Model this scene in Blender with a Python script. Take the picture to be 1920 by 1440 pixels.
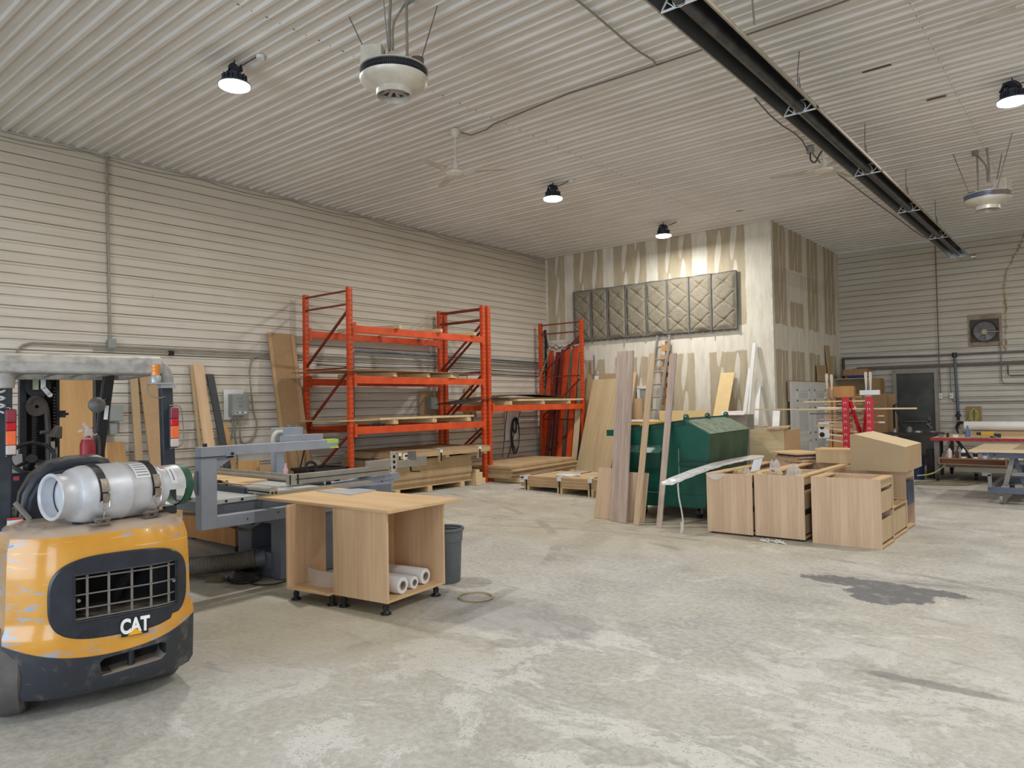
import bpy, bmesh, math, random
from mathutils import Vector, Matrix
random.seed(7)
S = bpy.context.scene
COL = S.collection
PI = math.pi
for o in list(bpy.data.objects): bpy.data.objects.remove(o)
# ------------------------------------------------------------------ camera
cd = bpy.data.cameras.new('camera'); cam = bpy.data.objects.new('camera', cd); COL.objects.link(cam)
cd.sensor_width = 36; cd.lens = 1363.0/1920*36; cd.clip_end = 100
_y, _p, _r = math.radians(39.406), math.radians(1.518), math.radians(-1.015)
_f = Vector((-math.sin(_y)*math.cos(_p), math.cos(_y)*math.cos(_p), math.sin(_p)))
_r0 = Vector((math.cos(_y), math.sin(_y), 0)); _u0 = _r0.cross(_f)
_rt = _r0*math.cos(_r)+_u0*math.sin(_r); _up = _u0*math.cos(_r)-_r0*math.sin(_r)
cam.matrix_world = Matrix(((_rt.x, _up.x, -_f.x, 0), (_rt.y, _up.y, -_f.y, 0), (_rt.z, _up.z, -_f.z, 1.565), (0, 0, 0, 1)))
S.camera = cam
# ------------------------------------------------------------------ light and exposure
S.view_settings.view_transform = 'Standard'; S.view_settings.look = 'None'
S.view_settings.gamma = 1; S.view_settings.use_curve_mapping = False
S.view_settings.exposure = -0.05
w = bpy.data.worlds.new('world'); S.world = w; w.use_nodes = True
w.node_tree.nodes['Background'].inputs[0].default_value = (.72, .85, 1, 1)
w.node_tree.nodes['Background'].inputs[1].default_value = 1.0
def area(name, loc, size, sizey, power, col, rot):
    l = bpy.data.lights.new(name, 'AREA'); l.shape = 'RECTANGLE'; l.size = size; l.size_y = sizey; l.energy = power; l.color = col
    o = bpy.data.objects.new(name, l); COL.objects.link(o); o.location = loc; o.rotation_euler = rot; return o
# daylight entering through the two open overhead doors in the wall behind the camera
area('daylight_door_near', (-3.4, -4.7, 2.0), 4.2, 3.6, 265, (.76, .87, 1), (PI/2, 0, 0))
area('daylight_door_far', (3.4, -4.7, 2.0), 4.2, 3.6, 265, (.76, .87, 1), (PI/2, 0, 0))
LAMPS = [(-6.62, 3.80), (-6.66, 9.2), (-6.60, 12.75), (-.72, 9.58)]
OFFLAMPS = [(-.75, 3.9), (4.6, 3.9), (4.6, 9.6), (1.0, 15.0)]
LAMPCOL = (1, .985, .955)
LAMPW = 92
for i, (x, y) in enumerate(LAMPS+OFFLAMPS):
    l = bpy.data.lights.new('high_bay_light', 'AREA'); l.shape = 'DISK'; l.size = .27; l.energy = LAMPW; l.color = LAMPCOL
    o = bpy.data.objects.new('high_bay_light', l); COL.objects.link(o); o.location = (x, y, 4.735)

# ------------------------------------------------------------------ node helpers
class NT:
    def __init__(s, name):
        s.m = bpy.data.materials.new(name); s.m.use_nodes = True; s.t = s.m.node_tree; s.n = s.t.nodes
        s.b = s.n['Principled BSDF']
    def new(s, t, **k):
        n = s.n.new(t)
        for a, v in k.items(): setattr(n, a, v)
        return n
    def link(s, a, b): s.t.links.new(a, b)
    def val(s, sock, v):
        if hasattr(v, 'links') or hasattr(v, 'is_linked'): s.link(v, sock)
        else: sock.default_value = v
    def math(s, op, a, b=0.0, c=0.0, clamp=False):
        n = s.new('ShaderNodeMath', operation=op); n.use_clamp = clamp
        s.val(n.inputs[0], a); s.val(n.inputs[1], b)
        if op in ('SMOOTH_MIN', 'MULTIPLY_ADD', 'COMPARE'): s.val(n.inputs[2], c)
        return n.outputs[0]
    def mix(s, f, a, b):
        n = s.new('ShaderNodeMix', data_type='RGBA')
        s.val(n.inputs[0], f); s.val(n.inputs[6], a if hasattr(a, 'is_linked') else (*a, 1)); s.val(n.inputs[7], b if hasattr(b, 'is_linked') else (*b, 1))
        return n.outputs[2]
    def co(s, kind='Object', scale=(1, 1, 1), loc=(0, 0, 0)):
        c = s.new('ShaderNodeTexCoord'); m = s.new('ShaderNodeMapping'); s.link(c.outputs[kind], m.inputs[0])
        m.inputs['Scale'].default_value = scale; m.inputs['Location'].default_value = loc; return m.outputs[0]
    def world(s, scale=(1, 1, 1), loc=(0, 0, 0)):
        c = s.new('ShaderNodeNewGeometry'); m = s.new('ShaderNodeMapping'); s.link(c.outputs['Position'], m.inputs[0])
        m.inputs['Scale'].default_value = scale; m.inputs['Location'].default_value = loc; return m.outputs[0]
    def noise(s, co, scale=5, detail=4, rough=.55, dist=0):
        n = s.new('ShaderNodeTexNoise'); s.link(co, n.inputs['Vector']); n.inputs['Scale'].default_value = scale
        n.inputs['Detail'].default_value = detail; n.inputs['Roughness'].default_value = rough; n.inputs['Distortion'].default_value = dist
        return n.outputs['Fac']
    def ramp(s, f, lo, hi, a=0.0, b=1.0):
        n = s.new('ShaderNodeMapRange'); n.interpolation_type = 'SMOOTHSTEP'; s.val(n.inputs[0], f)
        n.inputs[1].default_value = lo; n.inputs[2].default_value = hi; n.inputs[3].default_value = a; n.inputs[4].default_value = b
        return n.outputs[0]
    def xyz(s, co):
        n = s.new('ShaderNodeSeparateXYZ'); s.link(co, n.inputs[0]); return n.outputs
    def bump(s, h, strength=.3, dist=.01):
        n = s.new('ShaderNodeBump'); s.link(h, n.inputs['Height']); n.inputs['Strength'].default_value = strength; n.inputs['Distance'].default_value = dist
        s.link(n.outputs[0], s.b.inputs['Normal'])
    def col(s, c): s.val(s.b.inputs['Base Color'], c)
    def rough(s, r): s.val(s.b.inputs['Roughness'], r)
    def metal(s, v): s.b.inputs['Metallic'].default_value = v
def srgb(r, g, b):
    f = lambda c: ((c/255+.055)/1.055)**2.4 if c/255 > .04045 else c/255/12.92
    return (f(r), f(g), f(b))
_mc = {}
def plain(name, c, rough=.6, metal=0, var=.12, scale=6, bump=0, dust=0, dustcol=None, coat=0, emit=0):
    if name in _mc: return _mc[name]
    t = NT(name); c = srgb(*c)
    n = t.noise(t.co(), scale, 5, .6)
    k = t.mix(t.ramp(n, .3, .7), tuple(v*(1-var) for v in c), tuple(min(1, v*(1+var)) for v in c))
    if dust:
        g = t.new('ShaderNodeNewGeometry'); z = t.xyz(g.outputs['Normal'])[2]
        d = t.math('MULTIPLY', t.ramp(z, .3, .95), t.ramp(t.noise(t.co(), 14, 5), .25, .6))
        d = t.math('MULTIPLY', d, dust)
        k = t.mix(d, k, srgb(*(dustcol or (190, 178, 160))))
    t.col(k); t.rough(rough); t.metal(metal)
    if coat: t.b.inputs['Coat Weight'].default_value = coat
    if bump: t.bump(t.noise(t.co(), scale*6, 4), bump, .003)
    if emit: t.val(t.b.inputs['Emission Color'], (*c, 1)); t.b.inputs['Emission Strength'].default_value = emit
    _mc[name] = t.m; return t.m
def wood(name, c1, c2, axis='z', grain=1.0, rough=.55, cath=.5):
    """straight veneer grain running along one axis"""
    if name in _mc: return _mc[name]
    t = NT(name); k = [26*grain]*3; k['xyz'.index(axis)] = 1.1*grain
    k2 = [5*grain]*3; k2['xyz'.index(axis)] = .5*grain
    n = t.noise(t.co(scale=k), 1.6, 6, .65, .15); m = t.noise(t.co(scale=k2), 1.2, 3, .5, cath)
    k3 = [2.6*grain]*3; k3['xyz'.index(axis)] = .16*grain
    rg = t.noise(t.co(scale=k3, loc=(1.3, .7, 2.1)), 1.3, 2, .4, .2)
    rg = t.math('PINGPONG', t.math('MULTIPLY', rg, 9*cath+3), 1.0)
    a = t.math('ADD', t.math('MULTIPLY', n, .58), t.math('ADD', t.math('MULTIPLY', m, .32), t.math('MULTIPLY', rg, .10)))
    t.col(t.mix(t.ramp(a, .3, .68), srgb(*c1), srgb(*c2))); t.rough(rough); t.bump(a, .12, .002)
    _mc[name] = t.m; return t.m
def board(name, c, var=.1, fine=120, rough=.8):
    """mdf, chipboard, paper: speckled"""
    if name in _mc: return _mc[name]
    t = NT(name); c = srgb(*c)
    a = t.math('ADD', t.math('MULTIPLY', t.noise(t.co(), fine, 3, .7), .5), t.math('MULTIPLY', t.noise(t.co(), 3, 3), .5))
    t.col(t.mix(t.ramp(a, .35, .65), tuple(v*(1-var) for v in c), tuple(min(1, v*(1+var)) for v in c))); t.rough(rough)
    t.bump(a, .1, .002); _mc[name] = t.m; return t.m
def glass(name, c, rough=.1, alpha=.35):
    if name in _mc: return _mc[name]
    t = NT(name); t.col((*srgb(*c), 1)); t.rough(rough); t.b.inputs['Alpha'].default_value = alpha
    t.b.inputs['Specular IOR Level'].default_value = .8; _mc[name] = t.m; return t.m

# ------------------------------------------------------------------ mesh helpers
class MB:
    def __init__(s): s.v = []; s.f = []; s.M = Matrix.Identity(4)
    def at(s, loc=(0, 0, 0), rz=0, rx=0, ry=0):
        s.M = Matrix.Translation(loc) @ Matrix.Rotation(rz, 4, 'Z') @ Matrix.Rotation(ry, 4, 'Y') @ Matrix.Rotation(rx, 4, 'X'); return s
    def add(s, vs, fs):
        b = len(s.v); s.v += [tuple(s.M @ Vector(p)) for p in vs]; s.f += [tuple(b+i for i in f) for f in fs]; return s
    def box(s, x0, x1, y0, y1, z0, z1):
        return s.add([(x0, y0, z0), (x1, y0, z0), (x1, y1, z0), (x0, y1, z0), (x0, y0, z1), (x1, y0, z1), (x1, y1, z1), (x0, y1, z1)],
                     [(3, 2, 1, 0), (4, 5, 6, 7), (0, 1, 5, 4), (1, 2, 6, 5), (2, 3, 7, 6), (3, 0, 4, 7)])
    def hexa(s, bot, top):
        return s.add(list(bot)+list(top), [(3, 2, 1, 0), (4, 5, 6, 7), (0, 1, 5, 4), (1, 2, 6, 5), (2, 3, 7, 6), (3, 0, 4, 7)])
    def prism(s, poly, axis, a, b):
        """poly of 2D points extruded along axis; 2D order is the other two axes in xyz order"""
        n = len(poly); i = 'xyz'.index(axis)
        def P(p, t): q = list(p); q.insert(i, t); return tuple(q)
        vs = [P(p, a) for p in poly]+[P(p, b) for p in poly]
        return s.add(vs, [tuple(range(n))[::-1], tuple(range(n, 2*n))]+[(k, (k+1) % n, n+(k+1) % n, n+k) for k in range(n)])
    def frustum(s, p0, p1, r0, r1=None, n=12, caps=True):
        r1 = r0 if r1 is None else r1; p0 = Vector(p0); p1 = Vector(p1); d = (p1-p0).normalized()
        u = d.orthogonal().normalized(); v = d.cross(u); vs = []
        for p, r in ((p0, r0), (p1, r1)):
            for k in range(n): a = 2*PI*k/n; vs.append(tuple(p+u*(math.cos(a)*r)+v*(math.sin(a)*r)))
        fs = [(k, (k+1) % n, n+(k+1) % n, n+k) for k in range(n)]
        if caps: fs += [tuple(range(n))[::-1], tuple(range(n, 2*n))]
        return s.add(vs, fs)
    def tube(s, pts, r, n=6, closed=False, smooth=0):
        pts = [Vector(p) for p in pts]
        for _ in range(smooth):
            q = []
            m = len(pts)
            for i in range(m if closed else m-1):
                a, b = pts[i], pts[(i+1) % m]; q += [a*.75+b*.25, a*.25+b*.75]
            pts = q if closed else [pts[0]]+q+[pts[-1]]
        m = len(pts); vs = []; u = None
        for i, p in enumerate(pts):
            a = pts[(i-1) % m] if (closed or i) else p; b = pts[(i+1) % m] if (closed or i < m-1) else p
            d = (b-a).normalized() if (b-a).length > 1e-9 else Vector((0, 0, 1))
            u = d.orthogonal().normalized() if u is None else (u-d*u.dot(d)).normalized()
            v = d.cross(u)
            for k in range(n): t = 2*PI*k/n; vs.append(tuple(p+u*(math.cos(t)*r)+v*(math.sin(t)*r)))
        fs = [(i*n+k, i*n+(k+1) % n, ((i+1) % m)*n+(k+1) % n, ((i+1) % m)*n+k) for i in range(m if closed else m-1) for k in range(n)]
        if not closed: fs += [tuple(range(n))[::-1], tuple(range((m-1)*n, m*n))]
        return s.add(vs, fs)
    def lathe(s, prof, n=32, c=(0, 0, 0), axis='z', cap=False):
        """prof: (radius, height) pairs round the axis"""
        vs = []
        for r, h in prof:
            for k in range(n):
                a = 2*PI*k/n; x, y = r*math.cos(a), r*math.sin(a)
                vs.append({'z': (c[0]+x, c[1]+y, c[2]+h), 'x': (c[0]+h, c[1]+x, c[2]+y), 'y': (c[0]+y, c[1]+h, c[2]+x)}[axis])
        fs = [(i*n+k, i*n+(k+1) % n, (i+1)*n+(k+1) % n, (i+1)*n+k) for i in range(len(prof)-1) for k in range(n)]
        if cap: fs += [tuple(range(n))[::-1], tuple(range((len(prof)-1)*n, len(prof)*n))]
        return s.add(vs, fs)
    def beam(s, p0, p1, w, h, up=(0, 0, 1)):
        """rectangular bar from p0 to p1, w across, h along up"""
        p0 = Vector(p0); p1 = Vector(p1); d = (p1-p0).normalized(); sd = d.cross(Vector(up))
        sd = d.orthogonal().normalized() if sd.length < 1e-4 else sd.normalized()
        u = sd.cross(d); a = sd*(w/2); b = u*(h/2)
        return s.hexa([p0-a-b, p0+a-b, p1+a-b, p1-a-b], [p0-a+b, p0+a+b, p1+a+b, p1-a+b])
    def loft(s, rings, cap=True):
        n = len(rings[0]); vs = [p for r in rings for p in r]
        fs = [(i*n+k, i*n+(k+1) % n, (i+1)*n+(k+1) % n, (i+1)*n+k) for i in range(len(rings)-1) for k in range(n)]
        if cap: fs += [tuple(range(n))[::-1], tuple(range((len(rings)-1)*n, len(rings)*n))]
        return s.add(vs, fs)
    def grid(s, fn, nu, nv):
        vs = [fn(i/nu, j/nv) for i in range(nu+1) for j in range(nv+1)]; k = nv+1
        return s.add(vs, [(i*k+j, (i+1)*k+j, (i+1)*k+j+1, i*k+j+1) for i in range(nu) for j in range(nv)])
def tagp(o, label=None, cat=None, group=None, kind=None):
    for k, v in (('label', label), ('category', cat), ('group', group), ('kind', kind)):
        if v: o[k] = v
    return o
def mesh_of(name, mb, mat, smooth=False):
    me = bpy.data.meshes.new(name); me.from_pydata(mb.v, [], mb.f); me.update()
    bm = bmesh.new(); bm.from_mesh(me); bmesh.ops.recalc_face_normals(bm, faces=bm.faces); bm.to_mesh(me); bm.free()
    me.materials.append(mat)
    if smooth:
        for p in me.polygons: p.use_smooth = True
        me.set_sharp_from_angle(angle=math.radians(35))
    return me
def part(name, mb, mat, parent=None, bevel=0, smooth=False, label=None, world=False, kind=None, seg=2):
    """one mesh object; with world=True the mesh is given in world coordinates and re-expressed in the parent's"""
    me = mesh_of(name, mb, mat, smooth)
    o = bpy.data.objects.new(name, me); COL.objects.link(o)
    if parent is not None:
        o.parent = parent
        if world:
            M = Matrix.Identity(4); q = parent
            while q is not None: M = (Matrix.Translation(q.location) @ q.rotation_euler.to_matrix().to_4x4()) @ M; q = q.parent
            me.transform(M.inverted())
    if bevel:
        b = o.modifiers.new('bevel', 'BEVEL'); b.width = bevel; b.segments = seg; b.limit_method = 'ANGLE'; b.angle_limit = math.radians(40)
    tagp(o, label=label, kind=kind); return o
def thing(name, label, cat, loc=(0, 0, 0), rz=0, group=None):
    o = bpy.data.objects.new(name, None); COL.objects.link(o); o.empty_display_size = .1
    o.location = loc; o.rotation_euler = (0, 0, rz); return tagp(o, label, cat, group)
def holder(name, label, parent, loc):
    """an Empty standing for a part that has pieces of its own"""
    o = bpy.data.objects.new(name, None); COL.objects.link(o); o.empty_display_size = .05; o.parent = parent; o.location = loc
    return tagp(o, label)
def solo(name, mb, mat, label, cat, group=None, bevel=0, smooth=False, kind=None):
    """a top-level thing of one mesh given in world coordinates; origin moved to its base"""
    o = part(name, mb, mat, None, bevel, smooth); me = o.data
    xs = [v.co for v in me.vertices]
    c = Vector(((min(p.x for p in xs)+max(p.x for p in xs))/2, (min(p.y for p in xs)+max(p.y for p in xs))/2, min(p.z for p in xs)))
    me.transform(Matrix.Translation(-c)); o.location = c
    return tagp(o, label, cat, group, kind)
def struct(name, mb, mat, parent=None, **k):
    o = part(name, mb, mat, parent, **k)
    if parent is None: o['kind'] = 'structure'
    return o
def dup(root, loc=None, rz=None, label=None, group=None):
    r = root.copy(); COL.objects.link(r)
    if loc is not None: r.location = loc
    if rz is not None: r.rotation_euler = (0, 0, rz)
    if label: r['label'] = label
    if group: r['group'] = group
    for ch in list(root.children):
        c = ch.copy(); COL.objects.link(c); c.parent = r
        for g in ch.children:
            d = g.copy(); COL.objects.link(d); d.parent = c
    return r
def boolean(o, cut):
    """cut the MB out of o"""
    me = mesh_of('cut', cut, o.data.materials[0]); c = bpy.data.objects.new('cut', me); COL.objects.link(c); c.parent = o.parent
    m = o.modifiers.new('b', 'BOOLEAN'); m.operation = 'DIFFERENCE'; m.object = c; m.solver = 'EXACT'
    dg = bpy.context.evaluated_depsgraph_get(); n = bpy.data.meshes.new_from_object(o.evaluated_get(dg))
    o.modifiers.clear(); o.data = n; bpy.data.objects.remove(c)
def reorient(o, zdir, xdir):
    """turn the object's own axes along the board so that its grain runs with it"""
    z = Vector(zdir).normalized(); x = Vector(xdir); x = (x-z*x.dot(z)).normalized(); y = z.cross(x)
    M = Matrix((x, y, z)).transposed(); o.data.transform(M.to_4x4().inverted()); o.rotation_euler = M.to_euler(); return o
def text_mesh(txt, size, ext=.001, bold=0.0, align='CENTER'):
    cu = bpy.data.curves.new('t', 'FONT'); cu.body = txt; cu.size = size; cu.extrude = ext; cu.offset = bold; cu.align_x = align; cu.align_y = 'CENTER'
    o = bpy.data.objects.new('t', cu); COL.objects.link(o); dg = bpy.context.evaluated_depsgraph_get()
    me = bpy.data.meshes.new_from_object(o.evaluated_get(dg)); bpy.data.objects.remove(o)
    mb = MB(); mb.v = [tuple(v.co) for v in me.vertices]; mb.f = [tuple(p.vertices) for p in me.polygons]; return mb
def xform(mb, M): mb.v = [tuple(M @ Vector(p)) for p in mb.v]; return mb
def fz(x): return .1*max(0, min(1, (-6.5-x)/2.5))     # the slab rises a little towards the left wall
# ------------------------------------------------------------------ surface materials
def metal_sheet(name, c, dirt, amt, axis):
    t = NT(name); P = t.world(); n1 = t.noise(t.world(scale=(.35, .35, .35)), 1.5, 4, .6)
    st = t.noise(t.world(scale={'z': (.4, .4, 7), 'y': (.5, 6, 1)}[axis]), 2, 5, .65)
    a = t.math('ADD', t.math('MULTIPLY', n1, .5), t.math('MULTIPLY', st, .5))
    base = t.mix(t.ramp(a, .35, .7), srgb(*c), srgb(*dirt))
    if axis == 'z':                                  # settled dust and rust along the upper edges of the wall ribs
        g = t.new('ShaderNodeNewGeometry'); nz = t.xyz(g.outputs['Normal'])[2]
        d = t.math('MULTIPLY', t.ramp(nz, .2, .6), t.ramp(t.noise(t.world(scale=(.6, .6, 2)), 2, 3), .25, .55, .45, .95))
        base = t.mix(d, base, srgb(128, 112, 88))
        up = t.math('MULTIPLY', t.ramp(t.xyz(P)[2], 1.9, 3.6), .55); base = t.mix(up, base, srgb(190, 178, 156))  # beige dirt up high, darkened to paint in the weaker daylight there
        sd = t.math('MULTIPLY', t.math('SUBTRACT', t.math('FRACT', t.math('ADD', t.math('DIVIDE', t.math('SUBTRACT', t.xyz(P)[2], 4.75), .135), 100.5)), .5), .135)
        ln = t.ramp(t.math('ABSOLUTE', t.math('SUBTRACT', sd, .013)), .004, .009, 1, 0)     # dark line above each rib: painted underside shadow with some dust
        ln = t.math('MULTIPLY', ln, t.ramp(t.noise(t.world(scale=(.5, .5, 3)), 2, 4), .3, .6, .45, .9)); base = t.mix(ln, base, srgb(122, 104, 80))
        v = t.new('ShaderNodeTexVoronoi'); t.link(t.world(), v.inputs['Vector']); v.inputs['Scale'].default_value = 2.6
        base = t.mix(t.ramp(v.outputs['Distance'], .02, .035, .7, 0), base, srgb(96, 82, 66))
    t.col(base); t.rough(.5); t.b.inputs['Specular IOR Level'].default_value = .35
    return t.m
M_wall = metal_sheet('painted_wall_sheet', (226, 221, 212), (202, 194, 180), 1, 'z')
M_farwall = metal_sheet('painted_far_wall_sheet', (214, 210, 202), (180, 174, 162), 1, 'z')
M_ceil = metal_sheet('painted_ceiling_sheet', (224, 219, 212), (206, 199, 191), 1, 'y')
def drywall(name, axis, strips, screws, holes):
    t = NT(name); P = t.xyz(t.world()); z = P[2]
    wob = t.math('MULTIPLY', t.math('SUBTRACT', t.noise(t.world(scale=(.3, .3, 2.2)), 2.0, 4, .6), .5), .13)
    fine = t.math('MULTIPLY', t.math('SUBTRACT', t.noise(t.world(), 9, 3, .5), .5), .035)
    wz = t.math('ADD', z, t.math('MULTIPLY', t.math('SUBTRACT', t.noise(t.world(scale=(2, 2, .3)), 1.7, 5, .7), .5), .16))
    raw = P['xyz'.index(axis)]; u = t.math('ADD', raw, t.math('ADD', wob, fine))
    m = t.ramp(t.math('ABSOLUTE', t.math('SUBTRACT', wz, 2.78)), .235, .265, 1, 0)
    for a, b in strips:
        m = t.math('MAXIMUM', m, t.ramp(t.math('ABSOLUTE', t.math('SUBTRACT', t.math('ADD', raw, t.math('ADD', t.math('MULTIPLY', wob, .35), fine)), (a+b)/2)), (b-a)/2-.02, (b-a)/2+.015, 1, 0))
    for c, h, ph in screws:                            # tapered strokes of compound over the screw rows
        saw = t.math('FRACT', t.math('ADD', t.math('MULTIPLY', z, 1.08), ph)); taper = t.math('MULTIPLY', t.math('POWER', t.math('SINE', t.math('MULTIPLY', saw, PI)), .55), h)
        curve = t.math('MULTIPLY', t.math('COSINE', t.math('MULTIPLY', saw, 3.4)), .035)
        d = t.math('ABSOLUTE', t.math('SUBTRACT', t.math('ADD', raw, t.math('ADD', curve, t.math('MULTIPLY', fine, .25))), c))
        m = t.math('MAXIMUM', m, t.ramp(t.math('SUBTRACT', d, taper), -.008, .010, .9, 0))
    for a, b, c, d in holes:
        k = t.math('MULTIPLY', t.ramp(t.math('ABSOLUTE', t.math('SUBTRACT', u, (a+b)/2)), (b-a)/2-.01, (b-a)/2+.02, 1, 0), t.ramp(t.math('ABSOLUTE', t.math('SUBTRACT', wz, (c+d)/2)), (d-c)/2-.01, (d-c)/2+.02, 1, 0))
        m = t.math('MAXIMUM', m, k)
    sm = t.noise(t.world(scale=(3, 3, .6)), 3, 5, .6)
    pap = t.mix(t.ramp(sm, .3, .7), srgb(176, 162, 136), srgb(190, 177, 152)); mud = t.mix(t.ramp(sm, .35, .7), srgb(226, 220, 205), srgb(210, 203, 186))
    t.col(t.mix(m, pap, mud)); t.rough(.85); t.bump(m, .15, .004); return t.m
M_dry_front = drywall('drywall_front', 'x', [(-10.42, -10.33), (-9.84, -9.58), (-8.78, -8.5), (-7.68, -7.4), (-6.61, -6.28), (-5.49, -4.9)],
    [(-10.06, .04, .1), (-9.36, .04, .35), (-9.0, .055, .55), (-8.22, .06, .2), (-7.9, .05, .75), (-7.16, .05, .4), (-6.84, .06, .1), (-6.05, .06, .6), (-5.72, .06, .3)], [])
M_dry_side = drywall('drywall_side', 'y', [(13.9, 14.11), (14.8, 15.02), (15.83, 16.15), (16.88, 17.35), (18.15, 18.6)],
    [(14.45, .025, .2), (14.66, .02, .6), (15.3, .022, .1), (15.55, .02, .5), (16.4, .03, .3), (16.65, .025, .8), (17.6, .035, .4), (17.9, .03, .15)], [(15.02, 15.83, 3.55, 4.2)])
def concrete():
    t = NT('concrete_floor'); P = t.world()
    big = t.noise(P, .35, 5, .6, .4); mid = t.noise(P, 1.6, 7, .68, .6); fine = t.noise(P, 22, 6, .7); g = t.noise(P, 95, 3, .7)
    c = t.mix(t.ramp(big, .3, .68), srgb(158, 156, 150), srgb(180, 175, 162))
    c = t.mix(t.ramp(mid, .42, .70, 0, .8), c, srgb(196, 193, 186))
    c = t.mix(t.ramp(mid, .25, .42, .6, 0), c, srgb(126, 125, 124))
    c = t.mix(t.ramp(fine, .40, .60, 0, .32), c, srgb(222, 219, 212)); c = t.mix(t.ramp(t.noise(t.world(loc=(9, 9, 0)), 40, 6, .75), .52, .66, 0, .4), c, srgb(128, 125, 120))
    # worn, pitted area in the foreground
    xy = t.xyz(P)
    def blob(cx, cy, rx, ry, lo=.6, hi=1.0, rag=.8, sc=3.0):
        a = t.math('DIVIDE', t.math('SUBTRACT', xy[0], cx), rx); b = t.math('DIVIDE', t.math('SUBTRACT', xy[1], cy), ry)
        d = t.math('SQRT', t.math('ADD', t.math('MULTIPLY', a, a), t.math('MULTIPLY', b, b)))
        d = t.math('ADD', d, t.math('MULTIPLY', t.math('SUBTRACT', t.noise(P, sc, 7, .72), .5), rag*2))
        return t.ramp(d, lo, hi, 1, 0)
    patch = t.ramp(t.noise(t.world(scale=(1, 1.5, 1), loc=(4, 2, 0)), .85, 9, .72, .5), .485, .525)
    reg = t.math('MAXIMUM', blob(-2.3, 2.9, 2.3, 2.1, .5, 1.1, .5, 1.0), t.math('MULTIPLY', blob(-.7, 3.9, 2.0, 1.5, .5, 1.1, .5, 1.0), .8))
    reg = t.math('MULTIPLY', t.math('MULTIPLY', reg, patch), 1.0)
    vo = t.new('ShaderNodeTexVoronoi'); t.link(t.world(scale=(1, 1.25, 1)), vo.inputs['Vector']); vo.inputs['Scale'].default_value = 58; vo.inputs['Randomness'].default_value = 1
    hole = t.math('MULTIPLY', t.ramp(vo.outputs['Distance'], .18, .42, 1, 0), t.ramp(t.noise(P, 12, 5, .7), .42, .58))
    pit = t.math('MULTIPLY', reg, t.math('SUBTRACT', 1.0, t.math('MULTIPLY', hole, .9)))
    c = t.mix(t.math('MULTIPLY', reg, .62), c, srgb(218, 215, 209))
    c = t.mix(t.math('MULTIPLY', t.math('MULTIPLY', reg, hole), .62), c, srgb(146, 140, 131))
    edge = t.ramp(t.noise(t.world(loc=(8, 5, 0)), 2.2, 9, .75, .8), .60, .63); c = t.mix(t.math('MULTIPLY', edge, .45), c, srgb(226, 222, 212))
    yel = t.math('MULTIPLY', t.math('MAXIMUM', blob(-4.6, 3.2, 1.6, .9, .4, 1.3, .6, 1.2), blob(-5.5, 8.5, 3.5, 2.4, .4, 1.3, .5, .8)), .42); c = t.mix(yel, c, srgb(178, 164, 128))
    damp = blob(-3.6, 4.15, .9, .5, .7, .95, .7, 2.0); c = t.mix(t.math('MULTIPLY', damp, .45), c, srgb(132, 130, 128))
    # dark stains
    s1 = t.math('MAXIMUM', blob(-1.42, 6.30, .34, .34, .78, .84, .85, 3.4), blob(-1.55, 6.60, .75, .20, .78, .84, .8, 3.6))
    s1 = t.math('MULTIPLY', s1, t.ramp(t.noise(P, 9, 4), .25, .5, .55, 1))
    c = t.mix(t.math('MULTIPLY', s1, .85), c, srgb(94, 94, 98))
    s2 = blob(-.75, 4.5, .55, .07, .5, 1.0, 1.0, 3.5); c = t.mix(t.math('MULTIPLY', s2, .6), c, srgb(104, 103, 100))
    s3 = blob(-4.9, 2.9, 1.7, 1.3, .6, 1.3, .6, 1.2); c = t.mix(t.math('MULTIPLY', s3, .22), c, srgb(120, 112, 96))
    # curved tyre marks
    tm = None
    for cx, cy, r, wd in ((-7.5, 12.2, 4.6, .07), (-7.2, 12.4, 4.9, .06), (-2.0, 12.0, 5.2, .07), (-9, 3.5, 5.2, .08), (-3.6, 1.0, 6.6, .06)):
        a = t.math('SUBTRACT', xy[0], cx); b = t.math('SUBTRACT', xy[1], cy)
        d = t.math('ABSOLUTE', t.math('SUBTRACT', t.math('SQRT', t.math('ADD', t.math('MULTIPLY', a, a), t.math('MULTIPLY', b, b))), r))
        k = t.ramp(d, wd*.5, wd, 1, 0); tm = k if tm is None else t.math('MAXIMUM', tm, k)
    tm = t.math('MULTIPLY', tm, t.ramp(t.noise(P, 1.4, 5), .42, .62)); c = t.mix(t.math('MULTIPLY', tm, .32), c, srgb(92, 90, 88))
    sm = t.ramp(t.noise(t.world(scale=(1, 3.4, 1)), 1.1, 6, .65, 1.2), .55, .72); c = t.mix(t.math('MULTIPLY', sm, .38), c, srgb(116, 115, 112))
    t.col(c); t.rough(t.ramp(mid, .3, .7, .5, .8))
    t.b.inputs['Specular IOR Level'].default_value = .4
    h = t.math('ADD', t.math('MULTIPLY', fine, .4), t.math('ADD', t.math('MULTIPLY', g, .25), t.math('MULTIPLY', pit, .8)))
    t.bump(h, .55, .008); return t.m
M_floor = concrete()
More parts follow.
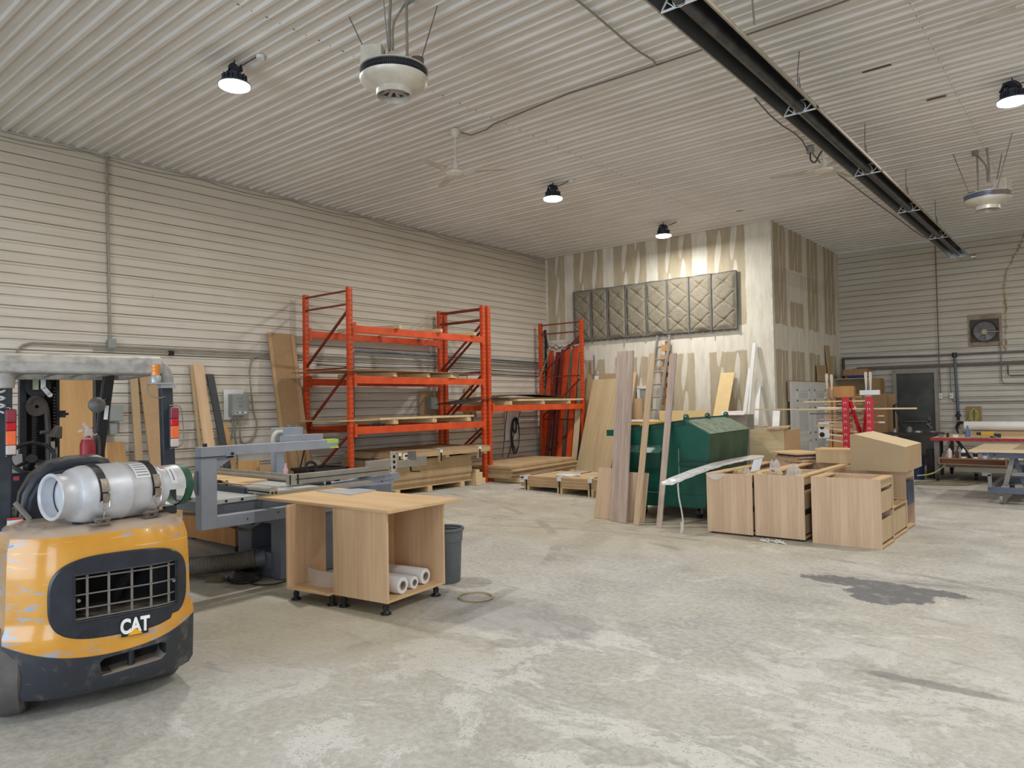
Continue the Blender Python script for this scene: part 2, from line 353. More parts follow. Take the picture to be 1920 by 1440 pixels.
# ------------------------------------------------------------------ the room
YB, XL, XR, YF, YN, H = 14.0, -10.4, 6.5, 18.5, -5.0, 5.03
m = MB(); xs = [XL-.1, -9.0, -6.5, XR+.1]; zs = [.1, .1, 0, 0]
for i in range(3):
    m.add([(xs[i], YN-.1, zs[i]), (xs[i+1], YN-.1, zs[i+1]), (xs[i+1], YF+.1, zs[i+1]), (xs[i], YF+.1, zs[i])], [(0, 1, 2, 3)])
struct('floor', m, M_floor)
def ribprof(a, b, first, period, big=(.017, .030), small=(.008, .013)):
    """polyline (position, height) of a ribbed sheet with alternating major and minor ribs"""
    out = [(a, 0)]; k = math.ceil((a-first)/(period/2)+.2)
    while True:
        c = first+k*period/2; h, wd = big if k % 2 == 0 else small
        if c+wd > b-.002: break
        if c-wd > a+.002: out += [(c-wd, 0), (c-wd*.5, h), (c+wd*.5, h), (c+wd, 0)]
        k += 1
    out.append((b, 0)); return out
def ribsheet(prof, fn, u0, u1):
    m = MB(); n = len(prof)
    m.add([fn(u0, p, h) for p, h in prof]+[fn(u1, p, h) for p, h in prof], [(i, i+1, n+i+1, n+i) for i in range(n-1)]); return m
def wallpanel(name, z0, z1, fn, u0, u1, mat, parent=None):
    o = struct(name, ribsheet(ribprof(z0, z1, 4.75, .27, (.016, .026), (.007, .011)), fn, u0, u1), mat, parent); return o
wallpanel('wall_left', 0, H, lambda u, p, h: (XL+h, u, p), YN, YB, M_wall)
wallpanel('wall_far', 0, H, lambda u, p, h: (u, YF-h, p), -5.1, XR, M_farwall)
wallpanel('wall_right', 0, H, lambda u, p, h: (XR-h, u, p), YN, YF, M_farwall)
M_ext = plain('plain_wall', (205, 200, 190), .7)
m = MB()
for x0, x1, z0, z1 in ((XL, -5.6, 0, H), (-1.2, 1.2, 0, H), (5.6, XR, 0, H), (-5.6, -1.2, 4.0, H), (1.2, 5.6, 4.0, H)): m.box(x0, x1, YN-.15, YN, z0, z1)
struct('wall_rear', m, M_ext)
ce = struct('ceiling', MB().box(XL-.1, XR+.1, YN-.1, YF+.1, H+.03, H+.1), M_ext)
seams = [XL, -5.645, -1.225, 3.2, XR]
cp = ribprof(YN, YF, 3.458, .2757, (.022, .036), (.012, .016))
for i in range(4):
    struct('ceiling_panel', ribsheet(cp, lambda u, p, h, i=i: (u, p, H+.006-h-.004*(i % 2)), seams[i]-(.03 if i else 0), seams[i+1]), M_ceil, ce)
M_dark = plain('near_black', (22, 22, 24), .7)
m = MB()                                            # open ends of the ribs and screw heads along the sheet laps
for sx in seams[1:3]:
    y = 1.6
    while y < YB:
        k = round((y-3.458)/.13785); yc = 3.458+k*.13785
        m.box(sx-.032, sx-.029, yc-.035, yc+.02, H-.006 if k % 2 else H-.010, H+.0)
        y += .13785
struct('trim_1', m, M_dark)
struct('wall_back', MB().box(XL-.02, -4.97, YB, YB+.12, 0, H+.02), M_dry_front)
struct('wall_inner', MB().box(-5.09, -4.97, YB+.12, YF, 0, H+.02), M_dry_side)
struct('trim_2', MB().box(-5.0, -4.962, YB-.006, YB+.03, 0, H), plain('corner_bead', (214, 209, 196), .8))
# ceiling/wall edge angle on the left wall
struct('trim_3', MB().box(XL, XL+.035, YN, YB, H-.03, H-.004), plain('edge_angle', (176, 168, 152), .6))
# steel service door in the far wall
d = struct('door_1', MB().box(-3.76, -3.00, YF-.05, YF-.02, .03, 2.08), plain('grimy_dark_door', (70, 72, 70), .5, var=.35, scale=2.5))
fr = MB().box(-3.84, -3.76, YF-.09, YF, 0, 2.16).box(-3.0, -2.93, YF-.09, YF, 0, 2.16).box(-3.76, -3.0, YF-.088, YF, 2.08, 2.158)
struct('door_frame', fr, plain('door_frame_paint', (150, 145, 134), .6), d)
M_steel = plain('worn_steel', (150, 150, 150), .4, .8)
struct('panic_bar', MB().box(-3.7, -3.1, YF-.10, YF-.075, .98, 1.01).box(-3.7, -3.66, YF-.1, YF-.05, .96, 1.03).box(-3.14, -3.08, YF-.1, YF-.05, .93, 1.1), plain('dull_bar', (96, 96, 94), .4, .5), d)
struct('door_handle', MB().beam((-3.16, YF-.12, .95), (-3.06, YF-.12, .85), .02, .02), M_steel, d)
struct('hinge', MB().box(-3.0, -2.985, YF-.095, YF-.05, 1.7, 1.85).box(-3.0, -2.985, YF-.095, YF-.05, .35, .5), M_steel, d)
struct('door_louver', MB().box(-3.7, -3.06, YF-.058, YF-.05, .3, .33), plain('dull_bar2', (84, 84, 82), .5), d)

# ------------------------------------------------------------------ common materials
M_oak = wood('oak_veneer_tan', (198, 162, 122), (222, 188, 150), 'z', 1.0)
M_oakp = wood('oak_veneer_pink', (188, 158, 128), (212, 184, 154), 'z', .9)
M_plank = wood('grey_oak_plank', (150, 130, 120), (190, 170, 156), 'z', 1.1, cath=1.0)
M_plankt = wood('tan_oak_plank', (178, 150, 118), (206, 180, 148), 'z', 1.2)
M_oakh = wood('oak_veneer_flat', (200, 164, 118), (224, 190, 146), 'x', 1.0)
M_oaky = wood('oak_veneer_flat_y', (200, 164, 118), (222, 190, 148), 'y', 1.0)
M_maple = board('maple_laminate', (228, 200, 146), .06, 30)
M_mdf = board('mdf_board', (178, 152, 116), .06, 60)
M_mdfl = board('mdf_board_pale', (204, 182, 146), .05, 90)
M_chip = board('particle_board', (186, 158, 120), .14, 160)
M_chipd = board('particle_board_face', (166, 138, 104), .08, 60)
M_card = board('cardboard', (160, 128, 92), .06, 20)
M_card2 = board('cardboard_light', (178, 146, 108), .06, 20)
M_pine = wood('pine_lumber', (196, 170, 128), (222, 200, 160), 'x', .9)
M_pinez = wood('pine_lumber_upright', (180, 136, 84), (206, 162, 108), 'z', .9)
M_white = plain('white_paint', (226, 226, 222), .5, var=.05)
M_blk = plain('black_plastic', (26, 27, 30), .45)
M_grey = plain('grey_enamel', (152, 160, 174), .4, var=.06, dust=.35)
M_alu = plain('aluminium', (176, 172, 162), .35, .55, var=.1, dust=.3)
M_chrome = plain('zinc', (196, 194, 188), .25, .9)
M_or = plain('orange_rack_paint', (206, 76, 30), .45, var=.18, scale=3, dust=.25)
M_ord = plain('dull_red_paint', (122, 42, 32), .5, var=.25)
M_slot = plain('rack_slot_black', (36, 30, 32), .6)
M_pipe = plain('galvanised_pipe', (150, 144, 132), .5, .3)
M_bpipe = plain('blue_steel_pipe', (96, 112, 128), .45, .4)
M_ebox = plain('electrical_grey', (142, 146, 142), .5, var=.05)
M_cable = plain('dark_cable', (46, 42, 40), .6)
M_dcard = plain('dark_film', (38, 40, 44), .35)
# ------------------------------------------------------------------ pallet racking (two bays along the left wall)
RF, RR = -9.03, -10.17
def upright(y, label, flip=0, n='rack_upright_frame', grp='orange rack uprights'):
    t = thing(n, label, 'rack upright', (RF, y, fz(RF)), 0, grp); z0 = 0.0; zt = 3.31
    D = RR-RF
    for x, nm in ((0, 'front'), (D, 'rear')):
        s = 1 if x == 0 else -1
        c = MB()                                     # open C section, web facing the aisle
        c.box(x-.004, x+.0, -.038, .038, z0, zt).box(x-.07, x, -.038, -.034, z0, zt).box(x-.07, x, .034, .038, z0, zt)
        part('post', c, M_or, t)
        sl = MB(); z = .12
        while z < zt-.05:
            sl.box(x, x+.0015, -.020, -.012, z, z+.035); sl.box(x, x+.0015, .012, .020, z, z+.035)
            sl.box(x-.055, x-.045, -.0385, -.0375, z, z+.03)
            z += .076
        o = part('slot_row', sl, M_slot, t, kind='stuff')
        part('base_plate', MB().box(x-.09, x+.03, -.06, .06, 0, .008), M_or, t)
    for z in (3.26, 3.05, 2.06, 1.08, .2):
        part('horizontal_brace', MB().box(D+.0, -.07, -.015, .015, z-.013, z+.013), M_ord, t)
    for zf, zr in ((2.97, 2.12), (2.02, 1.14), (1.04, .24)):
        part('diagonal_brace', MB().beam((-.05, 0, zf), (D-.02, 0, zr), .03, .035), M_ord, t)
    return t
up1 = upright(7.09, 'orange upright frame at the left end of the pallet rack, nearest the forklift', grp=None)
u2 = dup(up1, (RF, 10.19, fz(RF)), 0, 'left one of the two orange upright frames standing side by side in mid rack')
u3 = dup(up1, (RF, 10.34, fz(RF)), 0, 'right one of the two orange upright frames standing side by side in mid rack')
u4 = dup(up1, (RF, 13.5, fz(RF)), 0, 'orange upright frame at the far end of the rack, beside the taupe drywall')
def rbeam(x, y0, y1, z, label, h=.115):
    t = thing('rack_beam', label, 'rack beam', (x, y0, z-h), 0)
    L = y1-y0; s = 1 if x > -9.5 else -1
    part('beam_bar', MB().box(-.035, .015, .03, L-.03, 0, h), M_or, t, bevel=.004)
    for yy in (.0, L-.045): part('end_plate', MB().box(-.002, .02, yy, yy+.045, -.04, h+.045), M_or, t)
for z, n in ((2.82, 'top'), (2.03, 'middle'), (1.24, 'lowest')):
    rbeam(RF+.01, 7.13, 10.15, z, f'bright orange {n} front beam of the near rack bay')
    rbeam(RR-.01, 7.13, 10.15, z, f'orange {n} rear beam of the near rack bay against the wall')
rbeam(RF+.01, 10.38, 13.46, 1.53, 'orange front beam of the far rack bay under the dark curved sheet')
rbeam(RR-.01, 10.38, 13.46, 1.53, 'orange rear beam of the far rack bay against the wall')
# boards on the shelves
def bx(name, x0, x1, y0, y1, z0, z1, mat, label, cat, group=None, bevel=0): return solo(name, MB().box(x0, x1, y0, y1, z0, z1), mat, label, cat, group, bevel)
M_piney = wood('pine_lumber_deep', (190, 160, 116), (216, 192, 150), 'x', .8)
for i, (y, d) in enumerate(((8.02, .45), (8.97, .5), (9.83, .4))):
    solo('lumber_stick', MB().beam((RR+.02, y-d*.7, 2.85), (RF+.10, y, 2.85), .07, .06), M_piney,
         ['pine stick across the top rack beams, nearest the forklift', 'middle one of the three pine sticks across the top rack beams', 'pine stick across the top rack beams beside the twin uprights'][i], 'lumber', 'pine sticks across the top beams')
def sag(name, x0, x1, y0, y1, z, dz, th, mat, label, cat, lift=0):
    def top(u, v): return (x0+(x1-x0)*u, y0+(y1-y0)*v, z+th+dz*math.sin(PI*v)+lift*v)
    m = MB(); n = 12
    r = [[top(0, i/n), top(1, i/n), tuple(Vector(top(1, i/n))-Vector((0, 0, th))), tuple(Vector(top(0, i/n))-Vector((0, 0, th)))] for i in range(n+1)]
    m.loft(r); return solo(name, m, mat, label, cat)
sag('plywood_sheet', -10.1, -8.95, 6.72, 9.94, 2.105, .018, .012, wood('rough_ply', (134, 102, 66), (168, 134, 92), 'y', .6), 'thin weathered plywood sheet on the middle rack shelf', 'sheet', lift=-.01)
for i, y in enumerate((7.95, 8.7, 9.35)):
    solo('lumber_stick', MB().beam((RR+.04, y-.25, 2.067), (RF+.04, y, 2.067), .28 if i == 2 else .09, .07), M_piney,
         ['stick under the plywood sheet on the middle shelf, nearest the forklift', 'pale-ended stick under the plywood sheet in mid shelf', 'wide board under the right end of the plywood sheet on the middle shelf'][i], 'lumber', 'sticks under the middle shelf sheet')
sag('maple_sheet', -9.95, -8.98, 7.6, 9.82, 1.335, 0, .03, M_pine, 'pale thick panel lying on the lowest rack shelf', 'panel')
sag('chipboard_offcut', -10.05, -9.02, 6.85, 7.95, 1.33, 0, .018, M_chip, 'short chipboard panel on the lowest rack shelf nearest the forklift', 'panel')
for i, y in enumerate((7.95, 8.83, 9.7)):
    solo('lumber_stick', MB().beam((RR+.04, y-.2, 1.295), (RF+.04, y, 1.295), .12, .072), M_piney,
         ['stick under the lowest shelf panels, nearest the forklift', 'middle stick under the pale panel on the lowest shelf', 'stick under the right end of the pale panel on the lowest shelf'][i], 'lumber', 'sticks under the lowest shelf panels')
m = MB()
for k in range(14): m.tube([(RF+.02+random.uniform(-.05, .03), 7.45+k*.018, 1.245+random.uniform(0, .04)), (RF+.03, 7.5+k*.018, 1.27+random.uniform(0, .03)), (RF-.02, 7.53+k*.015, 1.25)], .008, 5)
solo('cable_heap', m, M_cable, 'small dark heap of cable on the lowest rack beam', 'cable')
for i, y in enumerate((10.9, 11.96, 12.89)):
    solo('lumber_stick', MB().beam((RR+.04, y-.2, 1.57), (RF+.04, y, 1.57), .1, .075), M_piney,
         ['stick under the boards in the far bay, beside the twin uprights', 'middle stick under the boards in the far bay', 'stick under the boards in the far bay, near the end upright'][i], 'lumber', 'sticks under the far bay boards')
sag('pale_board', -9.9, -8.98, 11.1, 13.4, 1.61, 0, .035, M_pine, 'pale thick panel on the far bay shelf', 'panel')
sag('brown_board', -10.0, -9.1, 11.0, 12.7, 1.65, .0, .03, M_chipd, 'brownish panel lying on the pale panel in the far bay', 'panel')
sag('curved_sheet', -9.7, -9.0, 9.55, 12.75, 1.56, .10, .012, plain('dark_curved_sheet', (58, 48, 42), .5), 'thin dark bowed sheet on top of the far bay boards', 'sheet', lift=.12)
ORD = ['top', 'second', 'third', 'fourth', 'fifth', 'sixth', 'seventh', 'eighth', 'ninth', 'tenth', 'eleventh', 'twelfth', 'thirteenth', 'fourteenth', 'fifteenth', 'sixteenth', 'seventeenth', 'eighteenth', 'nineteenth', 'twentieth', 'twenty-first', 'twenty-second', 'twenty-third', 'twenty-fourth']
def nth(i, n, what): return f'topmost {what}' if i == n-1 else (f'lowest {what}' if i == 0 else f'{ORD[n-1-i]} from the top, {what}')
# sheet stack under the near bay
SX0, SX1 = -10.1, -8.93
for i, y in enumerate((7.9, 8.62, 9.42)):
    solo('pallet_bearer', MB().box(SX0, SX1+.02, y-.05, y+.05, .1, .19), M_piney, ['bearer under the tall board stack, nearest the saw', 'middle bearer under the tall board stack', 'bearer under the right end of the tall board stack'][i], 'lumber', 'bearers under the tall board stack')
sh = None; SH = 23
for k in range(SH):
    zz = .19+k*.0205; dx = random.uniform(-.008, .008); dy = random.uniform(-.012, .012)
    if k < 9: dx += .006*k-.05
    if sh is None:
        sh = bx('particle_board_sheet', SX0, SX1, 7.7, 9.68, zz, zz+.018, M_chip, 'chipboard sheet in the tall stack under the near rack bay', 'sheet', 'sheets of the tall stack under the rack')
        base = sh.location.copy()
    else:
        c = sh.copy(); COL.objects.link(c); c.location = (base.x+dx, base.y+dy, zz)
    (sh if k == 0 else c)['label'] = nth(k, SH, 'chipboard sheet in the tall stack under the strapped bundle')
# upper bundle with straps and label
bs = thing('board_bundle', 'strapped bundle of brown-topped boards resting on the tall board stack', 'board bundle', (-9.45, 8.88, .662))
for k in range(4): part('board_layer', MB().box(-.68, .66, -1.12+.01*k, 1.16, .04+k*.026, .04+k*.026+.0245), M_chip if k < 3 else M_chipd, bs)
for k in range(3): part('bearer', MB().box(-.65, .64, -.95+.98*k, -.87+.98*k, 0, .04), M_piney, bs)
for y in (-1.04, -.11, .87):
    part('strap', MB().box(.655, .668, y-.012, y+.012, -.06, .148).box(-.68, .665, y-.012, y+.012, .144, .148), M_blk, bs)
    part('edge_protector', MB().box(.66, .674, y-.03, y+.03, .09, .155).box(.58, .674, y-.03, y+.03, .146, .154), M_white, bs)
    part('spacer', MB().box(.60, .655, y-.025, y+.025, -.07, .04), M_piney, bs)
lb = part('paper_label', MB().box(.66, .672, -.97, -.70, .03, .125), M_white, bs)
part('print', MB().box(.672, .6735, -.94, -.74, .07, .105).box(.672, .6735, -.92, -.78, .045, .052), M_blk, lb)
# timber offcuts beside the rack foot
k = 0
for zi, n in ((0, 3), (1, 3), (2, 2), (3, 2), (4, 1)):
    for j in range(n):
        k += 1
        y = 9.70+j*.11+zi*.02; x = -9.6+random.uniform(-.02, .02)
        o = solo('timber_offcut', MB().box(x, -8.84-.02*zi-.03*j, y, y+.10, .1+.055*zi, .1+.055*zi+.052), M_pine, f"short pine offcut {['nearest the tall board stack', 'second from the tall board stack', 'nearest the twin uprights'][j]} in the {['bottom', 'second', 'middle', 'fourth', 'top'][zi]} row of offcuts", 'timber', 'pine offcuts stacked at the rack foot')
# low stack of sheets in the far bay
fr_ = math.radians(10)
def rsheet(name, cx, cy, L, W, z0, th, rz, mat, label, cat, group=None):
    return solo(name, MB().at((cx, cy, z0), rz).box(-W/2, W/2, -L/2, L/2, 0, th), mat, label, cat, group)
LC = (-9.28, 11.45)
for i, y in enumerate((-1.0, 0, .95)):
    solo('pallet_bearer', MB().at((LC[0]+.1, LC[1], .095), .10).box(-.7, .62, y-.05, y+.05, 0, .08), M_piney, ['bearer under the low pale stack, beside the twin uprights', 'middle bearer under the low pale stack', 'bearer under the far end of the low pale stack'][i], 'lumber', 'bearers under the low pale stack')
s0 = None
for k in range(12):
    zz = .175+k*.0195; rz = .10+random.uniform(-.006, .006)
    if s0 is None:
        s0 = solo('particle_board_sheet', MB().at((LC[0], LC[1], zz), rz).box(-.70, .66, -1.22, 1.22, 0, .0175), M_chip if k < 11 else M_mdf, 'pale chipboard sheet in the low stack in the far rack bay', 'sheet', 'sheets of the low stack in the far bay'); b0 = s0.location.copy()
    else:
        c = s0.copy(); COL.objects.link(c); c.location = (b0.x+random.uniform(-.02, .02)+(.05 if k in (3, 7) else 0), b0.y+random.uniform(-.02, .03), zz); c.rotation_euler.z = rz-.10
    (s0 if k == 0 else c)['label'] = nth(k, 12, 'pale chipboard sheet in the low stack in the far rack bay')
# strapped pallet bundle in front
pb = thing('board_bundle', 'low strapped bundle of boards on bearers in front of the leaning oak panel', 'board bundle', (-7.25, 10.5, 0), math.radians(3))
for k in range(7): part('board_layer', MB().box(-.78, .78, -.52+.004*(k % 2), .52, .12+k*.026, .12+k*.026+.0245), M_chip, pb)
for x in (-.66, .02, .62):
    part('bearer', MB().box(x-.05, x+.05, -.52, .52, 0 if x > -.5 else .02, .12), M_piney, pb)
    part('strap', MB().box(x-.012, x+.012, -.534, -.525, .02, .31).box(x-.012, x+.012, -.53, .53, .303, .309), M_blk, pb)
    part('edge_protector', MB().box(x-.04, x+.04, -.538, -.528, .24, .315).box(x-.04, x+.04, -.538, -.45, .306, .313), M_white, pb)
lb = part('paper_label', MB().box(-.79, -.70, -.532, -.526, .19, .30), M_white, pb)
part('print', MB().box(-.78, -.71, -.534, -.532, .255, .285).box(-.775, -.72, -.534, -.532, .225, .232), M_blk, lb)
m = MB()
for k in range(4):
    pts = [(-7.2+math.cos(a)*(.22-.012*k)+.02*k, 10.22+math.sin(a)*(.13-.01*k), .318+.008*k+.004*math.sin(3*a)) for a in [2*PI*j/16 for j in range(16)]]
    m.tube(pts, .010, 5, closed=True)
solo('cable_coil', m, M_white, 'white coiled cable lying on the low strapped bundle', 'cable', smooth=True)
# ================================================================== forklift
def fork_paint():
    t = NT('yellow_forklift_paint'); P = t.co()
    c = t.mix(t.ramp(t.noise(P, 3, 4), .3, .7), srgb(206, 144, 48), srgb(222, 162, 66))
    st = t.noise(t.co(scale=(1.2, 1.2, 7)), 3.2, 8, .75); xz = t.xyz(P)
    edge = t.ramp(t.math('ABSOLUTE', t.math('ADD', xz[0], .02)), .12, .42, -.03, .045)
    low = t.ramp(xz[2], .33, .42, .05, 0)
    st2 = t.math('ADD', st, t.math('ADD', edge, low))
    c = t.mix(t.ramp(st2, .578, .598), c, srgb(158, 164, 180)); c = t.mix(t.ramp(st2, .665, .68), c, srgb(70, 60, 52))
    c = t.mix(t.ramp(t.noise(t.co(scale=(1, 1, 14), loc=(2, 0, 1)), 4, 4), .64, .68, 0, .7), c, srgb(240, 196, 130))
    # painted black lower band, curved like a smile
    b = t.math('ADD', .290, t.math('MULTIPLY', t.math('MULTIPLY', xz[0], xz[0]), .50))
    m = t.ramp(t.math('SUBTRACT', xz[2], b), -.003, .003, 1, 0)
    blk = t.mix(t.ramp(t.noise(P, 9, 7, .7), .5, .7), srgb(42, 46, 54), srgb(92, 88, 84)); blk = t.mix(t.ramp(st, .66, .69, 0, .6), blk, srgb(168, 156, 150))
    c = t.mix(m, c, blk)
    g = t.new('ShaderNodeNewGeometry'); nz = t.xyz(g.outputs['Normal'])[2]
    d = t.math('MULTIPLY', t.ramp(nz, .45, .95), t.ramp(t.noise(P, 7, 7, .7), .2, .5, .55, .95)); c = t.mix(d, c, srgb(186, 170, 154))
    t.col(c); t.rough(t.ramp(m, 0, 1, .22, .5)); t.b.inputs['Coat Weight'].default_value = .25; t.bump(st2, .05, .002); return t.m
M_fy = fork_paint()
M_fb = plain('forklift_black', (34, 38, 46), .42, var=.3, scale=8, dust=.5, dustcol=(150, 140, 128))
M_fguard = plain('dusty_guard', (160, 156, 150), .6, var=.22, scale=14, dust=.95, dustcol=(218, 208, 194))
M_fgpost = plain('guard_post', (44, 50, 58), .5, var=.35, scale=10)
FL = thing('forklift', 'yellow and black forklift seen from behind with a gas tank strapped on its back', 'forklift', (-4.10, 1.62, 0), math.radians(79))
def yr(x): return .13*max(0, (abs(x-.01)-.17)/.28)**2.2
def ring(z, w, ins):
    out = []; n = 20
    for k in range(n+1):
        x = -w+2*w*k/n; out.append((x, yr(x*(.45/w if w else 1)*1.0)+ins, z))
    out += [(w, .55, z), (w, .95, z), (-w, .95, z), (-w, .55, z)]
    return out
lv = [(.085, .39, .07), (.11, .435, .02), (.15, .45, 0), (.40, .455, 0), (.43, .454, .002), (.465, .442, .014), (.50, .440, .015), (.70, .435, .018), (.85, .43, .025), (.915, .415, .045), (.945, .385, .08), (.958, .33, .14)]
cw = part('counterweight', MB().loft([ring(*l) for l in lv]), M_fy, FL, smooth=True)
boolean(cw, MB().box(-.168, .348, -.1, .40, .475, .725))
boolean(cw, MB().loft([[(x-.045, y, z) for x, z in ((.012, .178), (.30, .200), (.325, .222), (.325, .278), (.30, .290), (.02, .268), (0, .25))] for y in (-.1, .16)]))
boolean(cw, MB().box(-.6, -.405, .05, .62, -.1, .29))     # wheel housing
for p_ in cw.data.polygons: p_.use_smooth = True
cw.data.set_sharp_from_angle(angle=math.radians(30))
def insidebox(x0, x1, y0, y1, z0, z1):
    m = MB(); m.box(x0, x1, y1-.005, y1, z0, z1).box(x0, x1, y0, y1, z0-.004, z0).box(x0, x1, y0, y1, z1, z1+.004).box(x0-.004, x0, y0, y1, z0, z1).box(x1, x1+.004, y0, y1, z0, z1); return m
M_fdk = plain('cavity_black', (30, 29, 30), .8, dust=.8, dustcol=(140, 130, 120))
part('radiator_cavity', insidebox(-.164, .344, .03, .38, .479, .721), M_fdk, FL)
part('cavity_hose', MB().tube([(.09, .34, .47), (.10, .30, .56), (.16, .28, .62), (.15, .33, .72)], .028, 10, smooth=2), M_fdk, FL, smooth=True)
part('radiator_bracket', MB().box(.25, .33, .20, .24, .5, .7).box(-.15, -.10, .22, .26, .5, .72), M_fdk, FL)
part('pin_recess', insidebox(-.041, .276, .03, .155, .182, .290), M_fdk, FL)
part('tow_pin', MB().frustum((.115, .06, .19), (.115, .06, .30), .018, n=12).frustum((.115, .06, .27), (.115, .06, .285), .026), M_fb, FL, smooth=True)
# black oval rear panel with the grille opening
def sup(t):
    c, s_ = math.cos(t), math.sin(t); e = .62
    x = .068+.342*math.copysign(abs(c)**e, c); z = .594+.218*math.copysign(abs(s_)**e, s_)
    z += .028*(x-.068)/.34*0; return x, z
def rsq(t, x0, x1, z0, z1):
    c, s_ = math.cos(t), math.sin(t); k = max(abs(c), abs(s_)); cx, cz = (x0+x1)/2, (z0+z1)/2
    return cx+c/k*(x1-x0)/2, cz+s_/k*(z1-z0)/2
N = 96; rings = []
def yp(x, o): return yr(x*.45/.437)+.018-o
for tt, o, mix_ in ((0, .002, 0), (0, .016, .0), (.08, .022, 0), (1, .020, 0), (1, -.02, 0)):
    r = []
    for k in range(N):
        a = 2*PI*k/N; X, Z = sup(a); x2, z2 = rsq(a, -.160, .340, .483, .717)
        x = X*(1-tt)+x2*tt; z = Z*(1-tt)+z2*tt; r.append((x, yp(x, o), z))
    rings.append(r)
part('rear_panel', MB().loft(rings, cap=False), plain('rear_panel_black', (38, 42, 52), .35, var=.25, scale=12), FL, smooth=True)
M_gb = plain('grille_bar_grey', (128, 122, 116), .5, .3)
g = MB()
for z in (.700, .617, .545, .492): g.tube([(x, yp(x, .014), z+(.0)) for x in [-.162+.5*k/10 for k in range(11)]], .0042, 6)
for x in (-.10, .0, .11, .205, .30): g.box(x-.006, x+.006, yp(x, .004), yp(x, .010), .486, .715)
part('grille_bar', g, M_gb, FL)
part('grille_frame', MB().box(-.166, -.155, yp(-.16, .024), yp(-.16, .01), .478, .722).box(.335, .346, yp(.34, .026), yp(.34, .01), .478, .722).tube([(x, yp(x, .02), .481) for x in [-.16+.5*k/8 for k in range(9)]], .005, 5).tube([(x, yp(x, .02), .720) for x in [-.16+.5*k/8 for k in range(9)]], .005, 5), M_fb, FL)
part('grille_bolt', MB().frustum((-.14, yp(-.14, .03), .59), (-.14, yp(-.14, .01), .59), .008).frustum((.325, yp(.32, .03), .61), (.325, yp(.32, .01), .61), .008), M_gb, FL)
pl = part('badge', MB().box(.055, .185, -.012, -.004, .362, .455), plain('badge_black', (28, 30, 34), .3), FL)
R1 = Matrix.Rotation(PI/2, 4, 'X')
tm_ = text_mesh('CAT', .078, .0015, .0030); tm_ = xform(tm_, Matrix.Translation((.12, -.0135, .412)) @ R1 @ Matrix.Diagonal((.92, 1.35, 1, 1)))
part('lettering', tm_, plain('badge_white', (238, 238, 236), .4), pl)
part('badge_triangle', MB().prism([(.083, .366), (.157, .366), (.12, .400)], 'y', -.0165, -.0135), plain('badge_yellow', (238, 170, 30), .4), pl)
# gas tank
T0, T1 = Vector((-.250, .13, 1.118)), Vector((.470, .40, 1.108)); ta = (T1-T0).normalized(); TL = (T1-T0).length
tank = holder('gas_tank', 'dusty white aluminium gas tank lying across the back', FL, T0)
q = ta.to_track_quat('X', 'Z'); tank.rotation_euler = q.to_euler(); tank.location = T0
M_tank = plain('tank_aluminium', (204, 206, 212), .42, .25, var=.10, scale=9, dust=.5, dustcol=(206, 200, 192), bump=.05)
part('tank_body', MB().lathe([(0, .065), (.06, .066), (.105, .078), (.138, .105), (.153, .15), (.157, .19), (.157, .345), (.1595, .35), (.1595, .362), (.157, .367), (.157, .50), (.150, .535), (.13, .565), (.09, .585), (0, .59)], 48, axis='x'), M_tank, tank, smooth=True)
part('foot_ring', MB().lathe([(.104, .07), (.104, .008), (.110, 0), (.120, 0), (.124, .006), (.118, .02), (.118, .08), (.128, .095)], 40, axis='x'), M_tank, tank, smooth=True)
col_ = MB(); n = 48
def carc(a0, a1, h0, h1, r=.122, th=.005):
    m = max(2, int((a1-a0)/(2*PI)*48)); vs = []
    for i in range(m+1):
        a = a0+(a1-a0)*i/m
        for rr, hh in ((r, h0), (r, h1), (r-th, h1), (r-th, h0)): vs.append((hh, rr*math.cos(a), rr*math.sin(a)))
    fs = [(i*4+k, (i+1)*4+k, (i+1)*4+(k+1) % 4, i*4+(k+1) % 4) for i in range(m) for k in range(4)]+[(0, 1, 2, 3), (m*4+3, m*4+2, m*4+1, m*4)]
    col_.add(vs, fs)
carc(0, 2*PI, .535, .605); carc(-.52*PI, 1.04*PI, .605, .715)
part('valve_collar', col_, M_tank, tank, smooth=True)
part('collar_band', MB().lathe([(.123, .712), (.123, .762), (.118, .765), (.116, .712)], 40, axis='x'), plain('band_green', (28, 84, 62), .5, var=.25, scale=20), tank, smooth=True, label='green painted rim of the collar')
part('valve', MB().frustum((.58, 0, 0), (.66, 0, 0), .03).frustum((.62, 0, 0), (.62, -.02, .07), .014).frustum((.64, 0, 0), (.72, .0, .0), .016), plain('brass', (150, 126, 70), .4, .8), tank, smooth=True)
M_lab = plain('paper_sticker', (226, 228, 230), .5, var=.03); M_ink = plain('sticker_ink', (120, 124, 134), .5)
def curvlab(x0, x1, a0, a1, r):
    return MB().grid(lambda u, v: (x0+(x1-x0)*u, r*math.cos(a0+(a1-a0)*v), r*math.sin(a0+(a1-a0)*v)), 4, 8)
l1 = part('sticker', curvlab(.385, .475, PI*.62, PI*.85, .1588), M_lab, tank)
for k in range(5): part('print', curvlab(.395, .465, PI*(.65+.04*k), PI*(.662+.04*k), .1595), M_ink, tank)
l2 = part('sticker', curvlab(.615, .655, PI*.66, PI*.95, .1235), M_lab, tank)
part('print', curvlab(.632, .640, PI*.70, PI*.90, .1240), M_ink, tank)
part('warning_sticker', curvlab(.585, .615, PI*.6, PI*.66, .1235), plain('red_sticker', (170, 40, 44), .5), tank)
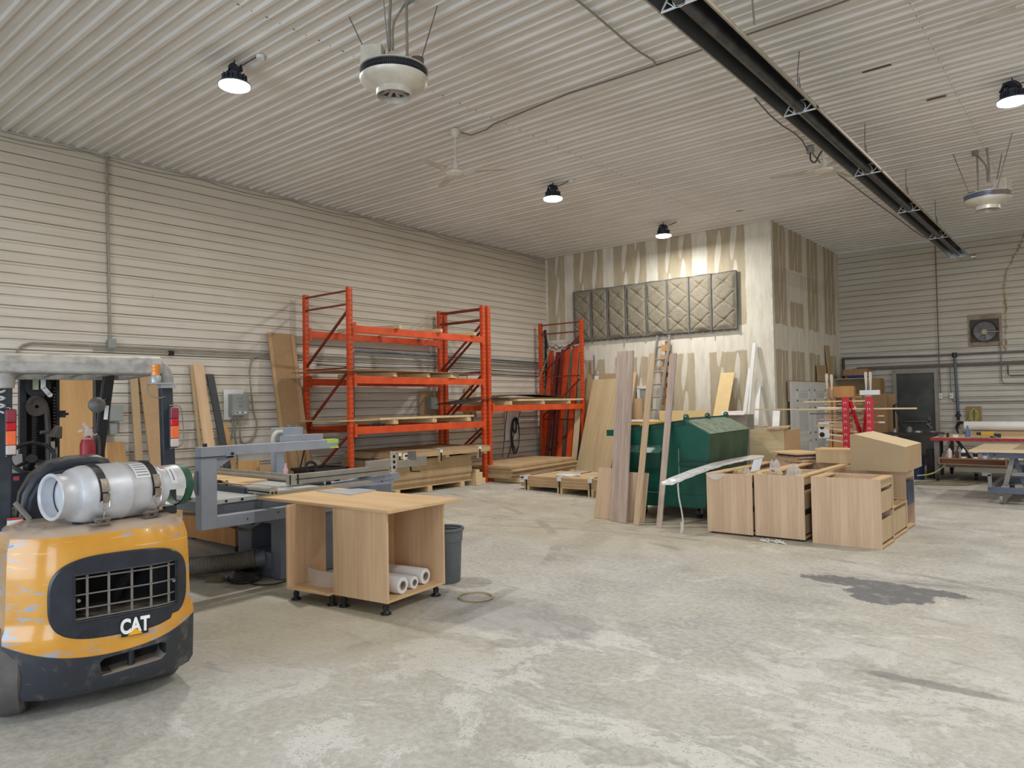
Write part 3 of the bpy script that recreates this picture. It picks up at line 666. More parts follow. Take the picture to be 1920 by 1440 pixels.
for sx in (.195, .495):
    sm_ = MB(); m = 20; r = .1605
    st = MB().grid(lambda u, v, sx=sx: (sx-.022+.044*u, r*math.cos(PI*(.12+.95*v)), r*math.sin(PI*(.12+.95*v))), 1, 20)
    part('strap', st, plain('strap_black', (44, 42, 44), .5), tank)
    # latch buckle over the front of the tank, in the tank's own frame (y negative faces the viewer)
    b = MB()
    for a0, a1, wd, rr in ((PI*.83, PI*.97, .021, .168), (PI*.985, PI*1.08, .019, .172)):
        b.grid(lambda u, v, a0=a0, a1=a1, wd=wd, rr=rr: (sx+.004-wd+2*wd*u, rr*math.cos(a0+(a1-a0)*v), rr*math.sin(a0+(a1-a0)*v)), 1, 5)
        b.grid(lambda u, v, a0=a0, a1=a1, wd=wd, rr=rr: (sx+.004-wd+2*wd*u, (rr-.006)*math.cos(a0+(a1-a0)*v), (rr-.006)*math.sin(a0+(a1-a0)*v)), 1, 5)
    part('buckle', b, plain('worn_buckle', (150, 140, 128), .35, .6, var=.25, scale=30), tank)
    pts = [(sx+.004-.02, -.166, -.03), (sx+.004-.02, -.168, -.065), (sx+.004, -.160, -.088), (sx+.026, -.168, -.065), (sx+.026, -.166, -.03)]
    part('wire_bail', MB().tube(pts, .0042, 6, smooth=2).tube([(sx+.004, -.160, -.085), (sx+.004, -.130, -.15)], .004, 6), M_chrome, tank)
for fx, fy in ((-.02, .085), (.235, .17)):
    part('tank_bracket', MB().at((fx, fy, 0), .36).box(-.05, .05, -.035, .03, .958, .968).box(-.035, -.012, -.02, .0, .965, 1.0).box(.012, .035, -.02, .0, .965, 1.0).frustum((-.04, -.01, .985), (.04, -.01, .985), .012), plain('bracket_steel', (120, 112, 104), .5, .5, var=.3), FL)
part('tank_cradle', MB().at((.11, .27, 0), .36).box(-.26, .28, -.02, .02, .955, .966).box(-.2, .22, -.05, .09, .956, .972), M_fb, FL)
# engine hood behind the seat
hp = [(-.36, .85), (-.33, 1.10), (-.28, 1.20), (-.19, 1.275), (-.08, 1.297), (.06, 1.298), (.12, 1.27), (.165, 1.18), (.19, .85)]
hood = part('seat_back', MB().loft([[(x, y, z) for x, z in hp] for y in (.62, .80)]), M_fb, FL, bevel=.035, smooth=True, seg=3)
part('seat_shell', MB().loft([[(x*.86-.015, y, .9+(z-.9)*.86) for x, z in hp] for y in (.59, .64)]), plain('seat_black', (26, 30, 42), .5), FL, bevel=.02)
part('hood', MB().box(-.40, .40, .60, 1.25, .55, .97), M_fb, FL, bevel=.03)
part('seat', MB().box(-.26, .24, .75, 1.15, .97, 1.07), plain('seat_vinyl', (28, 28, 30), .45), FL, bevel=.03)
part('clear_bag', MB().loft([[(-.22, .52, 1.06), (.06, .56, 1.20), (.08, .58, 1.18), (-.2, .54, 1.02)], [(-.24, .56, 1.14), (.0, .6, 1.24), (.02, .62, 1.22), (-.22, .58, 1.10)]]), glass('clear_plastic', (200, 200, 196), .15, .4), FL)
part('warning_sticker', MB().box(-.395, -.32, .585, .59, .935, .975), M_lab, FL)
part('sticker_band', MB().box(-.395, -.32, .582, .586, .963, .975), plain('red_sticker2', (200, 70, 50), .5), FL)
# overhead guard
gd = part('guard_rear_bar', MB().loft([[(x, .665+dy, 1.842+dz) for dy, dz in ((-.07, -.055), (-.075, .01), (-.05, .045), (.0, .058), (.07, .055), (.08, -.04), (.06, -.06))] for x in (-.46, -.42, .36, .42)]), M_fguard, FL, smooth=True, bevel=.012)
for s_, bx_, tx in ((1, .468, .445), (-1, -.405, -.402)):
    m = MB().beam((bx_, .66, .90), (tx, .66, 1.72), .072, .07, (0, 1, 0))
    part('guard_post', m, M_fgpost, FL, bevel=.008)
    e = tx; k = s_
    rr = [[(e+dx*k+k*cx, .66+dy, cz) for dx, dy in ((-.038, -.04), (.038, -.04), (.038, .04), (-.038, .04))] for cx, cz in ((0, 1.70),)]
    c_ = MB().tube([(e, .66, 1.70), (e, .66, 1.765), (e-.02*k, .66, 1.815), (e-.06*k, .66, 1.845)], .05, 12, smooth=2)
    part('guard_corner', c_, M_fguard, FL, smooth=True)
part('guard_side_rail', MB().box(-.45, -.38, .66, 1.75, 1.79, 1.86).box(.36, .43, .66, 1.75, 1.79, 1.86).box(-.42, .40, 1.68, 1.75, 1.79, 1.86), M_fguard, FL)
rb_ = [part('guard_roof_bar', MB().box(x-.02, x+.02, .70, 1.70, 1.81, 1.85), M_fguard, FL) for x in (-.25, -.08, .08, .25)]
for tx, bx_ in ((.300, .235), (-.36, -.40)):
    part('front_leg', MB().beam((tx, 1.60, 1.83), (bx_, 1.72, 1.10), .07, .06, (0, 1, 0)), M_blk, FL, bevel=.008)
part('white_decal', MB().beam((.279, 1.555, 1.60), (.272, 1.57, 1.50), .025, .004, (0, 1, 0)), M_lab, FL)
part('mirror', MB().lathe([(0, -.03), (.035, -.022), (.055, .0), (.056, .012), (0, .014)], 24, c=(.205, 1.49, 1.605), axis='y').frustum((.205, 1.5, 1.605), (.28, 1.6, 1.65), .006), plain('mirror_dusty', (108, 104, 102), .5), FL, smooth=True)
# mast with chain, sheaves and hoses
part('mast_channel', MB().box(-.22, -.18, 1.8, 1.92, .1, 1.86).box(.0, .02, 1.8, 1.92, .1, 1.86).box(-.42, -.36, 1.86, 1.98, .1, 1.86).box(.26, .32, 1.86, 1.98, .1, 1.86), M_blk, FL)
part('mast_plate', MB().box(-.18, .0, 1.9, 1.93, .1, 1.86), plain('mast_plate_black', (28, 27, 26), .6), FL)  # near-black plate between the mast channels
part('lift_cylinder', MB().frustum((-.045, 1.86, .1), (-.045, 1.86, 1.6), .03), plain('cylinder', (52, 48, 46), .4, .4), FL, smooth=True)
def sheave(cx, cy, cz, r): return MB().lathe([(.012, -.03), (r, -.03), (r-.01, -.02), (r-.012, 0), (r-.01, .02), (r, .03), (.012, .03)], 28, c=(cx, cy, cz), axis='y')
part('sheave', sheave(-.115, 1.80, 1.745, .08), plain('sheave_black', (40, 40, 42), .5), FL, smooth=True)
part('hose_reel', sheave(-.125, 1.78, 1.60, .066), plain('sheave_dusty', (74, 66, 60), .6, dust=.4), FL, smooth=True)
part('hose', MB().tube([(-.17, 1.76, 1.62), (-.15, 1.76, 1.665), (-.10, 1.76, 1.665), (-.06, 1.77, 1.58), (-.05, 1.77, 1.3), (-.05, 1.77, 1.0)], .02, 8, smooth=2), plain('hose_dusty', (66, 60, 56), .6), FL, smooth=True)
ch = MB()
for k in range(34): ch.box(-.15, -.125, 1.785, 1.80, 1.0+k*.018, 1.012+k*.018); ch.box(-.022, -.004, 1.785, 1.80, 1.0+k*.022, 1.013+k*.022)
part('chain', ch, plain('chain_steel', (64, 58, 52), .5, .5), FL, kind='stuff')
part('white_bracket', MB().beam((-.088, 1.74, 1.80), (-.088, 1.74, 1.725), .03, .01, (0, 1, 0)).beam((-.088, 1.74, 1.735), (-.05, 1.74, 1.685), .03, .01, (0, 1, 0)).frustum((-.048, 1.735, 1.683), (-.048, 1.75, 1.683), .017), M_white, FL)
part('glass_vial', MB().box(-.15, -.115, 1.735, 1.75, 1.72, 1.79), plain('pale_green_plastic', (168, 176, 150), .4), FL)
part('mast_bolt', MB().box(.02, .055, 1.78, 1.84, 1.52, 1.57).frustum((.055, 1.8, 1.545), (.075, 1.8, 1.545), .009), M_blk, FL)
# steering, dash, levers
part('steering_wheel', MB().tube([(-.215+.12*math.cos(a), 1.15+.035*math.sin(a)+.0, 1.275+.092*math.sin(a)) for a in [2*PI*k/28 for k in range(28)]], .013, 8, closed=True).tube([(-.215, 1.2, 1.26), (-.30, 1.17, 1.22)], .012).tube([(-.215, 1.2, 1.26), (-.13, 1.17, 1.24)], .012).frustum((-.215, 1.17, 1.27), (-.215, 1.35, 1.20), .03), M_blk, FL, smooth=True)
part('dashboard', MB().hexa([(-.34, 1.30, .6), (.30, 1.30, .6), (.30, 1.55, .6), (-.34, 1.55, .6)], [(-.33, 1.36, 1.22), (.28, 1.36, 1.16), (.28, 1.52, 1.18), (-.33, 1.52, 1.25)]), M_fb, FL, bevel=.02)
part('dash_plate', MB().at((-.28, 1.32, 1.23), 0, -.5).box(-.06, .03, 0, .01, -.06, .07), plain('grey_plate', (150, 146, 142), .5), FL)
part('red_tag', MB().box(-.305, -.275, 1.26, 1.265, 1.13, 1.155), plain('tag_red', (180, 60, 60), .5), FL)
part('floor_plate', MB().box(-.42, .42, 1.15, 1.78, .28, .34), M_fb, FL)
part('side_frame', MB().box(-.44, -.36, .9, 1.7, .2, .6).box(.36, .44, .9, 1.7, .2, .6), M_fb, FL)
part('lever', MB().frustum((-.12, 1.3, 1.05), (-.095, 1.24, 1.31), .009).box(-.105, -.085, 1.22, 1.25, 1.30, 1.37).frustum((-.07, 1.26, 1.1), (-.075, 1.24, 1.33), .006), M_chrome, FL)
part('work_lamp', MB().loft([[(-.105, 1.18, 1.40), (-.05, 1.18, 1.385), (-.048, 1.18, 1.465), (-.075, 1.18, 1.470)], [(-.12, 1.27, 1.40), (-.05, 1.27, 1.385), (-.045, 1.27, 1.468), (-.08, 1.27, 1.474)]]).frustum((-.12, 1.2, 1.435), (-.17, 1.2, 1.43), .012), plain('lamp_khaki', (86, 80, 66), .5), FL, bevel=.006)
part('low_lever', MB().frustum((-.29, .58, .96), (-.36, .56, 1.06), .014), plain('lever_grey', (140, 136, 130), .5), FL)
# fire extinguisher
fe = holder('fire_extinguisher', 'dusty red fire extinguisher', FL, (.066, 1.0, 1.12))
part('cylinder', MB().lathe([(0, 0), (.043, .005), (.045, .02), (.045, .23), (.036, .262), (.018, .275), (.018, .285), (0, .285)], 24), plain('extinguisher_red', (170, 40, 52), .4, dust=.9, dustcol=(214, 178, 170)), fe, smooth=True)
part('valve_head', MB().box(-.018, .022, -.014, .014, .28, .33).beam((-.0, 0, .33), (-.028, 0, .365), .02, .018).beam((-.03, 0, .322), (-.052, 0, .312), .018, .012).frustum((0, 0, .30), (.05, 0, .29), .01), plain('dusty_pink_head', (214, 200, 196), .6), fe)
part('hose', MB().tube([(.03, 0, .30), (.062, 0, .28), (.066, 0, .18), (.055, 0, .05)], .010, 8, smooth=2).tube([(.02, .01, .33), (.05, .01, .345), (.06, .01, .31)], .003), plain('hose_grey', (90, 80, 78), .6), fe, smooth=True)
# tail lights
M_tr = plain('lens_dark_red', (132, 46, 58), .3, dust=.3); M_tr2 = plain('lens_red', (190, 20, 34), .25); M_to = plain('lens_orange', (236, 108, 60), .3); M_tc = plain('lens_clear', (196, 182, 176), .3)
for x0, x1, s_ in ((.452, .500, 1), (-.402, -.355, -1)):
    hs = part('tail_lamp_housing', MB().box(x0-.006, x1+.004, .575, .605, 1.322, 1.582).box(min(x0, x1)-.002, max(x0, x1), .60, .63, 1.4, 1.5), M_fb, FL, bevel=.008)
    for z0, z1, mt, nm in ((1.508, 1.577, M_tr, 'red_lens'), (1.462, 1.506, M_tr2, 'red_lens'), (1.382, 1.46, M_to, 'orange_lens'), (1.328, 1.38, M_tc, 'clear_lens')):
        part(nm, MB().box(x0, x1, .560, .58, z0, z1), mt, hs, bevel=.005)
    part('wire_guard', MB().tube([(x0+s_*.0, .59, 1.59), (x1+.02*s_, .585, 1.59), (x1+.028*s_, .585, 1.5), (x1+.035*s_, .585, 1.42), (x1+.03*s_, .585, 1.33), (x0, .59, 1.318)], .004, 5, smooth=2), M_pipe, hs, smooth=True)
# beacon
bc = part('beacon_base', MB().lathe([(0, 0), (.033, 0), (.034, .035), (.026, .05), (0, .05)], 24, c=(.373, .60, 1.732)).box(.33, .47, .56, .64, 1.724, 1.733).box(.40, .49, .58, .68, 1.700, 1.726), plain('beacon_clear_base', (170, 172, 170), .3, .3), FL, smooth=True)
part('beacon_lens', MB().lathe([(.025, 0), (.025, .022), (.027, .024), (.024, .028), (.025, .048), (.026, .05), (.024, .064), (0, .068)], 24, c=(.373, .60, 1.782)), plain('amber_lens', (232, 140, 44), .25, coat=.5), bc, smooth=True, label='amber beacon lens')
part('beacon_cable', MB().tube([(.34, .6, 1.735), (.318, .59, 1.70), (.34, .59, 1.65), (.39, .6, 1.635), (.43, .62, 1.645)], .0045, 6, smooth=3), M_pipe, bc, smooth=True)
part('cable_coil', MB().tube([(-.41, .61, 1.60+.006*k+.0) for k in range(2)], .004).tube([(-.43+.025*math.cos(k*.9), .6+.025*math.sin(k*.9), 1.56+.006*k) for k in range(22)], .006, 6), plain('coil_white', (196, 198, 200), .4), FL, smooth=True)
# wheels
def wheel(x, y, r, wd, steer=0):
    wh = MB().at((x, y, r), steer)
    wh.lathe([(.0, -wd/2+.02), (r*.42, -wd/2+.02), (r*.45, -wd/2+.005), (r*.58, -wd/2), (r*.92, -wd/2), (r, -wd/2+.02), (r, wd/2-.02), (r*.92, wd/2), (r*.5, wd/2), (0, wd/2-.02)], 40, axis='x'); return wh
M_tyre = plain('grey_tyre', (92, 88, 86), .75, var=.2, scale=10)
for x, y, r in ((-.395, .30, .225), (.33, .34, .20)):
    o = part('steer_wheel', wheel(x, y, r, .14, -.22 if x < 0 else 0), M_tyre, FL, smooth=True)
    part('wheel_hub', MB().at((x, y, r), -.22 if x < 0 else 0).frustum((-.082, 0, 0), (-.05, 0, 0), r*.42, n=24).frustum((-.095, 0, 0), (-.05, 0, 0), r*.15, n=12), plain('rusty_hub', (96, 72, 62), .7), o)
for x in (-.40, .36): part('drive_wheel', wheel(x, 1.6, .25, .17), M_tyre, FL, smooth=True)
# ================================================================== sliding panel saw
M_greyd = plain('grey_enamel_dark', (112, 118, 128), .45, var=.08)
M_cast = plain('cast_table_top', (198, 202, 200), .35, .2, var=.06, scale=3)
M_navy = plain('navy_enamel', (44, 54, 72), .4)
SW = thing('panel_saw', 'grey panel saw with a C-shaped overhead guard arm, standing between forklift and rack', 'panel saw', (-6.3, 3.9, 0))
def sp(name, mb, mat, **k): return part(name, mb, mat, SW, world=True, **k)
bc_ = MB().box(-6.55, -5.83, 3.76, 5.0, .01, .60)
body = sp('saw_cabinet', bc_, M_greyd, bevel=.006)
_o = MB().at((-6.3, 3.9, 0)); 
body.modifiers.clear()
cutm = MB().box(-6.31+6.3, -5.98+6.3, 3.6-3.9, 4.3-3.9, .24, .50); boolean(body, cutm)
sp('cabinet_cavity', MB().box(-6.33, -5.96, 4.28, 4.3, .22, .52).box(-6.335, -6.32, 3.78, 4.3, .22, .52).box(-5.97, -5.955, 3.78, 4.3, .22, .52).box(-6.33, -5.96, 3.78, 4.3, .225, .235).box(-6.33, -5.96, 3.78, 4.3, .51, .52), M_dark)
sp('motor_column', MB().box(-6.18, -6.10, 3.9, 4.1, .23, .52), M_navy)
sp('hose_port', MB().box(-6.2, -5.95, 3.735, 3.76, .10, .24).frustum((-6.08, 3.76, .18), (-6.14, 3.66, .165), .075, n=20), M_greyd)
sp('lower_beam', MB().box(-8.0, -5.97, 3.30, 5.2, .62, .735), M_greyd, bevel=.004)
sp('table_top', MB().box(-7.9, -5.94, 3.19, 4.36, .742, .782), M_cast, bevel=.003)
sp('edge_bolt', MB().frustum((-5.938, 3.3, .762), (-5.93, 3.3, .762), .010).frustum((-5.938, 3.45, .762), (-5.93, 3.45, .762), .012).frustum((-6.35, 3.192, .762), (-6.35, 3.18, .762), .010), M_dark)
rail = sp('table_rail', MB().box(-5.95, -5.905, 3.60, 4.9, .765, .786).box(-6.0, -5.96, 3.60, 4.9, .783, .790), M_alu)
sp('insert_strip', MB().box(-7.2, -6.0, 4.05, 4.09, .782, .785).box(-6.6, -5.98, 3.85, 3.88, .782, .785).box(-6.35, -6.30, 3.9, 4.9, .783, .787), M_alu)
sp('sliding_carriage', MB().box(-8.5, -6.5, 4.42, 4.62, .70, .80).box(-8.5, -6.5, 4.40, 4.44, .79, .825).box(-8.5, -6.5, 4.60, 4.64, .79, .835), M_alu, bevel=.004)
sp('carriage_base', MB().box(-8.4, -6.2, 4.46, 4.7, .58, .70), M_greyd)
sp('outrigger_beam', MB().hexa([(-6.48, 4.35, .70), (-6.34, 4.35, .70), (-6.34, 5.66, .725), (-6.48, 5.66, .725)], [(-6.48, 4.35, .745), (-6.34, 4.35, .745), (-6.34, 5.64, .795), (-6.48, 5.64, .795)]), M_grey, bevel=.004)
sp('outrigger_leg', MB().hexa([(-6.45, 5.36, 0), (-6.36, 5.36, 0), (-6.36, 5.48, 0), (-6.45, 5.48, 0)], [(-6.45, 5.42, .73), (-6.36, 5.42, .73), (-6.36, 5.58, .73), (-6.45, 5.58, .73)]).box(-6.43, -6.38, 4.95, 5.5, .55, .72), M_grey)
sp('outrigger_block', MB().box(-6.42, -6.28, 5.05, 5.22, .79, .83), M_alu, bevel=.004)
# blade
sp('saw_blade', MB().lathe([(0, -.002), (.15, -.002), (.15, .002), (0, .002)], 48, c=(-6.32, 4.46, .70), axis='x'), plain('blade_steel', (104, 100, 96), .35, .7), smooth=True)
sp('riving_knife', MB().box(-6.325, -6.318, 4.62, 4.68, .74, .83).box(-6.34, -6.30, 4.72, 4.78, .78, .84), M_blk)
# crosscut fence
fe_ = sp('crosscut_fence', MB().box(-6.30, -6.24, 4.13, 5.42, .80, .90).box(-6.30, -6.235, 5.12, 5.45, .88, .965), M_alu, bevel=.003)
sp('fence_slot', MB().box(-6.236, -6.232, 4.2, 5.4, .845, .852).box(-6.236, -6.23, 4.13, 4.14, .80, .9).box(-6.236, -6.23, 4.22, 4.23, .80, .9), M_dark)
pl_ = sp('fence_end_plate', MB().loft([[(x, y, z) for y, z in ((5.43, .83), (5.48, .81), (5.52, .86), (5.52, 1.0), (5.49, 1.045), (5.43, 1.05))] for x in (-6.245, -6.232)]), plain('bright_aluminium', (206, 206, 204), .3, .5), bevel=.002)
for z in (.87, .93, .99):
    part('plate_hole', MB().frustum((-6.233, 5.475, z), (-6.229, 5.475, z), .019, n=14), M_dark, SW, world=True)
sp('fence_extension', MB().box(-6.29, -6.25, 5.45, 6.0, .855, .935).box(-6.29, -6.25, 5.82, 6.0, .93, .965), M_alu, bevel=.003)
sp('flip_stop', MB().box(-6.30, -6.24, 5.74, 5.82, .93, 1.03), plain('stop_grey', (130, 130, 126), .4, .4))
sp('clamp_lever', MB().frustum((-6.27, 5.76, .86), (-6.27, 5.76, .80), .012).frustum((-6.27, 5.76, .80), (-6.22, 5.86, .79), .007), M_blk)
sp('fence_knob', MB().frustum((-6.27, 5.2, .96), (-6.27, 5.2, .995), .014), M_blk)
# overhead guard arm
ga = sp('guard_arm', MB().box(-5.87, -5.77, 2.99, 4.36, 1.165, 1.248), M_grey, bevel=.004)
sp('arm_post', MB().box(-5.87, -5.77, 2.99, 3.13, .565, 1.158), M_grey, bevel=.006)
sp('lower_arm', MB().box(-5.868, -5.772, 3.13, 4.35, .565, .665), M_grey, bevel=.004)
sp('post_cap', MB().box(-5.875, -5.765, 2.985, 3.28, 1.15, 1.160), M_greyd)
sp('gusset', MB().prism([(3.13, 1.15), (3.30, 1.15), (3.13, 1.05)], 'x', -5.84, -5.80).box(-5.87, -5.765, 3.21, 3.29, 1.15, 1.20), M_grey)
sp('arm_bolt', MB().frustum((-5.765, 3.26, 1.18), (-5.75, 3.26, 1.18), .012).frustum((-5.82, 3.05, 1.248), (-5.82, 3.05, 1.275), .018).frustum((-5.77, 3.4, .61), (-5.762, 3.4, .61), .006).frustum((-5.77, 3.7, .63), (-5.762, 3.7, .63), .006), M_blk)
M_tape = plain('lime_tape', (176, 202, 96), .5)
sp('lime_tape', MB().box(-5.769, -5.766, 4.23, 4.365, 1.215, 1.25).box(-5.769, -5.766, 4.26, 4.365, 1.165, 1.185).box(-5.87, -5.768, 4.23, 4.365, 1.248, 1.251), M_tape)
sp('arm_vent', MB().loft([[(x, 2.985, .85), (x, 2.97, .9), (x, 2.97, 1.0), (x, 2.985, 1.05)] for x in (-5.86, -5.82)]), M_greyd)
# second arm with the blade hood
sp('hood_arm', MB().box(-7.46, -7.34, 4.74, 5.33, 1.17, 1.24).box(-7.46, -7.36, 4.7, 5.06, 1.18, 1.33), M_grey, bevel=.004)
sp('hood_knob', MB().frustum((-7.4, 4.9, 1.33), (-7.4, 4.9, 1.36), .03).frustum((-7.4, 5.0, 1.33), (-7.4, 5.0, 1.35), .02), M_greyd)
sp('hood_column', MB().box(-7.5, -7.38, 4.72, 4.82, .6, 1.2), M_grey)
sp('hood_hose', MB().tube([(-7.36, 4.78, 1.28), (-7.36, 4.70, 1.28), (-7.36, 4.66, 1.22), (-7.36, 4.66, 1.15)], .028, 12, smooth=2), plain('pale_hose', (186, 182, 170), .5), smooth=True)
# rip fence on the table
sp('rip_fence', MB().box(-6.9, -6.12, 3.58, 3.66, .782, .835), M_navy, bevel=.004)
sp('fence_extrusion', MB().box(-6.13, -5.74, 3.60, 3.68, .79, .845), M_alu, bevel=.003)
sp('extrusion_slot', MB().box(-5.742, -5.738, 3.615, 3.635, .80, .82).box(-5.742, -5.738, 3.65, 3.67, .80, .82).box(-6.1, -5.75, 3.597, 3.6, .81, .822), M_dark)
# wheel-shaped base skirt and cable clip
sp('saw_foot', MB().box(-6.5, -6.4, 3.80, 3.9, 0, .01).box(-5.95, -5.85, 3.8, 3.9, 0, .01), M_dark)
sp('cable_run', MB().tube([(-6.9, 3.4, .56), (-6.55, 3.5, .56), (-6.4, 3.6, .45), (-6.2, 3.65, .43), (-6.0, 3.6, .50), (-5.9, 3.62, .55)], .014, 8, smooth=3), plain('grey_cable', (104, 100, 96), .5), smooth=True)
# dust hose: ribbed
hp_ = [Vector(p) for p in ((-6.10, 3.68, .19), (-6.25, 3.52, .15), (-6.5, 3.35, .11), (-6.9, 3.1, .09), (-7.4, 2.9, .09))]
def bez(pts, t):
    while len(pts) > 1: pts = [a.lerp(b, t) for a, b in zip(pts, pts[1:])]
    return pts[0]
hm = MB(); rings = []; NN = 120
for i in range(NN+1):
    p = bez(hp_, i/NN); d = (bez(hp_, min(1, i/NN+.01))-bez(hp_, max(0, i/NN-.01))).normalized(); u = d.cross(Vector((0, 0, 1))).normalized(); v = u.cross(d)
    r = .082 if i % 3 else .074
    rings.append([tuple(p+u*(math.cos(a)*r)+v*(math.sin(a)*r)) for a in [2*PI*k/18 for k in range(18)]])
hm.loft(rings)
solo('dust_hose', hm, plain('dust_hose_grey', (118, 112, 104), .5), 'ribbed grey dust hose running from the saw cabinet towards the forklift', 'hose', smooth=True)
solo('wood_sheet', MB().box(-8.35, -6.95, 3.75, 4.33, .785, .803), M_oaky, 'tan wood sheet lying on the saw table behind the rip fence', 'sheet')
solo('push_stick', MB().box(-6.72, -6.28, 3.66, 3.74, .838, .850).at((-6.65, 3.66, .852), -.25).box(-.10, .18, -.012, .012, 0, .02), M_oaky, 'thin wooden push stick with offcut lying on the rip fence', 'push stick')
solo('clamp_handle', MB().frustum((-6.80, 3.62, .855), (-6.62, 3.62, .862), .022, .014).frustum((-6.5, 3.62, .836), (-6.5, 3.62, .88), .01), M_blk, 'black clamp handle lying on the rip fence', 'handle')
# oak case behind the saw
oc = thing('oak_case', 'tan oak drawer case on black feet in the shade under the saw table', 'cabinet', (-7.75, 4.1, 0), 0)
part('case_box', MB().box(-.6, .55, -.0, .45, .10, .52), wood('oak_orange', (160, 108, 58), (182, 128, 74), 'z', 1), oc, bevel=.003)
for x in (-.45, .47): part('foot', MB().frustum((x, .06, 0), (x, .06, .10), .022).frustum((x, .06, 0), (x, .06, .012), .04).box(x-.06, x+.06, .02, .10, .094, .10), M_blk, oc)
# things on the floor by the saw
cc = MB()
for k in range(7):
    cc.tube([(-6.12+math.cos(a)*(.16+.02*math.sin(k)), 3.56+math.sin(a)*(.13-.008*k)+.01*k, .012+.012*k+.006*math.sin(2*a+k)) for a in [2*PI*j/24 for j in range(24)]], .0075, 6, closed=True)
cc.tube([(-6.0, 3.5, .02), (-5.8, 3.52, .012), (-5.65, 3.66, .02), (-5.6, 3.9, .12)], .0075, 6, smooth=3)
solo('cable_coil', cc, M_cable, 'black power cable coiled on the floor in front of the saw', 'cable', smooth=True)
solo('wood_block', MB().at((-6.28, 3.38, 0), .5).box(-.075, .075, -.035, .035, 0, .045), board('grey_block', (112, 104, 88)), 'small grey wood block on the floor between forklift and saw', 'block', bevel=.002)
pm = MB(); pm.grid(lambda u, v: (-6.42+.32*u, 3.46+.16*v, .02+.05*math.sin(PI*u)*math.sin(PI*v)+.015*math.sin(13*u+4)*math.sin(9*v)), 14, 8)
solo('plastic_wrap', pm, glass('milky_plastic', (214, 214, 220), .2, .55), 'crumpled clear plastic wrap on the floor beside the small wood block', 'plastic wrap', smooth=True)
# ================================================================== base cabinets in front of the saw
KX, KY, KA = -4.18, 3.592, math.radians(7)
CB = thing('open_base_cabinet', 'oak base cabinet with open side holding rolls of stretch film', 'cabinet', (KX, KY, 0), KA)
def pan(name, x0, x1, y0, y1, z0, z1, mat, par, **k): return part(name, MB().box(x0, x1, y0, y1, z0, z1), mat, par, bevel=.0015, **k)
z0, z1 = .092, .768
pan('side_panel', -.545, 0, 0, .018, z0, z1, M_oak, CB)
pan('side_panel', -.545, 0, .677, .695, z0, z1, M_oak, CB)
pan('back_panel', -.545, -.530, .018, .677, z0, z1, M_oak, CB)
pan('bottom_panel', -.53, -.004, .018, .677, z0, z0+.018, M_oaky, CB)
pan('top_rail', -.10, -.004, .018, .677, z1-.018, z1, M_oaky, CB)
def foot(x, y, par):
    o = part('leg', MB().frustum((x, y, .008), (x, y, .092), .017, n=14).frustum((x, y, 0), (x, y, .012), .040, n=18).frustum((x, y, .012), (x, y, .03), .03, .018, n=14).frustum((x, y, .035), (x, y, .06), .024, n=8).box(x-.028, x+.028, y-.028, y+.028, .086, .092), M_blk, par, smooth=True); return o
for x, y in ((-.055, .04), (-.055, .64), (-.49, .04), (-.49, .64)): foot(x, y, CB)
CL = thing('open_base_cabinet', 'oak base cabinet with open front holding a clear face visor', 'cabinet', (KX, KY, 0), KA)
xl = -1.045
pan('side_panel', xl, xl+.018, -.055, .36, z0, z1, M_oak, CL)
pan('side_panel', -.565, -.547, -.0, .58, z0, z1, M_oak, CL)
pan('bottom_panel', xl+.018, -.565, -.053, .40, z0, z0+.018, M_oakh, CL)
for x, y in ((-.99, .0), (-.60, .02), (-.99, .34), (-.60, .34)): foot(x, y, CL)
# board on top of both cabinets
solo('oak_worktop_board', MB().at((-4.11, 3.55, .770), math.radians(2.6)).box(-1.63, 0, 0, .80, 0, .024), M_oakh, 'large flat oak veneer board lying across both open base cabinets', 'board', bevel=.002)
solo('grey_sheet', MB().at((-5.09, 3.97, .795), math.radians(3)).loft([[(-.52, .05, z), (0, 0, z), (-.06, .36, z), (-.30, .36, z)] for z in (0, .006)]), plain('grey_laminate', (178, 184, 188), .4, var=.12, scale=4), 'grey laminate sheet lying on the back edge of the oak board', 'sheet')
def roll(y, r, L, x1, label, zoff=0, tone=(226, 226, 228)):
    t = thing('film_roll', label, 'film roll', tuple(Matrix.Translation((KX, KY, 0)) @ Matrix.Rotation(KA, 4, 'Z') @ Vector((x1-L/2, y, .110+zoff))), KA+.03, 'rolls of stretch film in the open cabinet')
    part('film', MB().lathe([(r*.52, -L/2), (r*.96, -L/2), (r, -L/2+.01), (r, L/2-.01), (r*.96, L/2), (r*.52, L/2)], 36, c=(0, 0, r), axis='x'), plain('stretch_film', tone, .18, var=.03, coat=.6), t, smooth=True)
    part('cardboard_core', MB().lathe([(r*.52, -L/2), (r*.52, L/2+.004), (r*.40, L/2+.004), (r*.40, -L/2)], 24, c=(0, 0, r), axis='x'), plain('core_card', (150, 128, 118), .8), t, smooth=True)
roll(.22, .066, .44, -.05, 'largest white stretch film roll, nearest the cabinet side')
roll(.385, .050, .36, -.07, 'smallest pinkish stretch film roll between the two larger ones', tone=(200, 190, 188))
roll(.545, .064, .44, -.09, 'white stretch film roll beside the far cabinet side')
vz = MB().at(tuple(Matrix.Translation((KX, KY, 0)) @ Matrix.Rotation(KA, 4, 'Z') @ Vector((-.80, .20, .112))), KA)
vz.grid(lambda u, v: ((.19+.02*v)*math.cos(PI*(1+u)), -(.15)*math.sin(PI*(u))-.02, .01+.14*v*(1-.35*abs(u-.35))), 20, 6)
solo('face_visor', vz, glass('visor_plastic', (208, 198, 192), .15, .55), 'clear curved face visor lying in the open front cabinet', 'visor', smooth=True)
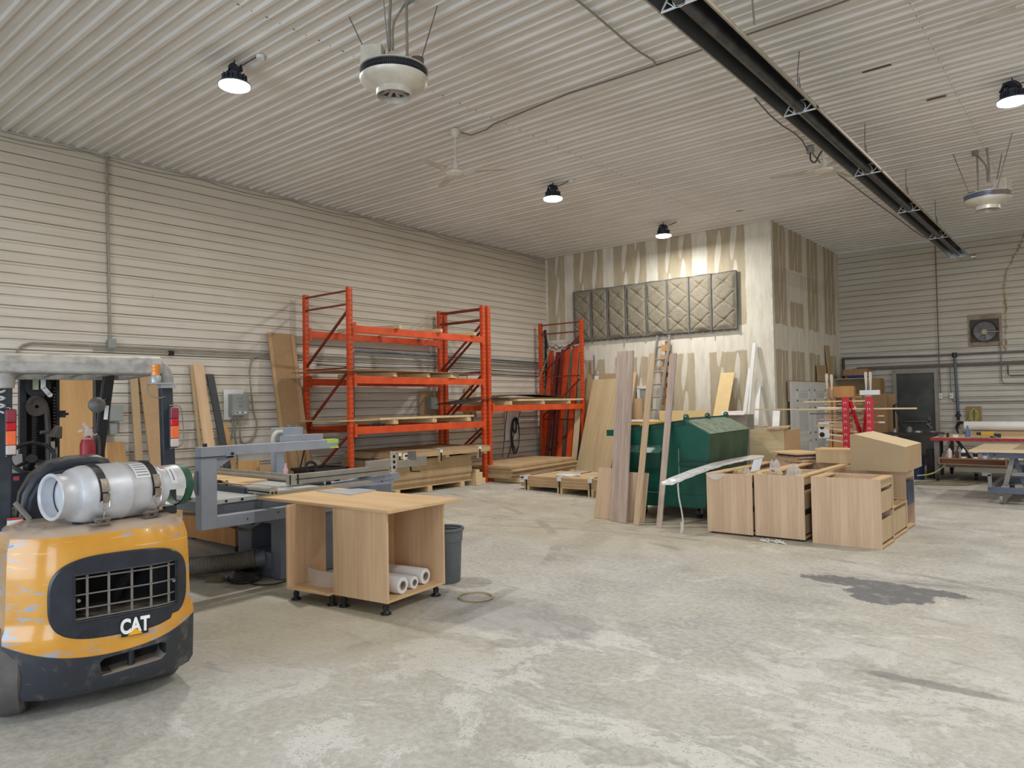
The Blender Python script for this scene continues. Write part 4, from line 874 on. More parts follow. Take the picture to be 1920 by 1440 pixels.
# bin behind the cabinets
gcx, gcy = -4.60, 4.62
bn = thing('waste_bin', 'round dark grey plastic waste bin behind the open oak cabinets', 'bin', (gcx, gcy, 0))
M_bin = plain('bin_grey', (92, 98, 102), .5, var=.06)
part('bin_body', MB().lathe([(0, .01), (.128, 0), (.135, .01), (.150, .36), (.158, .362), (.160, .45), (.152, .455), (.146, .45), (.13, .02), (0, .02)], 40), M_bin, bn, smooth=True)
part('bin_rim', MB().lathe([(.152, .45), (.172, .452), (.176, .462), (.172, .475), (.155, .475), (.15, .462)], 40), M_bin, bn, smooth=True)
# ================================================================== things along the left wall
WL = XL+.03
def lean_wall(name, y0, y1, ztop, xfoot, th, mat, label, cat, shift=0, group=None):
    """a board standing on the floor at xfoot and leaning on the left wall"""
    z0 = fz(-10)+.0; m = MB()
    m.hexa([(xfoot, y0, z0), (xfoot, y1, z0), (xfoot-th, y1, z0), (xfoot-th, y0, z0)], [(WL+th, y0+shift, ztop), (WL+th, y1+shift, ztop), (WL, y1+shift, ztop), (WL, y0+shift, ztop)])
    return reorient(solo(name, m, mat, label, cat, group, bevel=.001), (WL-xfoot, shift, ztop-z0), (0, 1, 0))
lean_wall('oak_sheet', 3.12, 3.99, 2.03, -9.95, .019, wood('oak_golden', (176, 132, 80), (196, 154, 100), 'z', .8), 'wide golden oak panel leaning on the wall behind the forklift mast', 'panel')
lean_wall('oak_offcut', 4.03, 4.26, 1.14, -9.9, .019, wood('oak_golden', (1,)*3, (1,)*3), 'short golden oak board leaning on the wall behind the fire extinguisher', 'board', shift=.02)
lean_wall('brown_board', 4.32, 4.42, 2.27, -9.98, .03, M_mdf, 'narrow brown board edge leaning on the wall left of the tall tan board', 'panel', shift=.03)
lean_wall('tan_board', 4.49, 4.83, 2.22, -9.84, .02, M_card2, 'tall tan board leaning on the wall behind the amber beacon', 'board', shift=-.02)
lean_wall('oak_plank', 5.31, 5.47, 2.22, -9.92, .02, M_oak, 'narrow oak plank leaning on the wall left of the grey switch box', 'plank', shift=-.06)
lean_wall('oak_plank', 5.25, 5.30, 2.21, -10.0, .02, M_mdf, 'thin brown edge board behind the narrow oak plank', 'plank', shift=-.05)
lean_wall('black_board', 5.57, 5.68, 2.08, -9.86, .02, M_dcard, 'black painted board leaning on the wall between oak plank and switch box', 'board', shift=-.11)
lean_wall('oak_offcut', 5.70, 5.80, 1.36, -9.9, .02, wood('oak_golden', (1,)*3, (1,)*3), 'short tan offcut leaning on the wall below the switch box', 'board', shift=-.03)
bm_ = thing('tall_brown_panel', 'tall brown board with raised side strips leaning on the wall beside the orange rack', 'panel', (-9.95, 6.55, fz(-10)))
def lw(y0, y1, o, za, zb):
    # point on the leaning plane, offset o towards the room
    def P(y, z): 
        t = z/2.72; x = (0+(WL+.02+9.95)*t)+o; return (x, y-.10*t, z)
    return [P(y0, za), P(y1, za), P(y1, zb), P(y0, zb)]
def slab(y0, y1, o0, o1, za, zb): return MB().hexa(lw(y0, y1, o0, za, zb), lw(y0, y1, o1, za, zb))
part('panel_face', slab(0, .49, 0, .02, 0, 2.66), M_card, bm_)
part('side_strip', slab(0, .06, .02, .034, 0, 2.66), M_card2, bm_)
part('side_strip', slab(.42, .49, .02, .034, 0, 2.64), M_card2, bm_)
part('lower_strip', slab(.13, .25, .02, .03, 0, 1.0), M_card2, bm_); part('lower_strip', slab(.28, .38, .02, .03, 0, 1.0), M_card2, bm_)
# electrical
def ebox(name, x, y, z, w, h, d, label, back=None):
    t = thing(name, label, 'electrical box', (x, y, z))
    if back: part('backing_board', MB().box(-.02, 0, back[0], back[1], back[2], back[3]), back[4], t)
    part('box_body', MB().box(0, d, -w/2, w/2, 0, h), M_ebox, t, bevel=.004)
    part('cover', MB().box(d, d+.006, -w/2+.008, w/2-.008, .01, h-.01), M_ebox, t, bevel=.002)
    return t
sb = ebox('switch_box', WL+.02, 5.93, 1.45, .27, .33, .12, 'grey electrical switch box with faded marks on a white board, behind the saw', (-.20, .12, -.06, .40, M_white))
part('switch_lever', MB().box(.04, .09, .14, .165, .2, .25).box(.05, .08, .135, .15, .12, .26), M_ebox, sb)
mk = MB()
for zz, ys in ((.25, (-.05, -.02, .01)), (.20, (-.045, -.02, .005, .03)), (.155, (-.03, .0)), (.125, (-.04, -.01, .015))):
    for yy in ys: mk.box(.126, .1272, yy, yy+.012, zz, zz+.022)
part('faded_marks', mk, plain('faint_ink', (104, 106, 104), .6), sb, kind='stuff')
part('sticker', MB().box(.126, .128, -.09, .10, .035, .06), M_lab, sb); part('print', MB().box(.128, .1285, -.085, -.03, .04, .055).box(.128, .1285, .0, .05, .04, .055), M_blk, sb)
part('conduit_stub', MB().frustum((.06, -.06, 0), (.06, -.06, -.06), .014).frustum((.06, .0, 0), (.06, .0, -.06), .014).frustum((.06, .06, 0), (.06, .06, -.06), .014), M_pipe, sb)
eb = ebox('junction_box', WL+.02, 10.16, 1.47, .40, .24, .11, 'grey electrical box on a brown wooden board behind the rack', (-.40, .18, -.13, .36, M_mdf))
part('sticker', MB().box(.117, .119, .06, .13, .03, .08), M_lab, eb)
ebox('disconnect_box', WL+.03, 4.14, 1.42, .17, .22, .12, 'grey electrical box on the wall behind the forklift guard')
ebox('outlet_box', WL+.03, 4.12, 1.24, .10, .16, .07, 'small grey outlet box below the box behind the forklift guard')
solo('wall_plug', MB().box(WL, WL+.05, 4.9, 4.96, 2.34, 2.40), M_dark, 'small dark knockout on the wall above the leaning boards', 'bracket')
solo('fire_alarm', MB().box(WL, WL+.06, 7.03, 7.17, 1.28, 1.44), plain('alarm_red', (168, 30, 44), .4), 'small red pull box on the wall beside the left rack upright', 'alarm box', bevel=.006)
jb2 = thing('junction_box', 'small grey junction box where the wall conduit meets the vertical pipe', 'electrical box', (WL, 4.12, 2.40))
part('box_body', MB().box(0, .07, -.05, .05, 0, .12), M_ebox, jb2, bevel=.003)
def pipe(name, pts, r, mat, label, cat='pipe', smooth=0, closed=False): return solo(name, MB().tube(pts, r, 8, smooth=smooth, closed=closed), mat, label, cat, smooth=True)
pipe('conduit', [(WL+.02, 4.07, 4.99), (WL+.02, 4.11, 2.5)], .018, M_pipe, 'vertical white-painted conduit running down the left wall from the ceiling', 'conduit')
ptsx = [(WL+.02, y, 2.42-.012*abs(y-7)) for y in (3.6, 5, 6.4, 7, 9, 11, 13.9)]
pipe('conduit', [(WL+.02, 3.0, 1.9), (WL+.02, 3.02, 2.30), (WL+.02, 3.12, 2.42)]+[(WL+.02, y, 2.42) for y in (3.4, 5, 7, 9, 11, 13.9)], .015, M_pipe, 'long horizontal grey conduit along the left wall at rack middle height', 'conduit', smooth=1)
pipe('conduit', [(WL+.02, y, 2.37) for y in (3.9, 8, 13.9)], .011, M_pipe, 'thin horizontal conduit just below the long one on the left wall', 'conduit')
pipe('cable_run', [(WL+.02, y, 2.28+.02*math.sin(y*1.3)) for y in [7.4+.4*k for k in range(17)]], .010, M_cable, 'dark sagging cable along the left wall behind the rack', 'cable')
pipe('cable_run', [(WL+.02, y, 2.20+.015*math.sin(y*1.7+1)) for y in [10.0+.3*k for k in range(13)]], .010, M_cable, 'lower dark cable along the wall behind the far rack bay', 'cable')
pipe('air_pipe', [(WL+.04, 8.15, .9), (WL+.04, 8.15, 2.50), (WL+.04, 8.2, 2.54), (WL+.04, 10.8, 2.53), (WL+.04, 13.9, 2.50)], .020, M_bpipe, 'blue-grey compressed air pipe on the left wall behind the rack')
pipe('conduit', [(WL+.02, 6.40, 2.40), (WL+.02, 6.22, 2.37), (WL+.02, 6.15, 2.20), (WL+.02, 6.16, 2.0), (WL+.02, 6.22, 1.45), (WL+.02, 6.28, 1.35), (WL+.02, 6.25, 1.15), (WL+.02, 6.1, 1.0), (WL+.02, 5.98, 1.05), (WL+.06, 5.97, 1.40)], .013, M_pipe, 'curved flexible conduit looping from the wall pipe into the switch box', 'conduit', smooth=2)
pipe('conduit', [(WL+.06, 5.90, 1.42), (WL+.04, 5.88, 1.2), (WL+.02, 5.93, 1.0), (WL+.02, 5.95, .5)], .013, M_pipe, 'flexible conduit dropping straight below the switch box', 'conduit', smooth=2)
pipe('conduit', [(WL+.06, 5.85, 1.42), (WL+.04, 5.84, 1.1), (WL+.02, 5.70, .95)], .012, M_pipe, 'short flexible conduit bending left below the switch box', 'conduit', smooth=2)
sg = []
for i in range(60):
    y = 2.0+11.9*i/59; sg.append((XL+.05, y, H-.05-.05*abs(math.sin(PI*(y-.7)/1.55))))
pipe('cable_run', sg, .007, M_pipe, 'thin cable sagging between clips along the top of the left wall', 'cable')
pipe('cable_run', [(WL+.02, 10.75, 2.22), (WL+.02, 11.1, 2.2), (WL+.02, 11.16, 2.0), (WL+.04, 11.25, 1.85)], .008, M_cable, 'cable dropping to the small wooden board behind the far bay', 'cable', smooth=1)
bx('wood_block_board', WL, WL+.02, 11.05, 11.4, 1.28, 1.90, M_mdf, 'small wooden backing board on the wall behind the far rack bay', 'board')
pipe('cable_run', [(WL+.04, 11.2, 1.4), (WL+.04, 11.3, 1.05), (WL+.04, 11.75, .6), (WL+.04, 11.85, .3), (WL+.04, 11.8, .12)], .007, M_cable, 'thin cable curving down the wall below the far rack bay', 'cable', smooth=2)
pipe('steel_rod', [(WL+.04, 12.9, 1.5), (WL+.5, 11.7, .12)], .009, M_cable, 'thin dark rod leaning on the wall under the far rack bay', 'rod')
pipe('steel_rod', [(WL+.03, 12.4, 1.45), (WL+.25, 11.9, .12)], .007, M_cable, 'second thin dark rod crossing the first under the far rack bay', 'rod')
m = MB()
for k in range(4): m.tube([(WL+.05+.01*k, 12.63+.15*math.cos(a)*(1-.05*k), .83+.40*math.sin(a)*(1-.03*k)+.02*k) for a in [2*PI*j/20 for j in range(20)]], .008, 5, closed=True)
for k in range(5): m.tube([(WL+.06, 12.60+.06*math.cos(a)+.008*k, 1.05+.16*math.sin(a)) for a in [2*PI*j/14 for j in range(14)]], .006, 5, closed=True)
solo('cable_coil', m, M_blk, 'coil of black cable hanging on the wall under the far rack bay', 'cable', smooth=True)
solo('white_panel_plate', MB().box(WL, WL+.012, 12.35, 12.85, .75, 1.42), M_white, 'white plate on the wall behind the hanging black cable coil', 'plate')
# scraps piled on the floor behind the saw
for i, (y, z, w, h, r) in enumerate(((5.72, .1, .22, .62, .05), (5.86, .1, .34, .68, .0), (6.12, .1, .22, .60, -.05), (6.30, .1, .18, .56, .1), (5.98, .1, .30, .50, .03), (5.70, .1, .14, .50, 0))):
    solo('board_offcut', MB().at((-9.95+.05*i, y, z), PI/2+r).box(-w/2, w/2, -.01, .01, 0, h), (M_card2, wood('oak_golden', (1,)*3, (1,)*3))[i % 2],
         ['leftmost tan offcut in the pile below the switch box', 'widest tan offcut in the pile behind the saw table', 'tan offcut in the pile between widest one and tall brown panel', 'rightmost tan offcut of the pile behind the saw', 'front tan offcut in the middle of the pile behind the saw', 'small tan offcut at the left front of the pile behind the saw'][i], 'offcut', 'wood offcuts piled behind the saw')
# dark tub with brush under the rack end
tb = thing('plastic_tub', 'black plastic tub with scraps standing between tall brown panel and rack', 'tub', (-9.35, 6.72, .1))
part('tub_body', MB().loft([[(-.22, -.24, 0), (.22, -.24, 0), (.22, .24, 0), (-.22, .24, 0)], [(-.27, -.30, .52), (.27, -.30, .52), (.27, .30, .52), (-.27, .30, .52)]]), M_blk, tb, bevel=.02)
part('tub_rim', MB().box(-.29, .29, -.32, -.29, .50, .54).box(-.29, .29, .29, .32, .50, .54).box(.26, .29, -.32, .32, .50, .54).box(-.29, -.26, -.32, .32, .50, .54), M_blk, tb, bevel=.006)
part('scrap_heap', MB().grid(lambda u, v: (-.25+.5*u, -.28+.56*v, .50+.05*math.sin(7*u+2)*math.sin(5*v+1)), 8, 8), M_cable, tb, smooth=True)
pipe('broom_handle', [(-9.7, 6.55, .4), (-10.0, 6.95, 1.05)], .012, M_blk, 'thin dark broom handle leaning between tub and rack upright', 'broom')
m = MB().tube([(-9.15, 6.42+.09*math.cos(a), .68+.07*math.sin(a)) for a in [2*PI*k/16 for k in range(16)]], .02, 6, closed=True)
solo('black_cable_loop', m, M_blk, 'thick black loop of strap hanging on the left edge of the black tub', 'strap', smooth=True)
solo('squeeze_bottle', MB().lathe([(0, 0), (.025, 0), (.028, .05), (.012, .08), (.01, .12), (0, .12)], 14, c=(-6.9, 4.52, .84)), plain('pinkish_bottle', (206, 170, 178), .4), 'small pinkish bottle standing on the sliding carriage of the saw', 'bottle', smooth=True)
# ================================================================== back corner: beams, panels against the drywall
bi = 0
lab_b = ['wide orange beam leaning in the corner, leftmost of the bundle', 'dull red beam in the corner bundle beside the wide leftmost one', 'dark steel channel in the corner bundle', 'orange-red beam in mid corner bundle', 'dark red beam in the corner bundle behind the end upright brace', 'orange beam in the corner bundle with its top at brace height', 'grey steel channel in the corner bundle', 'bright orange beam, rightmost of the corner bundle', 'dark beam standing behind the rightmost orange one', 'thin red beam between grey channel and rightmost orange beam', 'brown steel beam at the left back of the corner bundle']
M_steeld = plain('dark_steel', (60, 54, 52), .5, .3); M_steelg = plain('grey_channel', (120, 116, 114), .5, .3)
for i, (xb, xt, mt, w, zt, yb) in enumerate(((-10.12, -10.22, M_or, .13, 2.80, 13.4), (-10.02, -10.02, M_ord, .09, 2.75, 13.35), (-9.92, -9.92, M_steeld, .08, 2.74, 13.45), (-9.82, -9.88, M_ord, .08, 2.8, 13.35), (-9.74, -9.80, M_or, .07, 2.72, 13.4), (-9.62, -9.72, M_or, .09, 2.84, 13.3), (-9.54, -9.60, M_steelg, .06, 2.8, 13.45), (-9.32, -9.50, M_or, .14, 2.86, 13.25), (-9.42, -9.46, M_steeld, .06, 2.72, 13.5), (-9.46, -9.54, M_ord, .06, 2.85, 13.35), (-9.97, -10.05, M_steeld, .06, 2.5, 13.6))):
    solo('steel_beam', MB().beam((xb, yb, .1), (xt, 13.93, zt), w, .04, (0, 1, 0)), mt, lab_b[i], 'beam', 'steel beams leaning in the corner', bevel=.003)
solo('steel_bar', MB().box(-10.36, -10.33, 13.86, 13.9, .1, 3.3).beam((-10.34, 13.85, 3.28), (-10.28, 13.85, 2.85), .05, .04), M_steeld, 'thin dark bent bar standing tallest in the corner', 'bar')
solo('steel_rod', MB().tube([(-9.78, 13.3, 2.78), (-9.6, 12.4, 1.72)], .009, 6), M_steelg, 'thin pale rod leaning from the beam tops to the far bay shelf', 'rod')
m = MB()
for k in range(8): m.tube([(-10.1+.09*k+random.uniform(-.03, .03), 13.6, 2.76+random.uniform(0, .08)), (-10.0+.1*k, 13.55, 2.88+random.uniform(-.05, .03)), (-9.9+.08*k+random.uniform(-.05, .1), 13.6, 2.78)], .008, 5, smooth=2)
m.tube([(-9.5, 13.6, 2.86), (-9.2, 13.6, 2.90), (-9.12, 13.6, 2.88)], .012, 6)
solo('wire_tangle', m, M_steeld, 'tangle of wire and hooks on top of the leaning steel beams', 'wire')
pipe('conduit', [(-8.98, 13.9, .1), (-9.02, 13.92, 2.62)], .018, M_steelg, 'thin grey pipe standing against the drywall behind the end upright', 'pipe')
def lean_back(name, x0, x1, zt, yfoot, ytop, th, mat, label, cat, shift=0, group=None, z0=None):
    z0 = fz((x0+x1)/2) if z0 is None else z0
    m = MB().hexa([(x0, yfoot, z0), (x1, yfoot, z0), (x1, yfoot+th, z0), (x0, yfoot+th, z0)], [(x0+shift, ytop-th, zt), (x1+shift, ytop-th, zt), (x1+shift, ytop, zt), (x0+shift, ytop, zt)])
    return reorient(solo(name, m, mat, label, cat, group, bevel=.001), (shift, ytop-yfoot-th, zt-z0), (1, 0, 0))
lean_back('brown_board', -9.22, -8.22, 2.19, 13.55, 13.97, .02, M_mdf, 'brown board leaning on the drywall, just showing above the large oak panel', 'board')
lean_back('white_strip', -8.99, -8.88, 2.15, 13.48, 13.9, .012, M_white, 'white strip between brown board and large oak panel', 'strip')
lean_back('oak_sheet', -8.98, -8.12, 2.06, 13.05, 13.68, .02, wood('oak_sand', (186, 162, 122), (206, 184, 146), 'z', 1.0), 'large pale oak panel leaning on the drywall left of the dumpster', 'panel', shift=.10)
lean_back('oak_sheet', -8.16, -7.96, 2.20, 13.3, 13.9, .02, M_oak, 'narrow tan oak panel showing beside the wide grey plank', 'panel', shift=.05)
m = MB(); n = 12      # bowed sheet
m.loft([[(-9.36+.0*k, 13.15+.35*math.sin(PI*k/n)*.3+.03*k, .06+1.44*k/n) if 0 else (-9.28+.06*(1-k/n), 13.2+.028*k, .06+1.44*k/n), (-9.14+.05*math.sin(PI*.5*(1-k/n)), 13.2+.028*k, .06+1.44*k/n), (-9.14+.05*math.sin(PI*.5*(1-k/n)), 13.212+.028*k, .06+1.44*k/n), (-9.28+.06*(1-k/n), 13.212+.028*k, .06+1.44*k/n)] for k in range(n+1)])
solo('cream_sheet', m, M_mdfl, 'narrow cream sheet standing beside the end upright and the large oak panel', 'sheet')
lean_back('maple_sheet', -6.15, -5.86, 2.10, 13.2, 13.95, .018, M_maple, 'yellow maple panel leaning on the drywall behind the green dumpster', 'panel', shift=.13)
solo('maple_board', MB().box(-7.1, -6.05, 13.35, 13.37, .0, 1.36), M_maple, 'long low yellow maple board standing behind the green dumpster', 'board')
lean_back('white_trim', -5.44, -5.37, 2.66, 13.3, 13.95, .03, M_white, 'tall white trim board leaning near the drywall corner', 'trim board', shift=.09)
lean_back('white_trim', -5.50, -5.43, 2.16, 13.2, 13.85, .03, M_white, 'shorter white trim board in front of the tall one near the drywall corner', 'trim board', shift=.09)
lean_back('white_trim', -5.14, -5.06, 1.95, 13.1, 13.93, .02, M_white, 'white trim board leaning at the drywall corner', 'trim board', shift=-.14)
bx('cardboard_box', -5.62, -5.2, 13.15, 13.5, 0, 1.28, plain('grey_box', (150, 142, 134), .8), 'grey carton with open flaps standing behind the dumpster', 'box')
solo('box_flap', MB().at((-5.45, 13.1, 1.30), .3, .25).box(-.2, .22, -.12, .14, 0, .012), plain('flap_white', (206, 198, 190), .8), 'pale open flap lying on top of the grey carton', 'flap')
# aluminium extension ladder
ld = thing('extension_ladder', 'aluminium extension ladder leaning on the drywall under the quilted blanket', 'ladder', (-7.3, 13.2, fz(-7.3)))
M_lad = plain('ladder_aluminium', (176, 176, 174), .35, .6)
def lp(x, z, o=0): t = z/2.95; return (x+.20*t, .0+.66*t-o, z)
for x, o in ((-.25, 0), (.03, 0), (.06, .05), (-.22, .05)):
    part('rail', MB().beam(lp(x, 0, o), lp(x, 2.9 if o == 0 else 2.86, o), .03, .07, (0, 1, 0)), M_lad, ld)
zz = .3
while zz < 2.8: part('rung', MB().frustum(lp(-.24, zz, .02), lp(.05, zz, .02), .017, n=8), M_lad, ld, smooth=True); zz += .262
lh = thing('wooden_stack', 'tall stack of tan wooden blocks visible behind the ladder rungs', 'wood blocks', (-7.12, 13.78, 0))
for k in range(11): part('wood_piece', MB().box(-.10-.06*(1-k/11), .06-.02*k/11, -.05, .1, .35+k*.225, .35+k*.225+.13), wood('orange_pine', (176, 124, 70), (206, 156, 100), 'z', 2), lh)
part('back_strip', MB().box(-.08, .03, .08, .12, 0, 2.82), wood('brown_pine', (124, 84, 50), (150, 106, 66), 'z', 2), lh)
solo('cardboard_tube', MB().lathe([(0, 0), (.10, 0), (.10, 1.62), (.085, 1.62), (.085, .1), (0, .1)], 24, c=(-7.50, 13.2, 0)), M_card2, 'brown cardboard tube standing beside the ladder behind the dumpster', 'tube', smooth=True)
wr = thing('white_window_frame', 'small white frame on the drywall behind the leaning planks', 'frame', (-7.8, 13.96, 0))
part('frame_bar', MB().box(-.14, .20, -.02, .03, 1.83, 1.89), M_white, wr); part('frame_bar', MB().box(-.14, -.08, -.02, .03, 1.4, 1.84), M_white, wr)
part('opening', MB().box(-.08, .20, .0, .03, 1.4, 1.83), plain('dull_green_grey', (150, 152, 142), .7), wr)
cr = thing('yellow_crate', 'yellow and black crate with white strips on top, behind the dumpster', 'crate', (-7.2, 12.75, 0))
M_yel = plain('crate_yellow', (206, 164, 66), .6)
part('crate_body', MB().box(-.35, .45, -.2, .2, .0, 1.16), M_yel, cr)
part('white_board', MB().box(-.40, .30, -.22, .2, 1.16, 1.19), M_white, cr); part('dark_slot', MB().box(-.3, .1, -.215, -.2, 1.0, 1.10), M_blk, cr)
# quilted sound blanket: eight panels
qb = thing('quilted_blanket', 'row of eight grey-green quilted insulation panels hung high on the taupe drywall', 'blanket', (-7.6, YB-.03, 2.97))
def quiltmat():
    t = NT('quilt_fabric'); n = t.noise(t.co(scale=(6, 1, 14)), 3, 5, .7); c = t.mix(t.ramp(n, .3, .7), srgb(122, 114, 98), srgb(142, 134, 116)); t.col(c); t.rough(.9); t.bump(n, .3, .006); return t.m
M_q = quiltmat(); M_qs = plain('quilt_binding', (96, 100, 100), .7)
qx = [-9.55, -9.07, -8.63, -8.16, -7.66, -7.17, -6.67, -6.18, -5.66]
for i in range(8):
    a, b = qx[i]+7.6, qx[i+1]+7.6; hgt = 1.14; w_ = b-a
    def qf(u, v, a=a, w_=w_, hgt=hgt):
        x = a+.012+(w_-.024)*u; z = v*hgt; e = min(1, min(u, 1-u)*9)*min(1, min(v, 1-v)*14)
        d = -.035-.035*e
        c = (v*3) % 1; dd = min(abs(u-c), abs(u-(1-c))); near = math.exp(-(dd/.055)**2); dash = .5+.5*math.cos(v*3*2*PI*2)
        cen = math.exp(-((u-.5)/.10)**2-((c-.5)/.10)**2)
        return (x, d+.030*near*(.55+.45*dash)*e+.012*cen+.004*math.sin(13*u+7*i)*math.sin(17*v), z+.012*math.sin(6*x)*(1 if v < .02 else 0))
    p_ = part('quilt_panel', MB().grid(qf, 26, 60).box(a, b, -.02, .02, 0, hgt), M_q, qb, smooth=True)
    part('binding', MB().tube([(a+.004, -.055, -.02-.05*(i % 2)), (a+.004, -.06, .3), (a, -.055, .8), (a+.006, -.055, hgt+.01)], .013, 6), M_qs, qb, smooth=True)
part('binding', MB().tube([(qx[8]+7.6, -.03, -.03), (qx[8]+7.6+.01, -.03, 1.15)], .02, 6), M_qs, qb)
part('hem', MB().tube([(qx[0]+7.6+3.9*k/40, -.03, 1.145+.006*math.sin(k)) for k in range(41)], .012, 6), M_qs, qb, smooth=True)
hem = MB()
for k in range(26):
    x = -1.9+3.8*k/25; hem.loft([[(x-.075, -.03, .0), (x+.075, -.03, .0), (x+.05, -.02, -.03), (x-.05, -.02, -.03)], [(x-.075, -.05, .0), (x+.075, -.05, .0), (x+.05, -.03, -.03), (x-.05, -.03, -.03)]])
part('ragged_hem', hem, M_qs, qb, kind='stuff')
# ================================================================== green dumpster
M_gr = plain('dumpster_green', (14, 84, 68), .38, var=.12, scale=4, dust=.35, dustcol=(150, 166, 150))
M_gr2 = plain('dumpster_green_dark', (12, 66, 54), .45, var=.15, scale=4)
M_gsc = plain('scratch_white', (186, 200, 190), .6)
DU = thing('dumpster', 'dark green steel dumpster with sloped dusty lid standing behind leaning planks', 'dumpster', (-3.97, 8.85, 0), math.radians(5))
body = [(-1.20, .16), (-.10, .16), (-.02, 1.12), (-.35, 1.295), (-1.37, 1.165), (-1.42, .62)]
LD = 1.70
for y in (0, LD-.012):
    part('end_panel', MB().prism(body, 'y', y, y+.012), M_gr, DU)
part('bottom_panel', MB().box(-1.20, -.10, 0, LD, .155, .168), M_gr2, DU)
part('side_panel', MB().hexa([(-.10, .012, .16), (-.112, .012, .16), (-.112, LD-.012, .16), (-.10, LD-.012, .16)], [(-.02, .012, 1.12), (-.032, .012, 1.12), (-.032, LD-.012, 1.12), (-.02, LD-.012, 1.12)]), plain('dusty_green_side', (38, 74, 56), .45, var=.3, scale=5, dust=.2), DU)
part('left_panel', MB().prism([(-1.20, .16), (-1.21, .17), (-1.43, .62), (-1.38, 1.165), (-1.36, 1.16), (-1.41, .62)], 'y', .012, LD-.012), M_gr2, DU)
M_lid = plain('dusty_lid', (78, 104, 86), .5, var=.2, scale=3, dust=.85, dustcol=(146, 160, 140))
part('lid', MB().hexa([(-.015, -.01, 1.118), (-.345, -.01, 1.294), (-.345, LD, 1.294), (-.015, LD, 1.118)], [(-.005, -.01, 1.128), (-.345, -.01, 1.308), (-.345, LD, 1.308), (-.005, LD, 1.128)]), M_lid, DU)
part('rear_lid', MB().hexa([(-1.37, -.01, 1.168), (-.365, -.01, 1.296), (-.365, LD, 1.296), (-1.37, LD, 1.168)], [(-1.37, -.01, 1.178), (-.365, -.01, 1.306), (-.365, LD, 1.306), (-1.37, LD, 1.178)]), M_gr2, DU)
part('ridge_plate', MB().box(-.365, -.350, -.01, LD, 1.27, 1.33), M_gr, DU)
for y in (.02, .84, LD-.06):
    part('lid_lug', MB().prism([(-.385, 1.26), (-.31, 1.26), (-.32, 1.36), (-.335, 1.38), (-.365, 1.38), (-.38, 1.36)], 'y', y, y+.05), M_gr, DU, bevel=.004)
    part('lug_hole', MB().frustum((-.35, y-.004, 1.353), (-.35, y+.0, 1.353), .011, n=10), M_gsc, DU)
part('corner_ledge', MB().box(-1.49, -1.37, -.02, LD, 1.085, 1.17), M_gr, DU)
part('top_band', MB().beam((-1.37, -.008, 1.145), (-.35, -.008, 1.262), .012, .045), M_gr2, DU)
pk = part('fork_pocket', MB().hexa([(-1.22, -.10, .66), (-.66, -.10, .66), (-.66, 0, .66), (-1.22, 0, .66)], [(-1.24, -.13, .875), (-.66, -.13, .875), (-.66, 0, .875), (-1.24, 0, .875)]), M_gr2, DU, bevel=.004)
part('pocket_roof', MB().hexa([(-1.24, -.13, .875), (-.66, -.13, .875), (-.66, 0, .875), (-1.24, 0, .875)], [(-1.24, -.02, .96), (-.62, -.02, .975), (-.62, 0, .975), (-1.24, 0, .96)]), M_gr, DU)
part('pocket_rag', MB().at((-1.08, -.10, .885), .2).grid(lambda u, v: (.09*u-.06, .05*v, .02*math.sin(4*u+v)+.008), 6, 4), plain('pinkish_rag', (190, 168, 176), .8), DU, smooth=True)
part('weld_rib', MB().box(-.448, -.436, -.008, 0, .44, .97), M_gr2, DU)
part('side_channel', MB().box(-.44, -.055, -.025, 0, .70, .76).box(-.44, -.055, -.012, 0, .76, .80), M_gr2, DU, bevel=.004)
part('scratch', MB().box(-.446, -.440, -.0115, -.010, .47, .93), M_gsc, DU)
part('lower_seam', MB().box(-1.15, -.11, -.004, 0, .325, .333), M_gr2, DU)
part('scratch', MB().box(-.93, -.70, -.0052, -.0045, .335, .339), M_gsc, DU)
for x, y in ((-1.05, .2), (-.25, .2), (-1.05, 1.5), (-.25, 1.5)):
    cs = part('caster', MB().frustum((x-.025, y, .075), (x+.025, y, .075), .075, n=18), M_blk, DU, smooth=True)
    part('caster_fork', MB().box(x-.04, x-.028, y-.03, y+.03, .06, .155).box(x+.028, x+.04, y-.03, y+.03, .06, .155), M_steel, cs)
# planks leaning on the dumpster
def plank(b0, b1, t0, t1, th, mat, name, label, cat='plank', group=None):
    b0, b1, t0, t1 = map(Vector, (b0, b1, t0, t1)); n = (b1-b0).cross(t0-b0).normalized()*th
    if n.y < 0: n = -n
    lift = Vector((0, 0, .004))
    m = MB().hexa([b0+lift, b1+lift, b1+n+lift, b0+n+lift], [t0, t1, t1+n, t0+n]); return reorient(solo(name, m, mat, label, cat, group, bevel=.001), t0-b0, b1-b0)
plank((-5.11, 8.19, 0), (-4.83, 8.13, 0), (-5.52, 9.14, 2.29), (-5.25, 9.14, 2.29), .02, M_plank, 'oak_plank', 'widest grey-pink oak plank leaning on the green dumpster')
plank((-4.71, 8.10, 0), (-4.62, 8.07, 0), (-5.04, 9.22, 2.24), (-4.95, 9.22, 2.24), .02, M_plankt, 'oak_plank', 'narrow tan plank leaning on the dumpster, between the grey ones')
plank((-4.36, 8.05, 0), (-4.29, 8.05, 0), (-4.72, 9.22, 2.22), (-4.62, 9.23, 2.22), .02, M_plank, 'oak_plank', 'narrow grey-pink plank leaning on the dumpster, rightmost of the three')
plank((-5.43, 8.30, 0), (-5.13, 8.27, 0), (-5.48, 8.52, .66), (-5.18, 8.50, .66), .02, M_oakp, 'oak_sheet', 'short pink oak panel leaning behind the left edge of the widest plank', 'panel')
